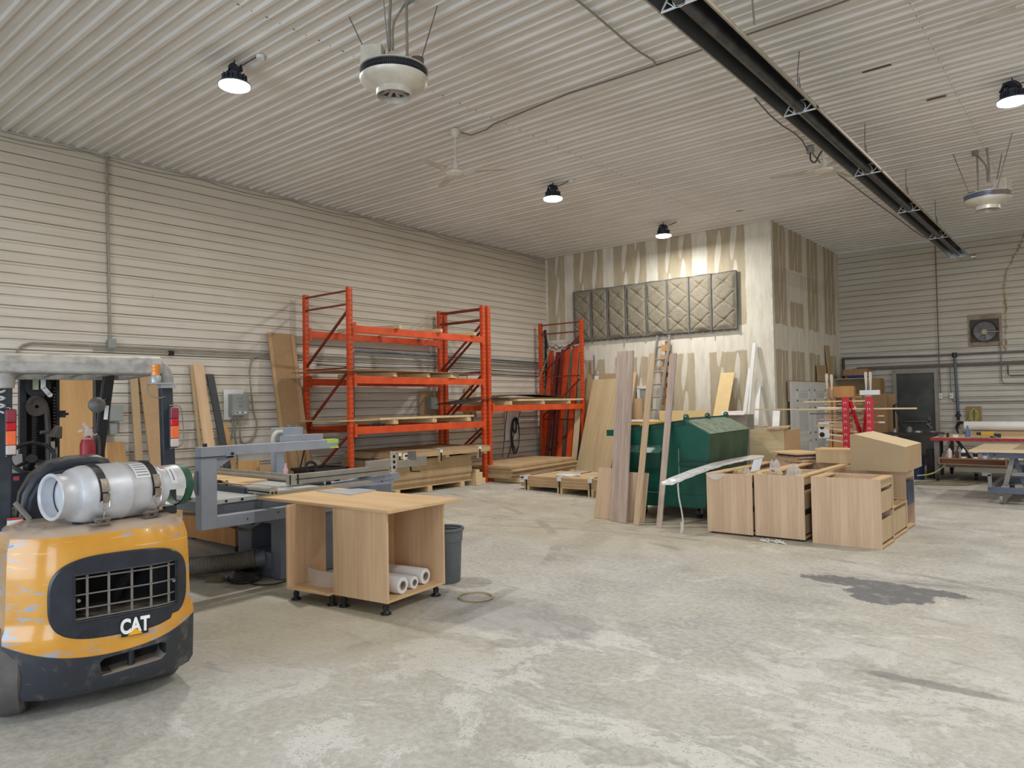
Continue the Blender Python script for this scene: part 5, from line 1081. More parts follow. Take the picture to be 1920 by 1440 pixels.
plank((-5.12, 8.33, 0), (-4.66, 8.28, 0), (-5.14, 8.50, .62), (-4.70, 8.50, .62), .02, M_oakp, 'oak_sheet', 'short pink oak panel standing between the widest plank and the tan one', 'panel')
# ================================================================== oak cabinets on the right
M_oakd = wood('oak_drawer', (186, 162, 124), (204, 182, 146), 'z', .9)
def cabinet(x0, x1, y0, y1, h, label, drawers=(), z0=.0, rails=True, side=True, feet=False, open_front=False):
    t = thing('drawer_cabinet', label, 'cabinet', (x0, y0, 0)); W = x1-x0; D = y1-y0; T = .018; zb = z0
    part('side_panel', MB().box(0, W, 0, T, zb, h), M_oakp, t, bevel=.001)
    part('side_panel', MB().box(0, W, D-T, D, zb, h), M_oakp, t, bevel=.001)
    part('back_panel', MB().box(0, .012, T, D-T, zb, h), M_oakp, t)
    part('bottom_panel', MB().box(.012, W, T, D-T, zb+.01, zb+.028), M_oaky, t)
    if rails:
        part('top_rail', MB().box(.012, .10, T, D-T, h-.018, h-.001), M_oaky, t); part('top_rail', MB().box(W-.10, W-.002, T, D-T, h-.018, h-.001), M_oaky, t)
    part('bolt_dot', MB().box(.03, .036, -.001, 0, h-.014, h-.008).box(.09, .096, -.001, 0, h-.014, h-.008).box(W-.10, W-.094, -.001, 0, h-.014, h-.008).box(W-.03, W-.024, -.001, 0, h-.014, h-.008).box(.07, .076, -.001, 0, zb+.015, zb+.02).box(W-.07, W-.064, -.001, 0, zb+.015, zb+.02), M_mdf, t, kind='stuff')
    for za, zb2 in drawers:
        d = part('drawer', MB().box(W-.030, W-.016, T+.008, D-T-.008, za, zb2), M_oakd, t, bevel=.001)
        part('drawer_side', MB().box(.08, W-.03, T+.012, T+.024, za, zb2-.01), M_oakp, d); part('drawer_side', MB().box(.08, W-.03, D-T-.024, D-T-.012, za, zb2-.01), M_oakp, d)
        part('drawer_bottom', MB().box(.08, W-.03, T+.012, D-T-.012, za+.01, za+.018), M_oakp, d)
        part('drawer_slide', MB().box(.06, W-.01, T, T+.010, za-.012, za).box(.06, W-.01, D-T-.010, D-T, za-.012, za), M_steeld, d)
    if feet:
        for x in (.06, W-.06):
            for y in (.05, D-.05): part('foot', MB().frustum((x, y, 0), (x, y, z0), .03, n=12), M_blk, t)
    return t
DRW = ((.075, .275), (.345, .545), (.61, .69))
cabinet(-3.71, -3.165, 8.10, 8.72, .705, 'oak cabinet nearest the dumpster, its plain side facing the camera', DRW, z0=.022, feet=True)
cabinet(-3.15, -2.60, 8.13, 8.93, .715, 'middle oak cabinet of the front row, with plastic bags and papers on top', ((.075, .275), (.345, .545), (.61, .69)), z0=.022, feet=True)
cabinet(-3.15, -2.60, 8.94, 10.05, .715, 'oak cabinet standing directly behind the middle front cabinet', DRW, z0=.022, feet=True)
cabinet(-3.72, -3.17, 8.74, 10.02, .70, 'oak cabinet behind the one nearest the dumpster, under the board stack', DRW, z0=.022, feet=True)
cabinet(-2.53, -1.84, 8.15, 8.70, .715, 'frontmost right oak cabinet with three drawers and an open top', ((.055, .285), (.36, .575), (.615, .69)))
cabinet(-2.53, -1.86, 8.71, 9.48, .36, 'low oak drawer cabinet behind the frontmost right cabinet', ((.05, .30),))
mid = thing('drawer_cabinet', 'tall oak cabinet with dark blue bracket carrying the sloped brown box', 'cabinet', (-2.53, 9.49, 0))
for nm, b, mt in (('side_panel', (0, .66, 0, .018, 0, .722), M_oakp), ('side_panel', (0, .66, .44, .458, 0, .722), M_oakp), ('back_panel', (0, .012, .018, .44, 0, .722), M_oakp), ('bottom_panel', (.012, .66, .018, .44, .01, .028), M_oaky), ('top_panel', (.012, .66, .018, .44, .60, .722), M_oakp)):
    part(nm, MB().box(*b), mt, mid, bevel=.001)
part('metal_bracket', MB().box(.50, .662, .04, .42, .50, .54).box(.65, .664, .05, .42, .28, .56), plain('bracket_blue', (52, 66, 92), .4), mid, bevel=.004)
part('bracket_bolt', MB().frustum((.664, .36, .40), (.67, .36, .40), .012).frustum((.664, .36, .30), (.67, .36, .30), .012), M_chrome, mid)
part('riser', MB().box(0, .66, -.76, -.60, .66, .722) if 0 else MB().box(0, .012, -.76, 0, .36, .722), M_oakp, mid)
part('inner_panel', MB().box(.012, .66, -.05, -.035, .365, .722), M_oakp, mid)
mb_ = thing('sloped_box', 'closed brown board box with sloping top standing on the right oak cabinets', 'box', (-2.34, 9.0, .724))
part('box_body', MB().prism([(0, 0), (.575, 0), (.575, .275), (.05, .41), (0, .41)], 'y', .0, .86), M_mdf, mb_, bevel=.003)
part('front_skin', MB().prism([(0, 0), (.575, 0), (.575, .275), (.05, .41), (0, .41)], 'y', -.004, .0), board('mdf_front', (172, 150, 118), .05, 60), mb_)
part('top_skin', MB().hexa([(.575, -.004, .276), (.575, .862, .276), (.05, .862, .411), (.05, -.004, .411)], [(.577, -.004, .280), (.577, .862, .280), (.05, .862, .415), (.05, -.004, .415)]), M_mdfl, mb_)
part('dark_knot', MB().box(.50, .507, -.006, -.004, .06, .12), M_mdf, mb_)
# oak box and stack of doors behind
ob = thing('oak_tray', 'pale oak box standing on the rear cabinets left of the sloped box', 'box', (-3.0, 9.9, .718))
part('front_panel', MB().box(0, .62, -.0, .018, 0, .165), M_oakd, ob); part('rear_panel', MB().box(0, .62, .282, .30, 0, .165), M_oakd, ob)
part('top_panel', MB().box(-.01, .63, -.005, .305, .165, .183), M_oakh, ob); part('end_panel', MB().box(0, .018, .018, .282, 0, .165), M_oakd, ob); part('end_panel', MB().box(.602, .62, .018, .282, 0, .165), M_oakd, ob)
for i, (z, sx, sy, mt, dx, r, lab) in enumerate(((.722, .50, .46, M_oakp, .04, -.5, 'lowest pinkish door panel in the small stack on the rear cabinets'), (.742, .42, .42, M_oakp, -.02, -.5, 'second pinkish door panel from the bottom of the small stack'), (.764, .46, .44, M_plank, .02, -.52, 'greyish door panel in the middle of the small stack'), (.790, .42, .42, plain('dark_grey_edge', (92, 84, 82), .5), .02, -.5, 'dark grey door panel just below the top of the small stack'), (.816, .55, .50, M_oaky, -.02, -.55, 'tan oak door panel on top of the small stack on the rear cabinets'))):
    solo('cabinet_door', MB().at((-3.30+dx, 10.15, z), r).box(-sx/2, sx/2, -sy/2, sy/2, 0, .022), mt, lab, 'panel', 'door panels stacked on the rear cabinets', bevel=.001)
# wrapped white trim lying across the cabinets
wt = MB(); rr = []
c0 = [(-4.13, 7.91, .555), (-4.08, 8.08, .60), (-4.00, 8.45, .665), (-3.90, 8.9, .725), (-3.82, 9.25, .75), (-3.70, 9.70, .775)]
cc_ = [Vector(p) for p in c0]
NN = 24
for i in range(NN+1):
    p = bez(cc_, i/NN) if 0 else None
    f = i/NN*(len(cc_)-1); k = min(int(f), len(cc_)-2); p = cc_[k].lerp(cc_[k+1], f-k)
    wv = .003*math.sin(i*2.1); w_ = .075 if i > 2 else .06
    rr.append([(p.x-w_, p.y-.02, p.z+wv), (p.x+w_, p.y+.03, p.z-wv), (p.x+w_, p.y+.03, p.z+.028+wv), (p.x-w_, p.y-.02, p.z+.030)])
wt.loft(rr)
tr = solo('wrapped_trim', wt, plain('wrapped_white', (232, 230, 230), .2, var=.12, scale=22, bump=.3, coat=.5), 'long bowed white trim board in plastic film resting on the cabinet by the dumpster', 'trim board', smooth=False)
solo('plastic_strip', MB().tube([(-4.02, 7.98, .575), (-4.0, 7.96, .4), (-3.96, 7.95, .25), (-3.93, 7.92, .10), (-3.94, 7.9, .02)], .010, 6, smooth=2).tube([(-3.94, 7.91, .13), (-3.935, 7.9, .06), (-3.95, 7.9, .0)], .020, 6), glass('film_clear', (232, 232, 230), .15, .5), 'twisted strip of clear film hanging from the wrapped trim to the floor', 'plastic film', smooth=True)
solo('corner_wrap', MB().at((-3.66, 8.09, .66), .1).grid(lambda u, v: (-.05+.24*u, -.018-.006*math.sin(7*u), -.07*math.sin(PI*u)*v+.04), 12, 6), glass('film_clear', (1, 1, 1)), 'loose clear film hanging over the front edge of the dumpster-side cabinet', 'plastic film', smooth=True)
def bag(x, y, z, w, h, label, c=(206, 204, 200), s=0):
    m = MB().at((x, y, z), s)
    def f(u, v):
        a = 2*PI*u; r = (1-.55*v)*(1+.18*math.sin(5*a+s)+.12*math.sin(9*v+s)); return (w/2*r*math.cos(a), w/2*.7*r*math.sin(a), h*v*(1+.1*math.sin(3*a)))
    return solo('plastic_bag', m.grid(f, 18, 8), glass('bag_film', c, .2, .5), label, 'bag', smooth=True)
bag(-2.98, 8.34, .70, .17, .16, 'upright clear plastic bag with red print on the middle front cabinet', s=1)
bag(-2.76, 8.30, .70, .20, .12, 'crumpled clear plastic bag on the right edge of the middle front cabinet', s=3)
bag(-3.30, 8.30, .69, .14, .08, 'small crumpled clear bag beside the white paper on the cabinets', s=5)
solo('red_print', MB().at((-2.98, 8.27, .735), .1).box(-.02, .02, -.004, 0, 0, .02), plain('print_red', (196, 70, 70), .5), 'small red printed patch on the upright clear bag', 'print')
solo('paper_sheet', MB().at((-3.17, 8.22, .72), -.35).grid(lambda u, v: (.13*(u-.5)+.05*v, .01*math.sin(3*u), .02+.14*v+.03*(u-.5)), 6, 6), plain('paper_white', (226, 230, 236), .6, var=.02), 'white printed paper leaning on the bags on the cabinets', 'paper')
pr_ = []
for i, (x, y, r) in enumerate(((-3.38, 8.30, .8), (-3.25, 8.36, -.3), (-2.9, 8.24, .2), (-2.66, 8.34, .5), (-3.06, 8.28, 1.0))):
    solo('hardware_bag', MB().at((x, y, .712), r).box(-.04, .04, -.02, .02, 0, .018).box(-.07, .02, -.006, .006, .016, .024), plain('brass_hardware', (190, 178, 110), .5, var=.3, scale=40),
         ['small bag of brass fittings nearest the dumpster on the cabinets', 'small bag of brass fittings left of the white paper', 'small bag of brass fittings between the two clear bags', 'small bag of brass fittings at the right cabinet edge', 'small bag of brass fittings under the white paper'][i], 'hardware', 'small fittings on the oak cabinets')
m = MB()
for k in range(14):
    a = random.uniform(0, 6.28); x = -2.88+random.uniform(-.1, .1); y = 7.92+random.uniform(-.03, .03)
    m.tube([(x, y, .008), (x+.05*math.cos(a), y+.03*math.sin(a), .02+random.uniform(0, .015)), (x+.09*math.cos(a+.5), y+.04*math.sin(a), .008)], .006, 4, smooth=1)
solo('white_scrap', m, M_white, 'small crumpled white scrap on the floor in front of the oak cabinets', 'scrap')
# big open carton / panel behind the cabinets
pb2 = thing('plywood_crate', 'large pale wooden crate with loose flap behind the oak cabinets beside the dumpster', 'crate', (-4.16, 10.62, 0), .02)
part('front_panel', MB().box(0, .50, 0, .02, .0, 1.115), wood('ply_pale', (196, 172, 128), (214, 192, 150), 'x', .7), pb2)
part('side_panel', MB().box(.50, .545, 0, .62, 0, 1.11), M_card2, pb2); part('side_panel', MB().box(0, .02, .02, .6, 0, 1.1), M_card2, pb2)
solo('open_flap', MB().at((-3.75, 10.62, 1.125), .12, .1, -.08).box(-.14, .16, -.05, .16, 0, .02), M_mdf, 'brown board offcut lying on the edge of the pale crate', 'offcut')
solo('brown_flap', MB().at((-4.12, 10.9, 1.14), .2, 0, .1).box(-.06, .10, -.1, .1, 0, .02), M_mdf, 'small brown offcut on the crate corner next to the dumpster lid', 'offcut')
solo('white_board', plank if 0 else MB().hexa([(-4.40, 12.0, 0), (-4.30, 12.0, 0), (-4.30, 12.03, 0), (-4.40, 12.03, 0)], [(-4.62, 12.9, 1.35), (-4.50, 12.9, 1.35), (-4.50, 12.93, 1.35), (-4.62, 12.93, 1.35)]), M_white, 'white board leaning between crate and white panel door', 'board')
solo('grey_offcut', MB().hexa([(-4.45, 12.6, .3), (-4.12, 12.6, .3), (-4.12, 12.63, .3), (-4.45, 12.63, .3)], [(-4.5, 13.0, .88), (-4.22, 13.0, .88), (-4.22, 13.03, .88), (-4.5, 13.03, .88)]), plain('grey_offcut', (182, 178, 164), .7), 'pale grey offcut leaning in front of the white panel door', 'offcut')
# white six-panel door leaning on the inner partition
dw = thing('panel_door', 'white six-panel interior door leaning on the side drywall', 'door', (-4.86, 14.62, 0))
part('door_slab', MB().box(-.04, 0, 0, 2.56*.98, .05, 1.90), M_white, dw, bevel=.003)
M_wp = plain('white_panel_field', (208, 210, 210), .5, var=.03)
for j, (za, zb) in enumerate(((1.50, 1.75), (.82, 1.38), (.14, .70))):
    for y in (.30, 1.42):
        fr2 = part('panel_moulding', MB().box(0, .012, y, y+.80, za, za+.04).box(0, .012, y, y+.80, zb-.04, zb).box(0, .012, y, y+.05, za, zb).box(0, .012, y+.75, y+.80, za, zb), M_white, dw, bevel=.003)
        part('raised_field', MB().box(0, .008, y+.12, y+.68, za+.08, zb-.08), M_wp, fr2, bevel=.004)
part('edge_shadow_strip', MB().box(-.075, -.045, -.006, 2.40, 1.5, 1.918), M_mdf, dw)  # brown strip put in for the shadow line round the door's edge
solo('small_brown_board', MB().box(-4.93, -4.90, 16.5, 17.1, 1.93, 2.28), M_mdf, 'small brown board above the right end of the white panel door', 'board')
solo('brown_board', MB().hexa([(-4.78, 17.4, 0), (-4.75, 17.4, 0), (-4.75, 17.65, 0), (-4.78, 17.65, 0)], [(-4.955, 17.2, 2.75), (-4.925, 17.2, 2.75), (-4.925, 17.45, 2.75), (-4.955, 17.45, 2.75)]), M_mdf, 'tall brown board leaning in the far corner beside the partition', 'board')
# ================================================================== red drying-rack stands with sticks
M_red = plain('red_powder_coat', (188, 24, 44), .35, var=.08)
rs = thing('red_rack_stand', 'pair of red steel rack posts with slanted braces holding thin wooden sticks', 'rack', (-3.2, 12.0, 0))
def rpost(x, zlow):
    p = part('post', MB().box(x, x+.10, -.02, .02, 0, 1.57), M_red, rs, bevel=.004)
    for k in range(9):
        z = 1.46-k*.098
        if z > .2: part('hook', MB().tube([(x+.03, -.024, z), (x+.03, -.028, z+.03), (x+.06, -.028, z+.03), (x+.06, -.024, z)], .004, 5), M_white, p)
    return p
rpost(-.02, 0); rpost(.32, 0)
part('brace', MB().beam((.09, .02, 1.5), (.24, .3, .7), .03, .05), M_red, rs); part('brace', MB().beam((.33, .02, 1.5), (.17, .3, .7), .03, .05), M_red, rs)
part('base_bar', MB().box(-.05, .48, .25, .31, .06, .12).box(-.02, .04, -.02, .3, .06, .12).box(.38, .44, -.02, .3, .06, .12), M_red, rs)
for k in range(9):
    z = 1.50-k*.098
    if z > .3: part('support_arm', MB().box(-.02, .03, .02, .38, z-.03, z-.015).box(.37, .42, .02, .38, z-.03, z-.015), M_red, rs)
st = [(-2.44, 1.385, -4.62, -2.20, M_pine), (-2.4, 1.505, -3.83, -2.80, M_pine), (-2.4, 1.405, -3.62, -3.05, M_white), (-2.3, 1.31, -3.75, -3.0, M_steelg), (-2.3, 1.22, -3.74, -3.0, M_plank), (-2.3, 1.12, -3.66, -2.95, M_plankt), (-2.3, 1.03, -3.54, -3.0, M_white), (-2.3, .93, -3.53, -3.0, M_white), (-2.3, .84, -3.54, -3.0, M_white), (-2.3, 1.27, -3.58, -2.7, M_pine), (-2.3, 1.17, -3.6, -2.7, M_white)]
sl_ = ['very long thin pale stick reaching far beyond both sides of the red stand', 'uppermost thin wooden stick on the red stand', 'short white stick just below the uppermost ones on the red stand', 'grey-edged stick pointing left from the red stand', 'grey oak stick pointing left below the grey-edged one', 'dusty brown stick bundle in mid red stand', 'white slanted stick above the two lowest on the red stand', 'white slanted stick second from the bottom on the red stand', 'lowest white slanted stick on the red stand', 'pale stick ending right of the red stand at mid height', 'white stick ending right of the red stand below mid height']
for i, (yy, z, x0, x1, mt) in enumerate(st):
    y = 12.06+.028*i; sl = 0 if i < 6 or i > 8 else .05
    solo('wood_stick', MB().beam((x0, y, z+sl), (x1, y, z-sl*.3), .04, .022 if i != 5 else .045), mt, sl_[i], 'stick', 'thin sticks lying on the red stand')
# orange-brown wooden frame behind
wf = thing('wooden_frame_rack', 'orange-brown wooden frame rack standing behind the red posts', 'rack', (-3.84, 13.5, 0))
M_of = wood('orange_frame', (176, 122, 66), (196, 144, 86), 'z', 1)
part('top_board', MB().box(0, .42, -.01, .02, 1.57, 1.76), M_of, wf)
for x in (-.02, .06, .38): part('upright', MB().box(x, x+.045, .02, .06, 0, 1.74), M_of if x else M_pinez, wf)
part('cross_board', MB().box(.05, .40, .01, .02, .95, 1.15), M_of, wf); part('cross_board', MB().box(.05, .40, .01, .02, .60, .92), M_of, wf)
for k in range(8): part('peg', MB().box(-.10, .52, .06, .10, .72+.12*k, .735+.12*k), M_pine, wf)
for i, (x, z) in enumerate(((-3.86, 1.72), (-3.78, 1.70), (-3.20, 1.72), (-3.13, 1.72))):
    c = thing('hand_clamp', ['leftmost clear-handled clamp on the wooden frame rack', 'second clear-handled clamp from the left on the frame rack', 'third clear-handled clamp, standing on the white bar', 'rightmost clear-handled clamp on the white bar'][i], 'clamp', (x, 13.475 if x < -3.5 else 13.39, z), 0, 'clamps on the wooden frame rack')
    part('handle', MB().loft([[(rx*math.cos(a), rx*math.sin(a)*.6, zz) for a in [2*PI*k/10 for k in range(10)]] for zz, rx in ((0, .014), (.05, .016), (.14, .022), (.22, .028), (.26, .022), (.275, .008))]), plain('clamp_handle_pale', (206, 194, 176), .3), c, smooth=True)
    part('bar', MB().box(-.014, .014, -.008, .008, -.16, .0), M_chrome, c)
solo('white_bar', MB().box(-3.3, -2.99, 13.36, 13.42, 1.60, 1.68), M_white, 'white plastic bar under the two right clamps on the frame rack', 'bar')
solo('white_foot', MB().at((-3.17, 13.39, 1.462)).frustum((0, 0, 0), (0, 0, .142), .04, .06, 12), plain('dull_white', (168, 164, 160), .7), 'grey-white lump hanging under the white bar', 'foot_piece')  # tapered white foot hanging under the bar
sk = thing('socket_plate', 'white panel with two round black holes at the left of the frame rack', 'panel', (-3.97, 13.49, .85))
part('panel_plate', MB().box(-.06, .12, 0, .03, 0, .28), M_white, sk)
for z in (.06, .20): part('round_hole', MB().frustum((0, -.004, z), (0, .0, z), .034, n=18).lathe([(.034, -.006), (.044, -.006), (.044, 0)], 18, c=(0, 0, z), axis='y'), M_blk, sk)
# shelves and cartons by the far wall
sc = thing('white_shelf_box', 'white-edged open shelf box against the far wall left of the door', 'shelf', (-4.92, 17.7, 1.62))
for nm, b in (('top_panel', (0, .74, 0, .4, .36, .375)), ('bottom_panel', (0, .74, 0, .4, 0, .015)), ('side_panel', (0, .015, 0, .4, .015, .36)), ('side_panel', (.725, .74, 0, .4, .015, .36)), ('back_panel', (.015, .725, .385, .4, .015, .36))):
    part(nm, MB().box(*b), plain('dull_white_shelf', (196, 192, 180), .6) if nm != 'back_panel' else M_chipd, sc)
part('stand', MB().box(.02, .72, .1, .38, -1.62, 0), M_card, sc)
bx('cardboard_box', -4.15, -3.96, 17.75, 18.15, 0, 1.98, M_card, 'brown carton beside the white-edged shelf box', 'box')
bx('cardboard_box', -4.72, -4.20, 17.72, 18.1, 2.06, 2.20, M_card, 'flat brown carton lying highest on the white-edged shelf box', 'box')
bx('blue_tray', -4.62, -4.24, 17.7, 18.1, 2.0, 2.055, plain('tray_blue', (34, 46, 104), .5), 'dark blue tray between shelf box and flat carton', 'tray')
bx('cardboard_sheet', -4.38, -3.72, 17.25, 17.30, 0, 1.63, M_card, 'tall folded brown cardboard standing left of the dark door', 'cardboard')
bx('cardboard_sheet', -3.90, -3.62, 17.6, 17.64, 0, 1.62, M_card2, 'paler cardboard piece showing behind the tall folded cardboard', 'cardboard')
bx('small_wood_post', -4.02, -3.96, 18.2, 18.24, 0, 1.9, M_mdf, 'short brown post on the far wall behind the cartons', 'post')
dbn = thing('dark_work_table', 'dark low table cluttered with tools in front of the dark door', 'table', (-3.55, 15.9, 0))
part('table_top', MB().box(0, 1.0, 0, .7, .80, .84), M_steeld, dbn)
for x in (.04, .92):
    for y in (.04, .62): part('leg', MB().box(x, x+.05, y, y+.05, 0, .8), M_steeld, dbn)
part('shelf', MB().box(.04, .96, .04, .66, .35, .38), M_steeld, dbn)
for i, (x, y, h, r) in enumerate(((-3.36, 16.2, .09, .05), (-3.12, 16.3, .12, .06), (-2.95, 16.2, .05, .08), (-2.72, 16.3, .04, .07))):
    solo('tool_lump', MB().lathe([(0, 0), (r, .005), (r*.9, h*.7), (r*.4, h), (0, h)], 14, c=(x, y, .842)), M_steelg if i % 2 else M_steel, ['small grey can on the left of the dark table', 'pale rounded tool on the dark table', 'flat steel tool in the middle of the dark table', 'flat grey tool at the right of the dark table'][i], 'tool', smooth=True)
solo('black_a_frame', MB().beam((-3.42, 16.45, .845), (-3.42, 16.45, 1.40), .03, .03).beam((-3.42, 16.45, 1.40), (-3.24, 16.45, .9), .03, .03).beam((-3.40, 16.45, 1.40), (-3.30, 16.45, 1.40), .03, .03).beam((-3.36, 16.5, 1.36), (-3.28, 16.5, .9), .02, .02), M_blk, 'thin black A-shaped metal frame on the dark table left of the door', 'frame')
solo('blue_bucket', MB().lathe([(0, 0), (.11, 0), (.13, .45), (.12, .45), (.10, .02), (0, .02)], 20, c=(-2.84, 15.45, 0)), plain('bucket_blue', (30, 44, 84), .4), 'dark blue bucket on the floor right of the sloped brown box', 'bucket', smooth=True)
solo('paint_can', MB().lathe([(0, 0), (.09, 0), (.09, .55), (0, .55)], 18, c=(-2.66, 15.8, 0)), M_steeld, 'dark canister beside the blue bucket before the dark door', 'can', smooth=True)
pipe('air_hose', [(-2.75, 14.9, .12), (-2.5, 15.0, .15), (-2.3, 15.3, .35), (-2.2, 15.8, .6), (-2.25, 16.2, .8)], .012, plain('yellow_hose', (176, 176, 110), .5), 'yellow-green air hose rising from the floor to the red bench', 'hose', smooth=2)
m = MB()
for k in range(9): m.tube([(-2.9+random.uniform(-.2, .2), 14.3+random.uniform(-.5, .6), .012), (-2.5+random.uniform(-.2, .2), 14.8+random.uniform(-.4, .4), .02), (-2.0+random.uniform(-.3, .2), 14.9+random.uniform(-.5, .5), .012), (-1.8, 15.6+random.uniform(-.4, .4), .012)], .010, 5, smooth=2)
solo('hose_tangle', m, plain('yellow_hose_dull', (132, 126, 102), .6), 'tangle of yellowish hoses on the floor beside the red bench', 'hose', smooth=True)
# ================================================================== red bench
RBN = thing('red_workbench', 'red-edged workbench on casters with a slotted bottle tray, by the far wall', 'workbench', (-2.55, 15.2, 0))
part('bench_top', MB().box(0, 1.62, 0, 1.75, .775, .80), M_mdfl, RBN)
part('red_edge', MB().box(-.01, 1.63, -.02, 0, .745, .80).box(1.62, 1.64, 0, 1.75, .745, .80).box(-.02, 0, 0, 1.75, .745, .80), plain('chipped_red', (168, 40, 48), .5, var=.3, scale=20), RBN)
part('raised_board', MB().box(.45, 2.4, .9, 1.7, .80, .87), M_mdf, RBN)
for x in (.03, 1.52):
    for y in (.04, 1.62): part('leg', MB().box(x, x+.08, y, y+.07, .12, .745), M_steelg, RBN)
part('diagonal_brace', MB().beam((.10, .06, .3), (.28, .06, .745), .04, .04), M_steelg, RBN); part('diagonal_brace', MB().beam((.36, .3, .74), (.60, .3, .35), .05, .05), M_blk, RBN)
part('lower_shelf', MB().box(.08, 1.55, .1, 1.6, .27, .30), M_steelg, RBN)
def caster(p, x, y, r=.06, mt=None):
    c = part('caster', MB().frustum((x-.02, y, r), (x+.02, y, r), r, n=18), mt or M_blk, p, smooth=True)
    part('caster_fork', MB().box(x-.035, x-.024, y-.02, y+.02, r-.01, r*2+.02).box(x+.024, x+.035, y-.02, y+.02, r-.01, r*2+.02).box(x-.04, x+.04, y-.04, y+.04, r*2+.01, r*2+.025), M_steelg, c)
for x, y in ((.07, .08), (1.56, .08), (.07, 1.6), (1.56, 1.6), (.62, .5)): caster(RBN, x, y)
by = thing('bottle_tray', 'wooden tray with openings hung under the red bench, holding glue bottles', 'tray', (-2.42, 15.02, .33))
M_tray = wood('tray_wood', (148, 104, 74), (172, 128, 94), 'x', 1)
for nm, b in (('top_board', (0, 1.02, 0, .12, .10, .118)), ('bottom_board', (0, 1.02, 0, .14, 0, .018)), ('end_board', (0, .018, 0, .14, .018, .10)), ('end_board', (1.0, 1.02, 0, .14, .018, .10)), ('back_board', (.018, 1.0, .12, .138, .018, .10))): part(nm, MB().box(*b), M_tray, by)
for i, (x, kind, col_b, lab) in enumerate(((.17, 0, (222, 206, 206), 'pinkish-white tube standing leftmost in the bottle tray'), (.38, 1, (232, 232, 230), 'white glue bottle with black label, left one of two in the tray'), (.56, 1, (232, 232, 230), 'white glue bottle with black label, right one of two in the tray'), (.70, 2, (206, 214, 226), 'pale bottle with blue label in the middle of the tray'), (.84, 1, (222, 218, 200), 'tilted cream bottle right of the blue-labelled one'), (.94, 3, (208, 204, 206), 'low pale tub in the bottle tray near its right end'))):
    bt = thing('glue_bottle' if kind != 3 else 'plastic_tub', lab, 'bottle' if kind != 3 else 'tub', (-2.42+x, 15.08, .448), 0, 'bottles in the tray of the red bench')
    h = .16 if kind != 3 else .08
    part('bottle_body', MB().lathe([(0, 0), (.034, .002), (.036, h*.75), (.018, h*.95), (.01, h), (0, h+.02)] if kind != 3 else [(0, 0), (.05, 0), (.055, .09), (0, .09)], 16), plain('bottle_%d' % i, col_b, .35), bt, smooth=True)
    if kind == 1: part('label', MB().lathe([(.0368, .03), (.0368, .10)], 16), M_blk, bt)
    if kind == 2: part('label', MB().lathe([(.0368, .06), (.0368, .11)], 16), plain('label_blue', (70, 96, 170), .4), bt)
solo('dark_bottle', MB().lathe([(0, 0), (.03, 0), (.03, .1), (.015, .14), (0, .15)], 12, c=(-2.14, 15.08, .448)), plain('dark_maroon', (70, 44, 46), .4), 'dark small bottle between the pink tube and the left glue bottle', 'bottle', smooth=True)
bx('cardboard_box', -1.36, -1.18, 15.1, 15.3, .44, .56, M_white, 'small white carton right of the bottle tray', 'box')
solo('paper_roll', MB().lathe([(0, 0), (.09, 0), (.09, 1.0), (0, 1.0)], 28, c=(-2.22, 16.65, .965), axis='x'), M_white, 'thick white paper roll lying on the red bench', 'paper roll', smooth=True)
solo('roll_rod', MB().frustum((-1.22, 16.65, .965), (-.4, 16.65, .97), .012), M_steelg, 'thin grey rod sticking out of the white paper roll', 'rod')
sc_ = MB()
for i, (x, y, w, h) in enumerate(((-2.42, 15.35, .06, .06), (-2.32, 15.4, .04, .08), (-2.2, 15.45, .08, .05))):
    solo('small_tool', MB().box(x-w/2, x+w/2, y-.03, y+.03, .80, .80+h), (M_steelg, M_blk, M_white)[i], ['small grey tool at the left end of the red bench', 'small black tool near the left end of the red bench', 'small white box near the left end of the red bench'][i], 'tool')
solo('spray_bottle', MB().lathe([(0, 0), (.04, 0), (.042, .10), (.02, .14), (.014, .2), (0, .22)], 16, c=(-2.02, 15.5, .80)), plain('bottle_blue_clear', (92, 112, 160), .3), 'blue-bottomed spray bottle on the red bench', 'bottle', smooth=True)
dr = thing('power_drill', 'yellow and black cordless drill lying on the red bench', 'drill', (-1.72, 15.55, .80))
part('drill_body', MB().box(-.10, .10, -.04, .04, .03, .10), plain('tool_yellow', (214, 168, 40), .4), dr, bevel=.012)
part('drill_grip', MB().box(.04, .20, -.035, .035, 0, .07), M_blk, dr, bevel=.01); part('drill_chuck', MB().frustum((-.10, 0, .065), (-.17, 0, .065), .03, .022, 12), M_steeld, dr)
solo('open_booklet', MB().grid(lambda u, v: (-1.95+.40*u, 15.30+.14*v, .805+.03*abs(math.sin(2*PI*u))), 16, 2), plain('booklet_grey', (172, 174, 170), .6), 'open grey booklet lying at the front edge of the red bench', 'booklet')
solo('yellow_tool_handle', MB().at((-2.1, 15.7, .80), .4).box(-.02, .10, -.012, .012, 0, .015), M_pine, 'short pale stick on the red bench between spray bottle and drill', 'stick')
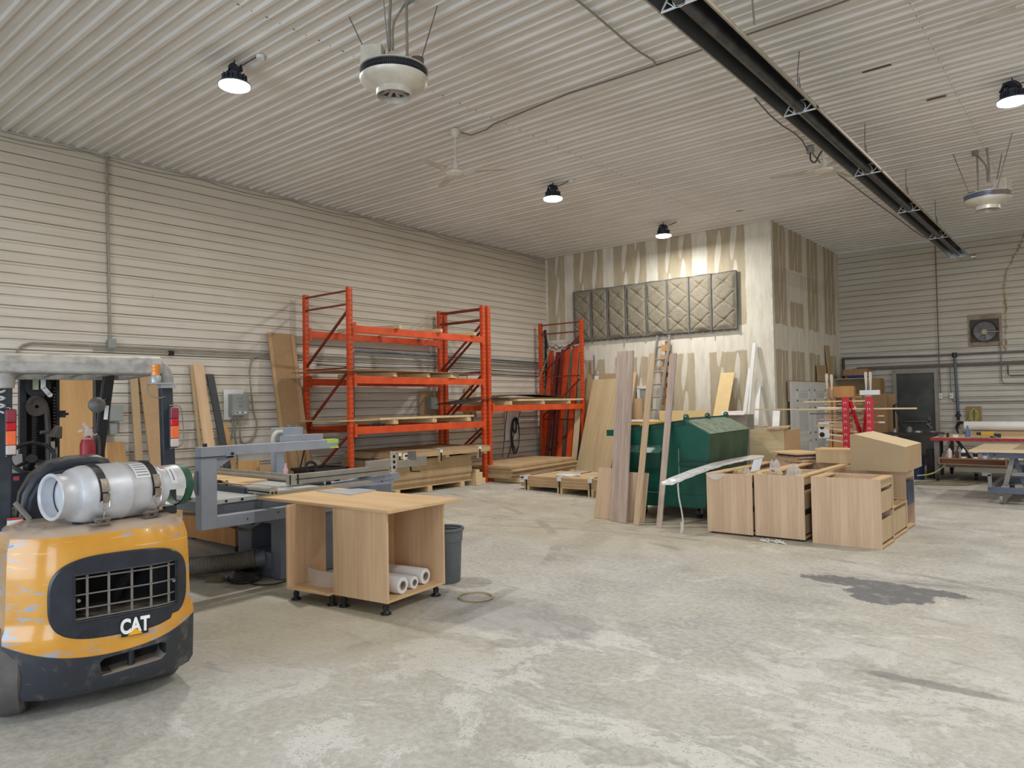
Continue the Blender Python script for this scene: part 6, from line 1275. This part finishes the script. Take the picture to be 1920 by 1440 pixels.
# ================================================================== grey lift table, front right
GT = thing('lift_table', 'dark grey-blue steel lift table with wooden top on white-forked casters, at the right edge', 'table', (-1.62, 12.45, 0))
M_gb = plain('blue_grey_steel', (84, 94, 112), .45, var=.1, dust=.3)
M_gs = plain('dusty_grey_steel', (128, 128, 126), .5, var=.1)
part('table_top', MB().box(0, 2.2, 0, 1.75, .735, .765), wood('worn_top', (196, 170, 134), (216, 196, 162), 'x', .8), GT, bevel=.003)
part('worn_patch', MB().box(.5, 2.2, .35, 1.7, .765, .767), wood('worn_patch', (150, 128, 98), (176, 152, 120), 'x', .8), GT)
part('top_frame', MB().box(.24, 2.1, .05, .12, .655, .735).box(.24, 2.1, 1.55, 1.62, .655, .735).box(.24, .30, .12, 1.55, .655, .735), M_gb, GT, bevel=.003)
part('frame_bolt', MB().box(.30, .325, .045, .05, .69, .712), M_blk, GT)
part('base_frame', MB().box(.22, 2.1, .0, .07, .155, .24).box(.22, 2.1, 1.5, 1.57, .155, .24).box(.22, .29, .07, 1.5, .155, .24), M_gb, GT, bevel=.003)
part('leg_strut', MB().beam((.42, .15, .25), (.52, .15, .66), .05, .06), M_gs, GT); part('leg_strut', MB().beam((.66, .18, .25), (.54, .2, .66), .04, .05), M_gb, GT)
part('leg_strut', MB().beam((.54, .9, .25), (.64, .9, .66), .05, .05), M_gb, GT)
part('cross_bar', MB().box(.50, 2.1, .13, .17, .40, .45).box(.56, 2.1, .2, .24, .56, .61), M_gs, GT)
part('jack_cylinder', MB().box(.80, .89, .05, .14, .24, .47).frustum((.845, .09, .47), (.845, .09, .60), .012), M_gs, GT)
part('jack_plate', MB().box(.78, .93, .05, .12, .45, .465), M_gs, GT)
part('pedal_arm', MB().box(.16, .27, -.03, .02, .40, .44).box(.23, .275, -.03, .02, .24, .42), M_gs, GT)
part('dark_box', MB().box(.9, 2.0, .5, 1.2, .24, .40), M_blk, GT)
for x, y in ((.38, .05), (2.0, .05), (.38, 1.5), (2.0, 1.5)): caster(GT, x, y, .065, M_gs)
# ================================================================== far wall services
ef = struct('exhaust_fan_1', MB().box(-2.30, -1.77, YF-.03, YF-.005, 2.70, 3.19), plain('soot_frame', (72, 60, 52), .6, var=.3))  # sooty frame plate of the exhaust fan; no window here
struct('fan_ring', MB().lathe([(.235, -.02), (.235, .01), (.215, .012), (.21, -.02)], 36, c=(-2.03, YF-.03, 2.925), axis='y'), M_blk, ef, smooth=True)
struct('fan_disc', MB().frustum((-2.03, YF-.034, 2.925), (-2.03, YF-.03, 2.925), .21, n=30), plain('louver_grey', (104, 104, 102), .5), ef)
for k in range(4):
    a = k*PI/2+.4; struct('fan_blade', MB().hexa([(-2.03+.03*math.cos(a), YF-.05, 2.925+.03*math.sin(a)), (-2.03+.2*math.cos(a-.3), YF-.06, 2.925+.2*math.sin(a-.3)), (-2.03+.2*math.cos(a+.35), YF-.04, 2.925+.2*math.sin(a+.35)), (-2.03+.05*math.cos(a+.8), YF-.045, 2.925+.05*math.sin(a+.8))], [(-2.03+.03*math.cos(a), YF-.054, 2.925+.03*math.sin(a)), (-2.03+.2*math.cos(a-.3), YF-.064, 2.925+.2*math.sin(a-.3)), (-2.03+.2*math.cos(a+.35), YF-.044, 2.925+.2*math.sin(a+.35)), (-2.03+.05*math.cos(a+.8), YF-.049, 2.925+.05*math.sin(a+.8))]), M_steelg, ef)
struct('fan_motor', MB().frustum((-2.03, YF-.10, 2.915), (-2.03, YF-.06, 2.915), .055, n=18).beam((-1.98, YF-.08, 2.915), (-1.78, YF-.08, 2.905), .01, .015), plain('motor_beige', (172, 168, 140), .5), ef)
struct('soot_stain', MB().box(-2.33, -1.72, YF-.0262, YF-.0255, 2.62, 3.30), plain('soot_wall', (150, 134, 116), .8, var=.2), ef)
FY = YF-.05
pipe('air_pipe', [(-4.90, FY, .2), (-4.90, FY, 2.5)], .03, M_steeld, 'dark vertical pipe in the corner of the far wall')
pipe('air_pipe', [(-4.92, FY, 2.50), (-3.1, FY, 2.46), (2.5, FY, 2.46)], .024, M_steelg, 'grey horizontal pipe running along the far wall above the door')
pipe('air_pipe', [(-2.60, FY, 2.44), (-2.57, FY, 1.22)], .028, M_bpipe, 'blue-grey drop pipe with fittings right of the far door')
solo('pipe_valve', MB().frustum((-2.57, FY, 1.02), (-2.57, FY, 1.22), .03).frustum((-2.57, FY, 1.10), (-2.57, FY, 1.16), .05).frustum((-2.6, FY, 2.40), (-2.6, FY, 2.50), .05), M_steeld, 'dark valve at the bottom of the blue-grey drop pipe', 'valve', smooth=True)
for dz, x0, lab in ((2.26, -4.6, 'uppermost of the bundled conduits above the far door'), (2.23, -4.7, 'middle one of the bundled conduits above the far door'), (2.20, -4.9, 'lowest of the bundled conduits above the far door')):
    pipe('conduit', [(x0, FY, dz), (2.5, FY, dz)], .011, plain('brown_conduit', (112, 98, 86), .6), lab, 'conduit')
pipe('conduit', [(-2.90, FY, 4.98), (-2.90, FY, 2.3), (-2.89, FY, 1.6)], .010, plain('brown_conduit', (1, 1, 1)), 'thin vertical cable from ceiling to the switch beside the far door', 'cable')
pipe('conduit', [(-2.70, FY, 2.2), (-2.69, FY, 1.6)], .010, M_steelg, 'thin conduit dropping to the right switch beside the far door', 'conduit')
pipe('conduit', [(-2.68, FY, 1.52), (-2.66, FY, 1.44), (-2.5, FY, 1.42), (2.5, FY, 1.44)], .010, M_steelg, 'thin conduit running right from the lower switch on the far wall', 'conduit')
pipe('conduit', [(-1.77, FY, 2.68), (-1.75, FY, 2.4), (-1.76, FY, 1.86), (-1.72, FY, 1.80), (-1.3, FY, 1.79), (2.5, FY, 1.8)], .011, M_steelg, 'thin brown conduit from the exhaust fan bending right on the far wall', 'conduit')
pipe('conduit', [(-1.64, FY, 2.18), (-1.64, FY, 1.98), (-1.6, FY, 1.96), (2.5, FY, 1.98)], .010, M_steeld, 'short dark conduit bend right of the fan conduit', 'conduit')
for x, lab in ((-2.89, 'small white switch beside the far door frame'), (-2.68, 'second small white switch right of the first on the far wall')):
    s_ = thing('wall_switch', lab, 'switch', (x, YF-.03, 1.50)); part('switch_plate', MB().box(-.035, .035, -.03, 0, 0, .12), M_white, s_, bevel=.004); part('toggle', MB().box(-.008, .008, -.04, -.03, .04, .07), M_ebox, s_)
hb = thing('coiled_hose', 'yellow-green air hose coiled on a brown board on the far wall', 'hose', (-2.28, YF-.03, .92))
part('backing_board', MB().box(-.14, .14, -.02, 0, 0, .40), M_card, hb)
m = MB()
for k in range(8): m.tube([((.03+.008*k)*math.cos(a), -.04-.006*(k % 3), .22+.15*math.sin(a)-.003*k) for a in [2*PI*j/20 for j in range(20)]], .008, 5, closed=True)
m.tube([(.02, -.05, .38), (-.10, -.1, .1), (-.20, -.3, -.08)], .009, 6)
part('hose_loops', m, plain('yellow_hose', (1, 1, 1)), hb, smooth=True)
m = MB()
for k in range(5): m.tube([(-2.52+.10*math.cos(a)+.01*k, FY-.04, .86+.14*math.sin(a)-.01*k) for a in [2*PI*j/16 for j in range(16)]], .008, 5, closed=True)
solo('cable_coil', m, M_steeld, 'dark looped hose hanging under the valve of the drop pipe', 'hose', smooth=True)
m = MB(); y0 = None
pts = [(-1.25, 4.95), (-1.4, 4.6), (-1.62, 4.15), (-1.66, 3.9), (-1.64, 3.6), (-1.66, 2.7), (-1.68, 2.45)]
for (xa, za), (xb, zb) in zip(pts, pts[1:]):
    n = max(2, int(math.hypot(xa-xb, za-zb)/.03))
    for k in range(n):
        f = k/n; r = random.uniform(.008, .026); x = xa+(xb-xa)*f+random.uniform(-.015, .015); z = za+(zb-za)*f
        m.lathe([(0, -r), (r*.8, -r*.5), (r, 0), (r*.7, r*.6), (0, r)], 5, c=(x, YF-.018-r*.3, z))
so = struct('sealant_line', m, plain('foam_yellow', (172, 148, 96), .9, var=.3), None)
so['kind'] = 'stuff'; so['label'] = 'irregular line of yellowish foam sealant running down the far wall'; so['category'] = 'sealant'
# ================================================================== ceiling: tube heater, fans, lamps, unit heaters, conduits
TH = thing('tube_heater', 'long dark gas tube heater with white triangular brackets hung from the ceiling', 'heater', (-2.21, 1.0, 4.3))
M_refl = plain('reflector_dark', (58, 60, 62), .35, .4, var=.12, scale=3); M_reflo = plain('reflector_outside', (150, 140, 124), .5)
prof = [(-.15, 0), (-.075, .12), (.075, .12), (.15, 0)]
segs = [0.0, 1.1, 3.6, 6.1, 8.62, 11.0, 13.4, 15.6]
for i in range(7):
    a, b = segs[i]-.03, segs[i+1]+.03; o = .002*(i % 2); m = MB()
    sg_ = .0
    P_ = [(x*(1+o*4), z+o) for x, z in prof]; Q_ = [(x*(1+o*4)*1.03, z+o+.006) for x, z in prof]
    m.prism(P_+Q_[::-1], 'y', a, b)
    part('reflector', m, M_refl, TH)
    part('reflector_lip', MB().box(.15, .165, a, b, -.006+o, .018+o).box(-.162, -.15, a, b, -.006+o, .008+o), M_reflo, TH)
    part('outer_skin', MB().prism([(.158, .0+o), (.162, .0+o), (.088, .13+o), (.082, .13+o)], 'y', a, b), M_reflo, TH)
part('burner_tube', MB().frustum((0, -.2, .045), (0, 15.75, .045), .048, n=20), plain('burner_tube', (78, 78, 80), .4, .5, var=.35, scale=6), TH, smooth=True)
for y in (3.6, 6.1, 8.62, 11.0, 13.4, 1.1):
    br = MB().beam((-.15, y, -.004), (.15, y, -.004), .012, .012, (0, 1, 0)).beam((-.15, y, 0), (-.075, y, .11), .012, .012, (0, 1, 0)).beam((.15, y, 0), (.075, y, .11), .012, .012, (0, 1, 0)).beam((-.075, y, .11), (.075, y, .11), .012, .012, (0, 1, 0))
    br.beam((-.11, y, .06), (-.045, y, -.004), .008, .008, (0, 1, 0)).beam((.11, y, .06), (.045, y, -.004), .008, .008, (0, 1, 0)).lathe([(.052, -.006), (.06, -.006), (.06, .006), (.052, .006)], 20, c=(0, y, .045), axis='y')
    part('bracket', br, M_white, TH)
    part('chain', MB().tube([(0, y, .12), (-.05, y+.12, .40), (-.08, y+.3, .725)], .005, 5).tube([(.02, y, .12), (-.04, y+.14, .40)], .005, 5), M_steelg, TH)
part('end_cap', MB().prism([(-.17, -.02), (-.08, .14), (.08, .14), (.17, -.02)], 'y', 15.62, 15.65), M_chrome, TH)
part('end_elbow', MB().lathe([(.05, 0), (.07, .0), (.07, .25), (.05, .25)], 20, c=(.0, 15.72, .04), axis='y').tube([(0, 15.9, .04), (.03, 16.1, .04), (.15, 16.2, .05), (.22, 16.2, .06)], .05, 12, smooth=2), M_chrome, TH, smooth=True)
part('hanger_rod', MB().tube([(.18, 4.5, .15), (.25, 4.2, .725)], .008, 5), M_steelg, TH)
def hibay(x, y, label):
    t = thing('high_bay_lamp', label, 'ceiling lamp', (x, y, 4.74), 0, 'round high bay lamps')
    L = NT('lamp_lens') if 'lens' not in _mc else None
    if L: L.col((1, 1, 1, 1)); L.b.inputs['Emission Color'].default_value = (1, .98, .94, 1); L.b.inputs['Emission Strength'].default_value = 14; _mc['lens'] = L.m
    part('lens', MB().lathe([(0, -.001), (.12, 0), (.145, .012), (.148, .03)], 32), _mc['lens'], t, smooth=True)
    part('lamp_housing', MB().lathe([(.148, .03), (.155, .035), (.145, .05), (.09, .06), (.075, .12), (.055, .125), (.05, .16), (0, .165)], 32), plain('lamp_housing', (60, 66, 76), .45), t, smooth=True)
    fn = MB()
    for k in range(16):
        a = 2*PI*k/16; fn.at((0, 0, 0), a).box(.05, .12, -.003, .003, .05, .13)
    part('cooling_fin', fn, plain('lamp_housing', (1, 1, 1)), t, kind='stuff')
    part('hook', MB().tube([(0, 0, .16), (.02, 0, .2), (0, 0, .24), (-.02, 0, .22)], .007, 6, smooth=1).frustum((0, 0, .24), (0, 0, .285), .006), M_blk, t)
    cb = MB()
    for k in range(6):
        ph = k*.7; cb.tube([(-.02+.10*math.cos(a+ph)*(1+.1*k)*.7, .02+.05*math.sin(a+ph), .20+.045*math.sin(2*a+k)) for a in [2*PI*j/12 for j in range(12)]], .0065, 5, closed=True)
    cb.tube([(.05, .02, .2), (.16, .06, .24), (.24, .10, .275)], .006, 5, smooth=1)
    part('cable_bundle', cb, plain('lamp_cable', (28, 32, 44), .5), t, smooth=True)
    part('ceiling_socket', MB().frustum((.27, .12, .255), (.27, .12, .29), .04), M_white, t)
    return t
hl = hibay(*LAMPS[0], 'lit round high bay lamp nearest the camera, above the left wall')
for (x, y), lab in zip(LAMPS[1:], ('lit round high bay lamp in mid ceiling beyond the ceiling fan', 'lit round high bay lamp close to the drywall partition', 'lit round high bay lamp at the right edge beyond the tube heater')):
    dup(hl, (x, y, 4.74), 0, lab)
def cfan(x, y, ang, label):
    t = thing('ceiling_fan', label, 'ceiling fan', (x, y, 4.485), 0, 'three-blade ceiling fans'); W = plain('fan_cream', (208, 200, 186), .5, dust=.2)
    part('canopy', MB().lathe([(.0, .43), (.04, .44), (.065, .50), (.065, .545), (0, .545)], 24), W, t, smooth=True)
    part('downrod', MB().frustum((0, 0, .05), (0, 0, .46), .013, n=10), W, t, smooth=True)
    part('motor_housing', MB().lathe([(0, -.045), (.07, -.045), (.115, -.02), (.118, 0), (.08, .02), (.045, .03), (.038, .12), (.0, .13)], 32), W, t, smooth=True)
    for k in range(3):
        a = ang+k*2*PI/3
        b = part('blade', MB().at((0, 0, 0), a, .10).hexa([(.20, -.06, 0), (.66, -.035, .0), (.66, .035, .0), (.20, .06, 0)], [(.20, -.06, .006), (.66, -.035, .006), (.66, .035, .006), (.20, .06, .006)]), plain('blade_cream', (190, 184, 172), .5), t)
        part('blade_arm', MB().at((0, 0, 0), a, .10).box(.10, .26, -.02, .02, -.006, .0), W, b)
    return t
cfan(-6.28, 6.60, math.radians(32), 'cream three-blade ceiling fan on a long rod above the orange rack')
cfan(-2.74, 9.71, math.radians(190), 'cream ceiling fan partly hidden behind the dark tube heater')
cfan(-.20, 6.60, math.radians(172), 'ceiling fan at the top right corner with only a blade tip in view')
def uheater(x, y, z, label, band=(40, 42, 48), rz=0):
    t = thing('unit_heater', label, 'heater', (x, y, z), rz, 'round ceiling unit heaters')
    W = plain('heater_cream', (206, 200, 186), .4, .2, dust=.15)
    part('lower_cone', MB().lathe([(.148, -.045), (.16, -.040), (.20, -.022), (.255, .004), (.283, .032), (.287, .052)], 48), W, t, smooth=True)
    part('outlet_ring', MB().lathe([(.150, -.040), (.150, -.092), (.143, -.094), (.140, -.04)], 36), W, t, smooth=True)
    part('core_disc', MB().lathe([(0, -.02), (.14, -.02)], 24), M_steeld, t)
    c = MB()
    for k in range(9): a = k*.7; c.beam((.12*math.cos(a), .12*math.sin(a), -.05), (-.03*math.sin(a*2), .03*math.cos(a), -.04), .03, .01)
    part('fan_vane', c, plain('vane_dust', (158, 144, 140), .7), t, kind='stuff')
    part('coil_core', MB().lathe([(.265, .05), (.265, .125)], 48), plain('coil_%d_%d' % (band[0], band[2]), band, .5), t, smooth=True)
    fn = MB()
    for k in range(110):
        a = 2*PI*k/110; fn.at((0, 0, 0), a).box(.262, .276, -.0025, .0025, .052, .123)
    part('coil_fin', fn, plain('fin_%d' % band[0], tuple(min(255, v+26) for v in band), .4, .3), t, kind='stuff')
    part('coil_tube', MB().lathe([(.276, .084), (.281, .088), (.276, .092)], 48), plain('fin_%d' % band[0], (1, 1, 1)), t, smooth=True)
    part('top_plate', MB().lathe([(0, .135), (.28, .13), (.288, .128), (.288, .122), (.26, .12), (0, .12)], 48), W, t, smooth=True)
    part('header_plate', MB().box(-.278, -.235, -.12, .06, .052, .123), plain('header_brown', (112, 98, 90), .5), t)
    part('control_box', MB().at((-.06, -.10, 0), .55).box(-.14, .04, -.09, .04, .13, .30), W, t, bevel=.004)
    part('box_knockout', MB().at((-.06, -.10, 0), .55).frustum((.041, .0, .25), (.043, .0, .25), .025, n=16), M_ebox, t)
    part('motor', MB().frustum((.18, .10, .13), (.18, .10, .21), .055, n=20), plain('motor_brown', (98, 90, 82), .5), t, smooth=True)
    zc = 5.03-z
    part('pipe', MB().tube([(-.03, -.02, .3), (-.03, -.02, .5), (-.03, 0, zc)], .013, 8).tube([(.0, -.01, .3), (.0, -.01, .52), (.04, .03, .62), (.12, .1, zc)], .011, 8, smooth=1).tube([(.10, .06, .13), (.10, .06, zc)], .012, 8), M_pipe, t, smooth=True)
    part('pipe_elbow', MB().frustum((.10, .06, zc-.09), (.10, .06, zc-.06), .022).box(.08, .16, .05, .10, zc-.07, zc-.01), M_ebox, t)
    for dx, dy in ((-.55, -.03), (.18, .35), (.3, -.4)):
        n = math.hypot(dx, dy); part('chain', MB().tube([(dx/n*.2, dy/n*.2, .13), (dx, dy, zc)], .0055, 5), M_steelg, t)
    return t
uheater(-4.58, 4.08, 4.26, 'large round cream unit heater with dark coil hanging nearest the camera', rz=.0)
uheater(-1.24, 12.05, 4.24, 'round cream unit heater with blue-grey band hanging at the far right', band=(88, 98, 118), rz=2.2)
pipe('conduit', [(-6.2, 6.62, 4.98), (-6.08, 6.68, 4.93), (-5.9, 6.77, 4.98), (-5.75, 6.73, 5.0), (-4.57, 6.62, 5.0), (-3.48, 6.66, 5.0), (-1.8, 6.68, 5.0), (-.2, 6.6, 5.0)], .009, plain('brown_conduit', (1, 1, 1)), 'long dark cable crossing the ceiling from the fan to the heater', 'cable')
pipe('conduit', [(-3.48, 6.64, 4.99), (-3.42, 6.5, 4.97), (-3.46, 6.2, 4.98), (-3.42, 5.6, 4.98), (-3.40, 5.1, 4.99), (-3.40, 4.2, 4.99)], .010, M_pipe, 'grey flexible cable snaking from the crossing cable towards the camera', 'cable', smooth=2)
pipe('conduit', [(-3.02, 8.12, 4.99), (-3.06, 8.9, 4.96), (-3.03, 9.73, 4.99), (-3.10, 10.25, 4.96)], .009, plain('brown_conduit', (1, 1, 1)), 'brown cable beside the tube heater, on its camera side', 'cable', smooth=1)
pipe('conduit', [(-3.08, 10.35, 4.96), (-3.12, 11.0, 4.93), (-3.10, 11.66, 4.98), (-3.06, 13.4, 4.95), (-3.04, 15.31, 4.98), (-3.0, 17.2, 4.96), (-2.9, 18.44, 4.98)], .009, plain('brown_conduit', (1, 1, 1)), 'brown cable running along the ceiling beyond the tube heater to the far wall', 'cable', smooth=1)
jc = thing('ceiling_junction_box', 'small round junction box with dangling black cable beside the tube heater', 'electrical box', (-3.08, 10.3, 4.93))
part('box_body', MB().frustum((0, 0, 0), (0, 0, .09), .05), M_ebox, jc, smooth=True); part('cable_tail', MB().tube([(0, 0, 0), (.0, -.02, -.1), (.06, 0, -.16), (.12, .0, -.04), (.2, 0, .05)], .01, 6, smooth=2), M_blk, jc, smooth=True)
for x, y, s in ((-1.93, 8.3, .28), (-1.55, 9.6, .2), (-6.0, 5.4, .10), (-5.2, 12.9, .12)):
    o = struct('ceiling_scar', MB().box(x, x+s, y, y+.035, H-.014, H-.0115), plain('rust_mark', (92, 66, 56), .8), ce)
# loose ring on the floor
solo('hose_ring', MB().tube([(-4.0+.14*math.cos(a), 4.36+.13*math.sin(a), .012) for a in [2*PI*k/28 for k in range(28)]], .008, 6, closed=True), plain('dusty_ring', (160, 146, 112), .7), 'thin dusty ring of hose lying on the floor right of the waste bin', 'hose ring', smooth=True)
